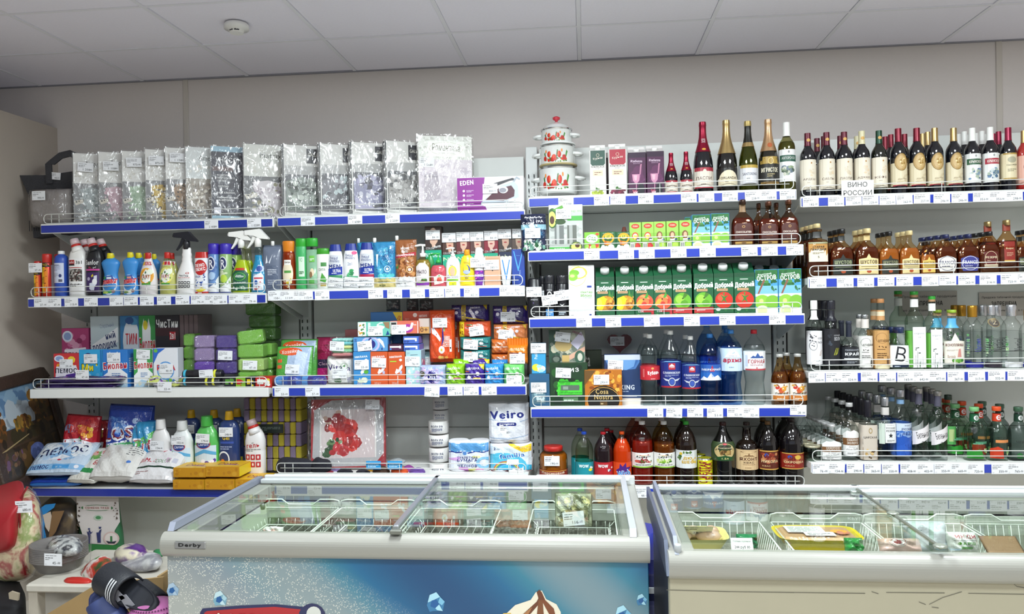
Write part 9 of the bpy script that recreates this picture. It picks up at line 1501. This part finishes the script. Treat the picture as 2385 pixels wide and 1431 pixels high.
x_, z_ = at(56, 1181, Y-.19); price_tag(t, x_, Y-.19, z_, '680', -.05)
# second bag with blue ribbon
t = root('bedding_pack', 'dim bedding pack with a bright blue ribbon behind the quilt bag', 'bedding pack'); Y = 3.66
blob('pack', [(82, 1166), (150, 1158), (185, 1168), (190, 1240), (165, 1275), (90, 1275)], Y, .25, photom('dim_quilt', ['1c1e26', '2f2f38', '4a4038', '6a5a44', '23242c'], 9, .3), t)
poly_print(t, Y-.135, [('2a8ad0', [(86, 1190), (106, 1176), (130, 1173), (126, 1183), (108, 1196), (103, 1230), (108, 1252), (100, 1274), (93, 1262), (90, 1225)]), ('d8c8b8', [(100, 1200), (118, 1192), (122, 1210), (114, 1240), (106, 1228)]), ('8a6a48', [(122, 1192), (150, 1190), (130, 1240), (112, 1262)])], 'ribbon')
# green and white sack
t = root('woven_sack', 'white and green woven sack with round emblem under the lowest shelf', 'sack'); Y = 3.66
blob('sack', [(176, 1152), (280, 1152), (276, 1180), (288, 1240), (292, 1300), (262, 1330), (200, 1326), (186, 1270), (176, 1200)], Y, .2, mat('2c6a44', .6, noise=.1), t)
sk = "p d8d2d0 .04 1 .82 1 .84 .55 .74 .4 .7 .14 .26 .16 .14 .3 .04 .6;o .42 .79 .30 .055 .14 3a7a4a;r .16 .755 .52 .07 e4dcd8;t СЕМЕНА_ТРАВ .42 .79 .44 .032 a04848 0 3;e .44 .62 .09 .05 b8c8b8;e .44 .62 .05 .03 4a8a5a;p 2a3468 .22 .16 .28 .16 .29 .32 .34 .38 .30 .36 .28 .4 .26 .40 .25 .36 .22 .38 .24 .3;e .265 .42 .022 .014 2a3468;p 2a3468 .42 .18 .48 .18 .48 .34 .50 .42 .46 .40 .44 .36 .40 .36;e .47 .44 .022 .014 2a3468;p 2a3468 .44 .46 .5 .46 .48 .42;e .68 .26 .15 .12 d0b8b4;e .68 .26 .12 .095 e0d8d4;p 3a7a4a .66 .18 .70 .18 .70 .3 .66 .3;p 22283a .58 .22 .62 .17 .74 .17 .78 .22 .68 .2;b .04 .4 .08 .5 10 .015 4a4038,6a5a50;b .72 .5 .1 .4 10 .015 4a4038,6a5a50;p 2a7a3c .2 .16 .9 .14 1 .04 .2 .02"
X0, Z1 = at(172, 1156, Y-.11); X1, Z0 = at(300, 1290, Y-.11)
ink(t, sk, X1-X0, Z1-Z0, X0, Z0, lambda x, z: Y-.105-.004*0, name='printed_design', step=.0003)
# low table and pile of grey bowls in film
t = root('low_table', 'low white table with worn edge under the stack of bowls', 'table'); YT = 2.62
X0, Z1 = at(58, 1362, YT); X1 = at(235, 1376, YT)[0]
bx('top', X0, X1+.25, YT, YT+.4, Z1-.03, Z1, mat('c4bfb4', .6, noise=.1), t, .006)
for xx in (X0+.005, X1+.20): bx('leg', xx, xx+.035, YT+.01, YT+.05, 0, Z1-.03, mat('b8b0a2', .6, noise=.1), t)
for xx in (X0+.005, X1+.20): bx('leg', xx, xx+.035, YT+.35, YT+.39, 0, Z1-.03, mat('b8b0a2', .6, noise=.1), t)
zt_ = Z1
Yb = YT+.17; cx = (at(78, 1330, Yb)[0]+at(200, 1330, Yb)[0])/2; rb = (at(200, 1330, Yb)[0]-at(78, 1330, Yb)[0])/2; hb = at(130, 1285, Yb-.1)[1]-zt_
GB_ = mat('6e6a68', .4)
for i in range(9):
 t = root('grey_bowl', f'grey plastic bowl, {["lowest","second","third","fourth","fifth","sixth","seventh","eighth","topmost"][i]} of the wrapped stack on the low table', 'bowl', (cx, Yb, zt_+.001+i*(hb-.04)/9), group='stacked grey bowls')
 MB().lathe([(0, .70), (.1, .74), (.85, .95), (.86, 1.0), (1, 1.0), (1, .95), (.9, .9), (.2, .66), (.18, 0)], rb*1.86, .05, seg=30, capt=False).to('bowl', GB_, t)
t = root('clear_wrap', 'clear film with price tag around the stack of grey bowls', 'film', (cx, Yb, zt_)); MB().lathe([(0, .86), (.1, .98), (.5, 1.02), (.9, 1.04), (1, .98)], rb*2, hb+.02, seg=18, capb=False, capt=False).to('film', film(8, .7, add=.05), t)
x_, z_ = at(127, 1303, Yb-rb); price_tag(t, x_-cx, -rb*1.06, z_-zt_, '45', .02, 1.0)
def stripy(nm, lab, cat, pts, y, d, m_): t = root(nm, lab, cat); blob(nm+'_body' if 0 else 'body', pts, y, d, m_, t); return t
stripy('rolled_mat', 'crumpled dark and silver pack on top of the bowls', 'pack', [(104, 1284), (118, 1258), (150, 1252), (190, 1258), (200, 1284), (150, 1290)], Yb-.02, .16, photom('foil_mix', ['2c2c34', '6a6c70', 'b8bab8', '3a3a40', 'd0d0cc'], 22, .25))
MB().tube([(at(x, y, Yb-.12)[0], Yb-.12, at(x, y, Yb-.12)[1]) for x, y in ((112, 1275), (121, 1252), (117, 1262))], .003, 6)
# pile of goods beside
stripy('seed_pack', 'small red green and yellow food packs beside the bowls', 'pack', [(176, 1345), (200, 1318), (232, 1296), (262, 1300), (268, 1335), (220, 1350)], 2.74, .10, photom('food_mix', ['d8d020', '3a7a30', 'e8e4dc', 'b83a2c', '2c4a28'], 16, .35))
stripy('red_pack', 'flat red and white pack lying on the low table edge', 'pack', [(146, 1352), (160, 1346), (216, 1348), (218, 1360), (150, 1366)], 2.66, .05, mat('b82c24', .35))
stripy('violet_pack', 'purple and cream round pack near the freezer corner', 'pack', [(262, 1300), (268, 1282), (300, 1270), (340, 1274), (352, 1296), (330, 1310), (280, 1312)], 2.86, .14, photom('violet_mix', ['5a2a80', '4a1c70', 'd8d0b8', '6a3a98', 'e0dcc8'], 9, .35))
stripy('silver_pack', 'silvery grey film packs beside the freezer corner', 'pack', [(268, 1312), (300, 1304), (345, 1292), (380, 1292), (382, 1325), (300, 1330)], 2.80, .12, photom('silver_mix', ['a8a8aa', 'd0d0d0', '8a8a90', 'c4c4c2'], 14, .25))
stripy('green_pack', 'small green mesh pack at the freezer corner', 'pack', [(350, 1292), (362, 1280), (384, 1284), (384, 1298)], 2.9, .06, mat('2a7a48', .5))
# cardboard box with slippers
CB = mat('a08458', .8, noise=.08, bscale=12); Y = 2.30
t = root('cardboard_box', 'open brown cardboard box under the slippers', 'box')
Xa, Za = at(100, 1431, Y); Xb, Zb = at(372, 1310, 2.7)
P = [at(x, y, Y) for x, y in ((95, 1440), (222, 1363), (380, 1345), (380, 1640), (95, 1640))]
MB().prism(P, Y, Y+.008).to('front_wall', CB, t)
bx('side_wall', at(378, 1400, Y)[0]-.02, at(378, 1400, Y)[0]-.012, Y+.008, Y+.36, .06, P[2][1], CB, t); bx('side_wall', P[0][0], P[0][0]+.008, Y+.008, Y+.36, .06, P[0][1], CB, t)
bx('rear_wall', P[0][0], at(378, 1400, Y)[0]-.02, Y+.36, Y+.368, .06, P[2][1]-.16, CB, t); bx('bottom', P[0][0], at(378, 1400, Y)[0]-.02, Y, Y+.368, .05, .06, CB, t)
BK = mat('24262c', .55, bump=.2, bscale=200); STR = mat('d4d6da', .5)
def slide(lab, px, py, Y, rot, col, sole, stripes=True):
 """open slide slipper, 27 cm long, toe towards -x"""
 X, Z = at(px, py, Y); t = root('slide_slipper', lab, 'slipper', (X, Y, Z), rot); n = 28; P = []
 for i in range(n):
  a = 2*math.pi*i/n; x = .135*math.cos(a); w_ = .050 if x < 0 else .041; P.append((x, w_*math.copysign(abs(math.sin(a))**.7, math.sin(a))+.006*math.sin(x*14)))
 mb = MB(); b = 0
 for z, k in ((0, .93), (.006, .99), (.022, 1), (.030, .97), (.030, .90), (.024, .84)): mb.v += [(x*k, y*k, z) for x, y in P]
 for r_ in range(5):
  for i in range(n): j = (i+1) % n; mb.f.append((r_*n+i, r_*n+j, r_*n+n+j, r_*n+n+i)); mb.sm.append(True)
 mb.f += [tuple(range(n-1, -1, -1)), tuple(range(5*n, 6*n))]; mb.sm += [False, False]; mb.to('sole', mat(sole, .6), t)
 def arch(x, k, q=1.0): return [(x, .053*k*math.cos(math.pi*i/14)*q, .020+(.066+(.012 if x > -.03 else 0))*k*math.sin(math.pi*i/14)**.8) for i in range(15)]
 mb = MB(); L_ = [(-.095, 1.0), (-.090, 1.05), (-.03, 1.08), (.018, 1.05), (.022, 1.0)]; R_ = [arch(x, k) for x, k in L_]+[arch(x, k-.09) for x, k in reversed(L_)]
 for r in R_: mb.v += r
 m_ = len(R_)
 for r_ in range(m_):
  for i in range(14): q = ((r_+1) % m_)*15; mb.f.append((r_*15+i, r_*15+i+1, q+i+1, q+i)); mb.sm.append(True)
 mb.to('strap', col, t)
 if stripes:
  for x in (-.012, -.002, .008):
   mb = MB(); A = arch(x-.0024, 1.085); B = arch(x+.0024, 1.085); mb.v = A[7:]+B[7:]; mb.f = [(i, i+1, 8+i+1, 8+i) for i in range(7)]; mb.sm = [True]*7; mb.to('stripe', STR, t)
 return t
slide('black slide slipper with three white stripes, upper one', 302, 1384, 2.17, (.75, .32, -.35), BK, '24262e').scale = (.9, .9, .9)
slide('black slide slipper with three white stripes, lower one', 366, 1420, 2.235, (.75, .38, -.35), BK, '1c1e24').scale = (.85, .85, .85)
slide('navy slide slipper on its side against the box', 268, 1450, 2.16, (.9, .95, -.2), mat('34406e', .6), '2a3566', False).scale = (.8, .8, .8)
t = root('shoe_tag', 'grey printed shoe tag hanging from the black slippers', 'tag');
for i, (p, q) in enumerate((((238, 1358), (276, 1386)), ((276, 1390), (298, 1402)))):
 a, b = at(*p, 2.12), at(*q, 2.12); MB().prism([a, (a[0]+.022, a[1]+.006), (b[0]+.02, b[1]-.01), (b[0]-.004, b[1]-.022)], 2.12, 2.122).to('card', mat('8a8a92', .6), t)
# pink perforated basket
PK = mat('d882c0', .45)
t = root('pink_basket', 'pink perforated plastic tub beside the freezer', 'tub'); Y = 2.14
Xc, Zc = at(350, 1436, Y); MB().lathe([(0, .8), (.3, 1), (.5, .97), (.75, .8), (.92, .5), (1, .0)], .19, .20, seg=28, z0=Zc-.15, cx=Xc, cy=Y+.02, capt=False).to('tub', PK, t)
import itertools
hs = MB()
for j in range(16):
 for i in range(24):
  zf = .04+j*.055;
  if zf > .96: continue
  P_ = [(0, .8), (.3, 1), (.5, .97), (.75, .8), (.92, .5), (1, .0)]; r_ = pr(P_, zf)*.095+.0022; a = math.pi*(1.0+(i+.5*(j % 2))/24)
  dr = (pr(P_, zf+.01)-pr(P_, zf-.01))*.095/.004; c = Vector((Xc+(r_+.002)*math.cos(a), Y+.02+(r_+.002)*math.sin(a), Zc-.1465+zf*.2)); tx = Vector((-math.sin(a), math.cos(a), 0))*.0026; tz = Vector((dr*math.cos(a), dr*math.sin(a), 1)).normalized()*.0032
  b = len(hs.v); hs.v += [tuple(c+tx+tz*.4), tuple(c+tz), tuple(c-tx+tz*.4), tuple(c-tx-tz*.4), tuple(c-tz), tuple(c+tx-tz*.4)]; hs.f.append(tuple(range(b, b+6))); hs.sm.append(False)
hs.to('holes', mat('6a2c5c', .7), t)['kind'] = 'stuff'
# dark bag under the quilt bag
t = root('dark_bag', 'black bag standing low beside the white table', 'bag'); blob('body', [(-60, 1368), (40, 1364), (62, 1374), (66, 1500), (-60, 1500)], 2.8, .3, mat('16161a', .7), t)
t = root('paper_scrap', 'small crumpled beige paper scrap stuck to the black bag', 'paper'); X, Z = at(26, 1394, 2.64); MB().prism([(X-.02, Z+.014), (X-.01, Z+.02), (X+.02, Z+.012), (X+.016, Z-.014), (X-.018, Z-.008)], 2.652, 2.660).to('sheet', mat('a89c88', .7), t)
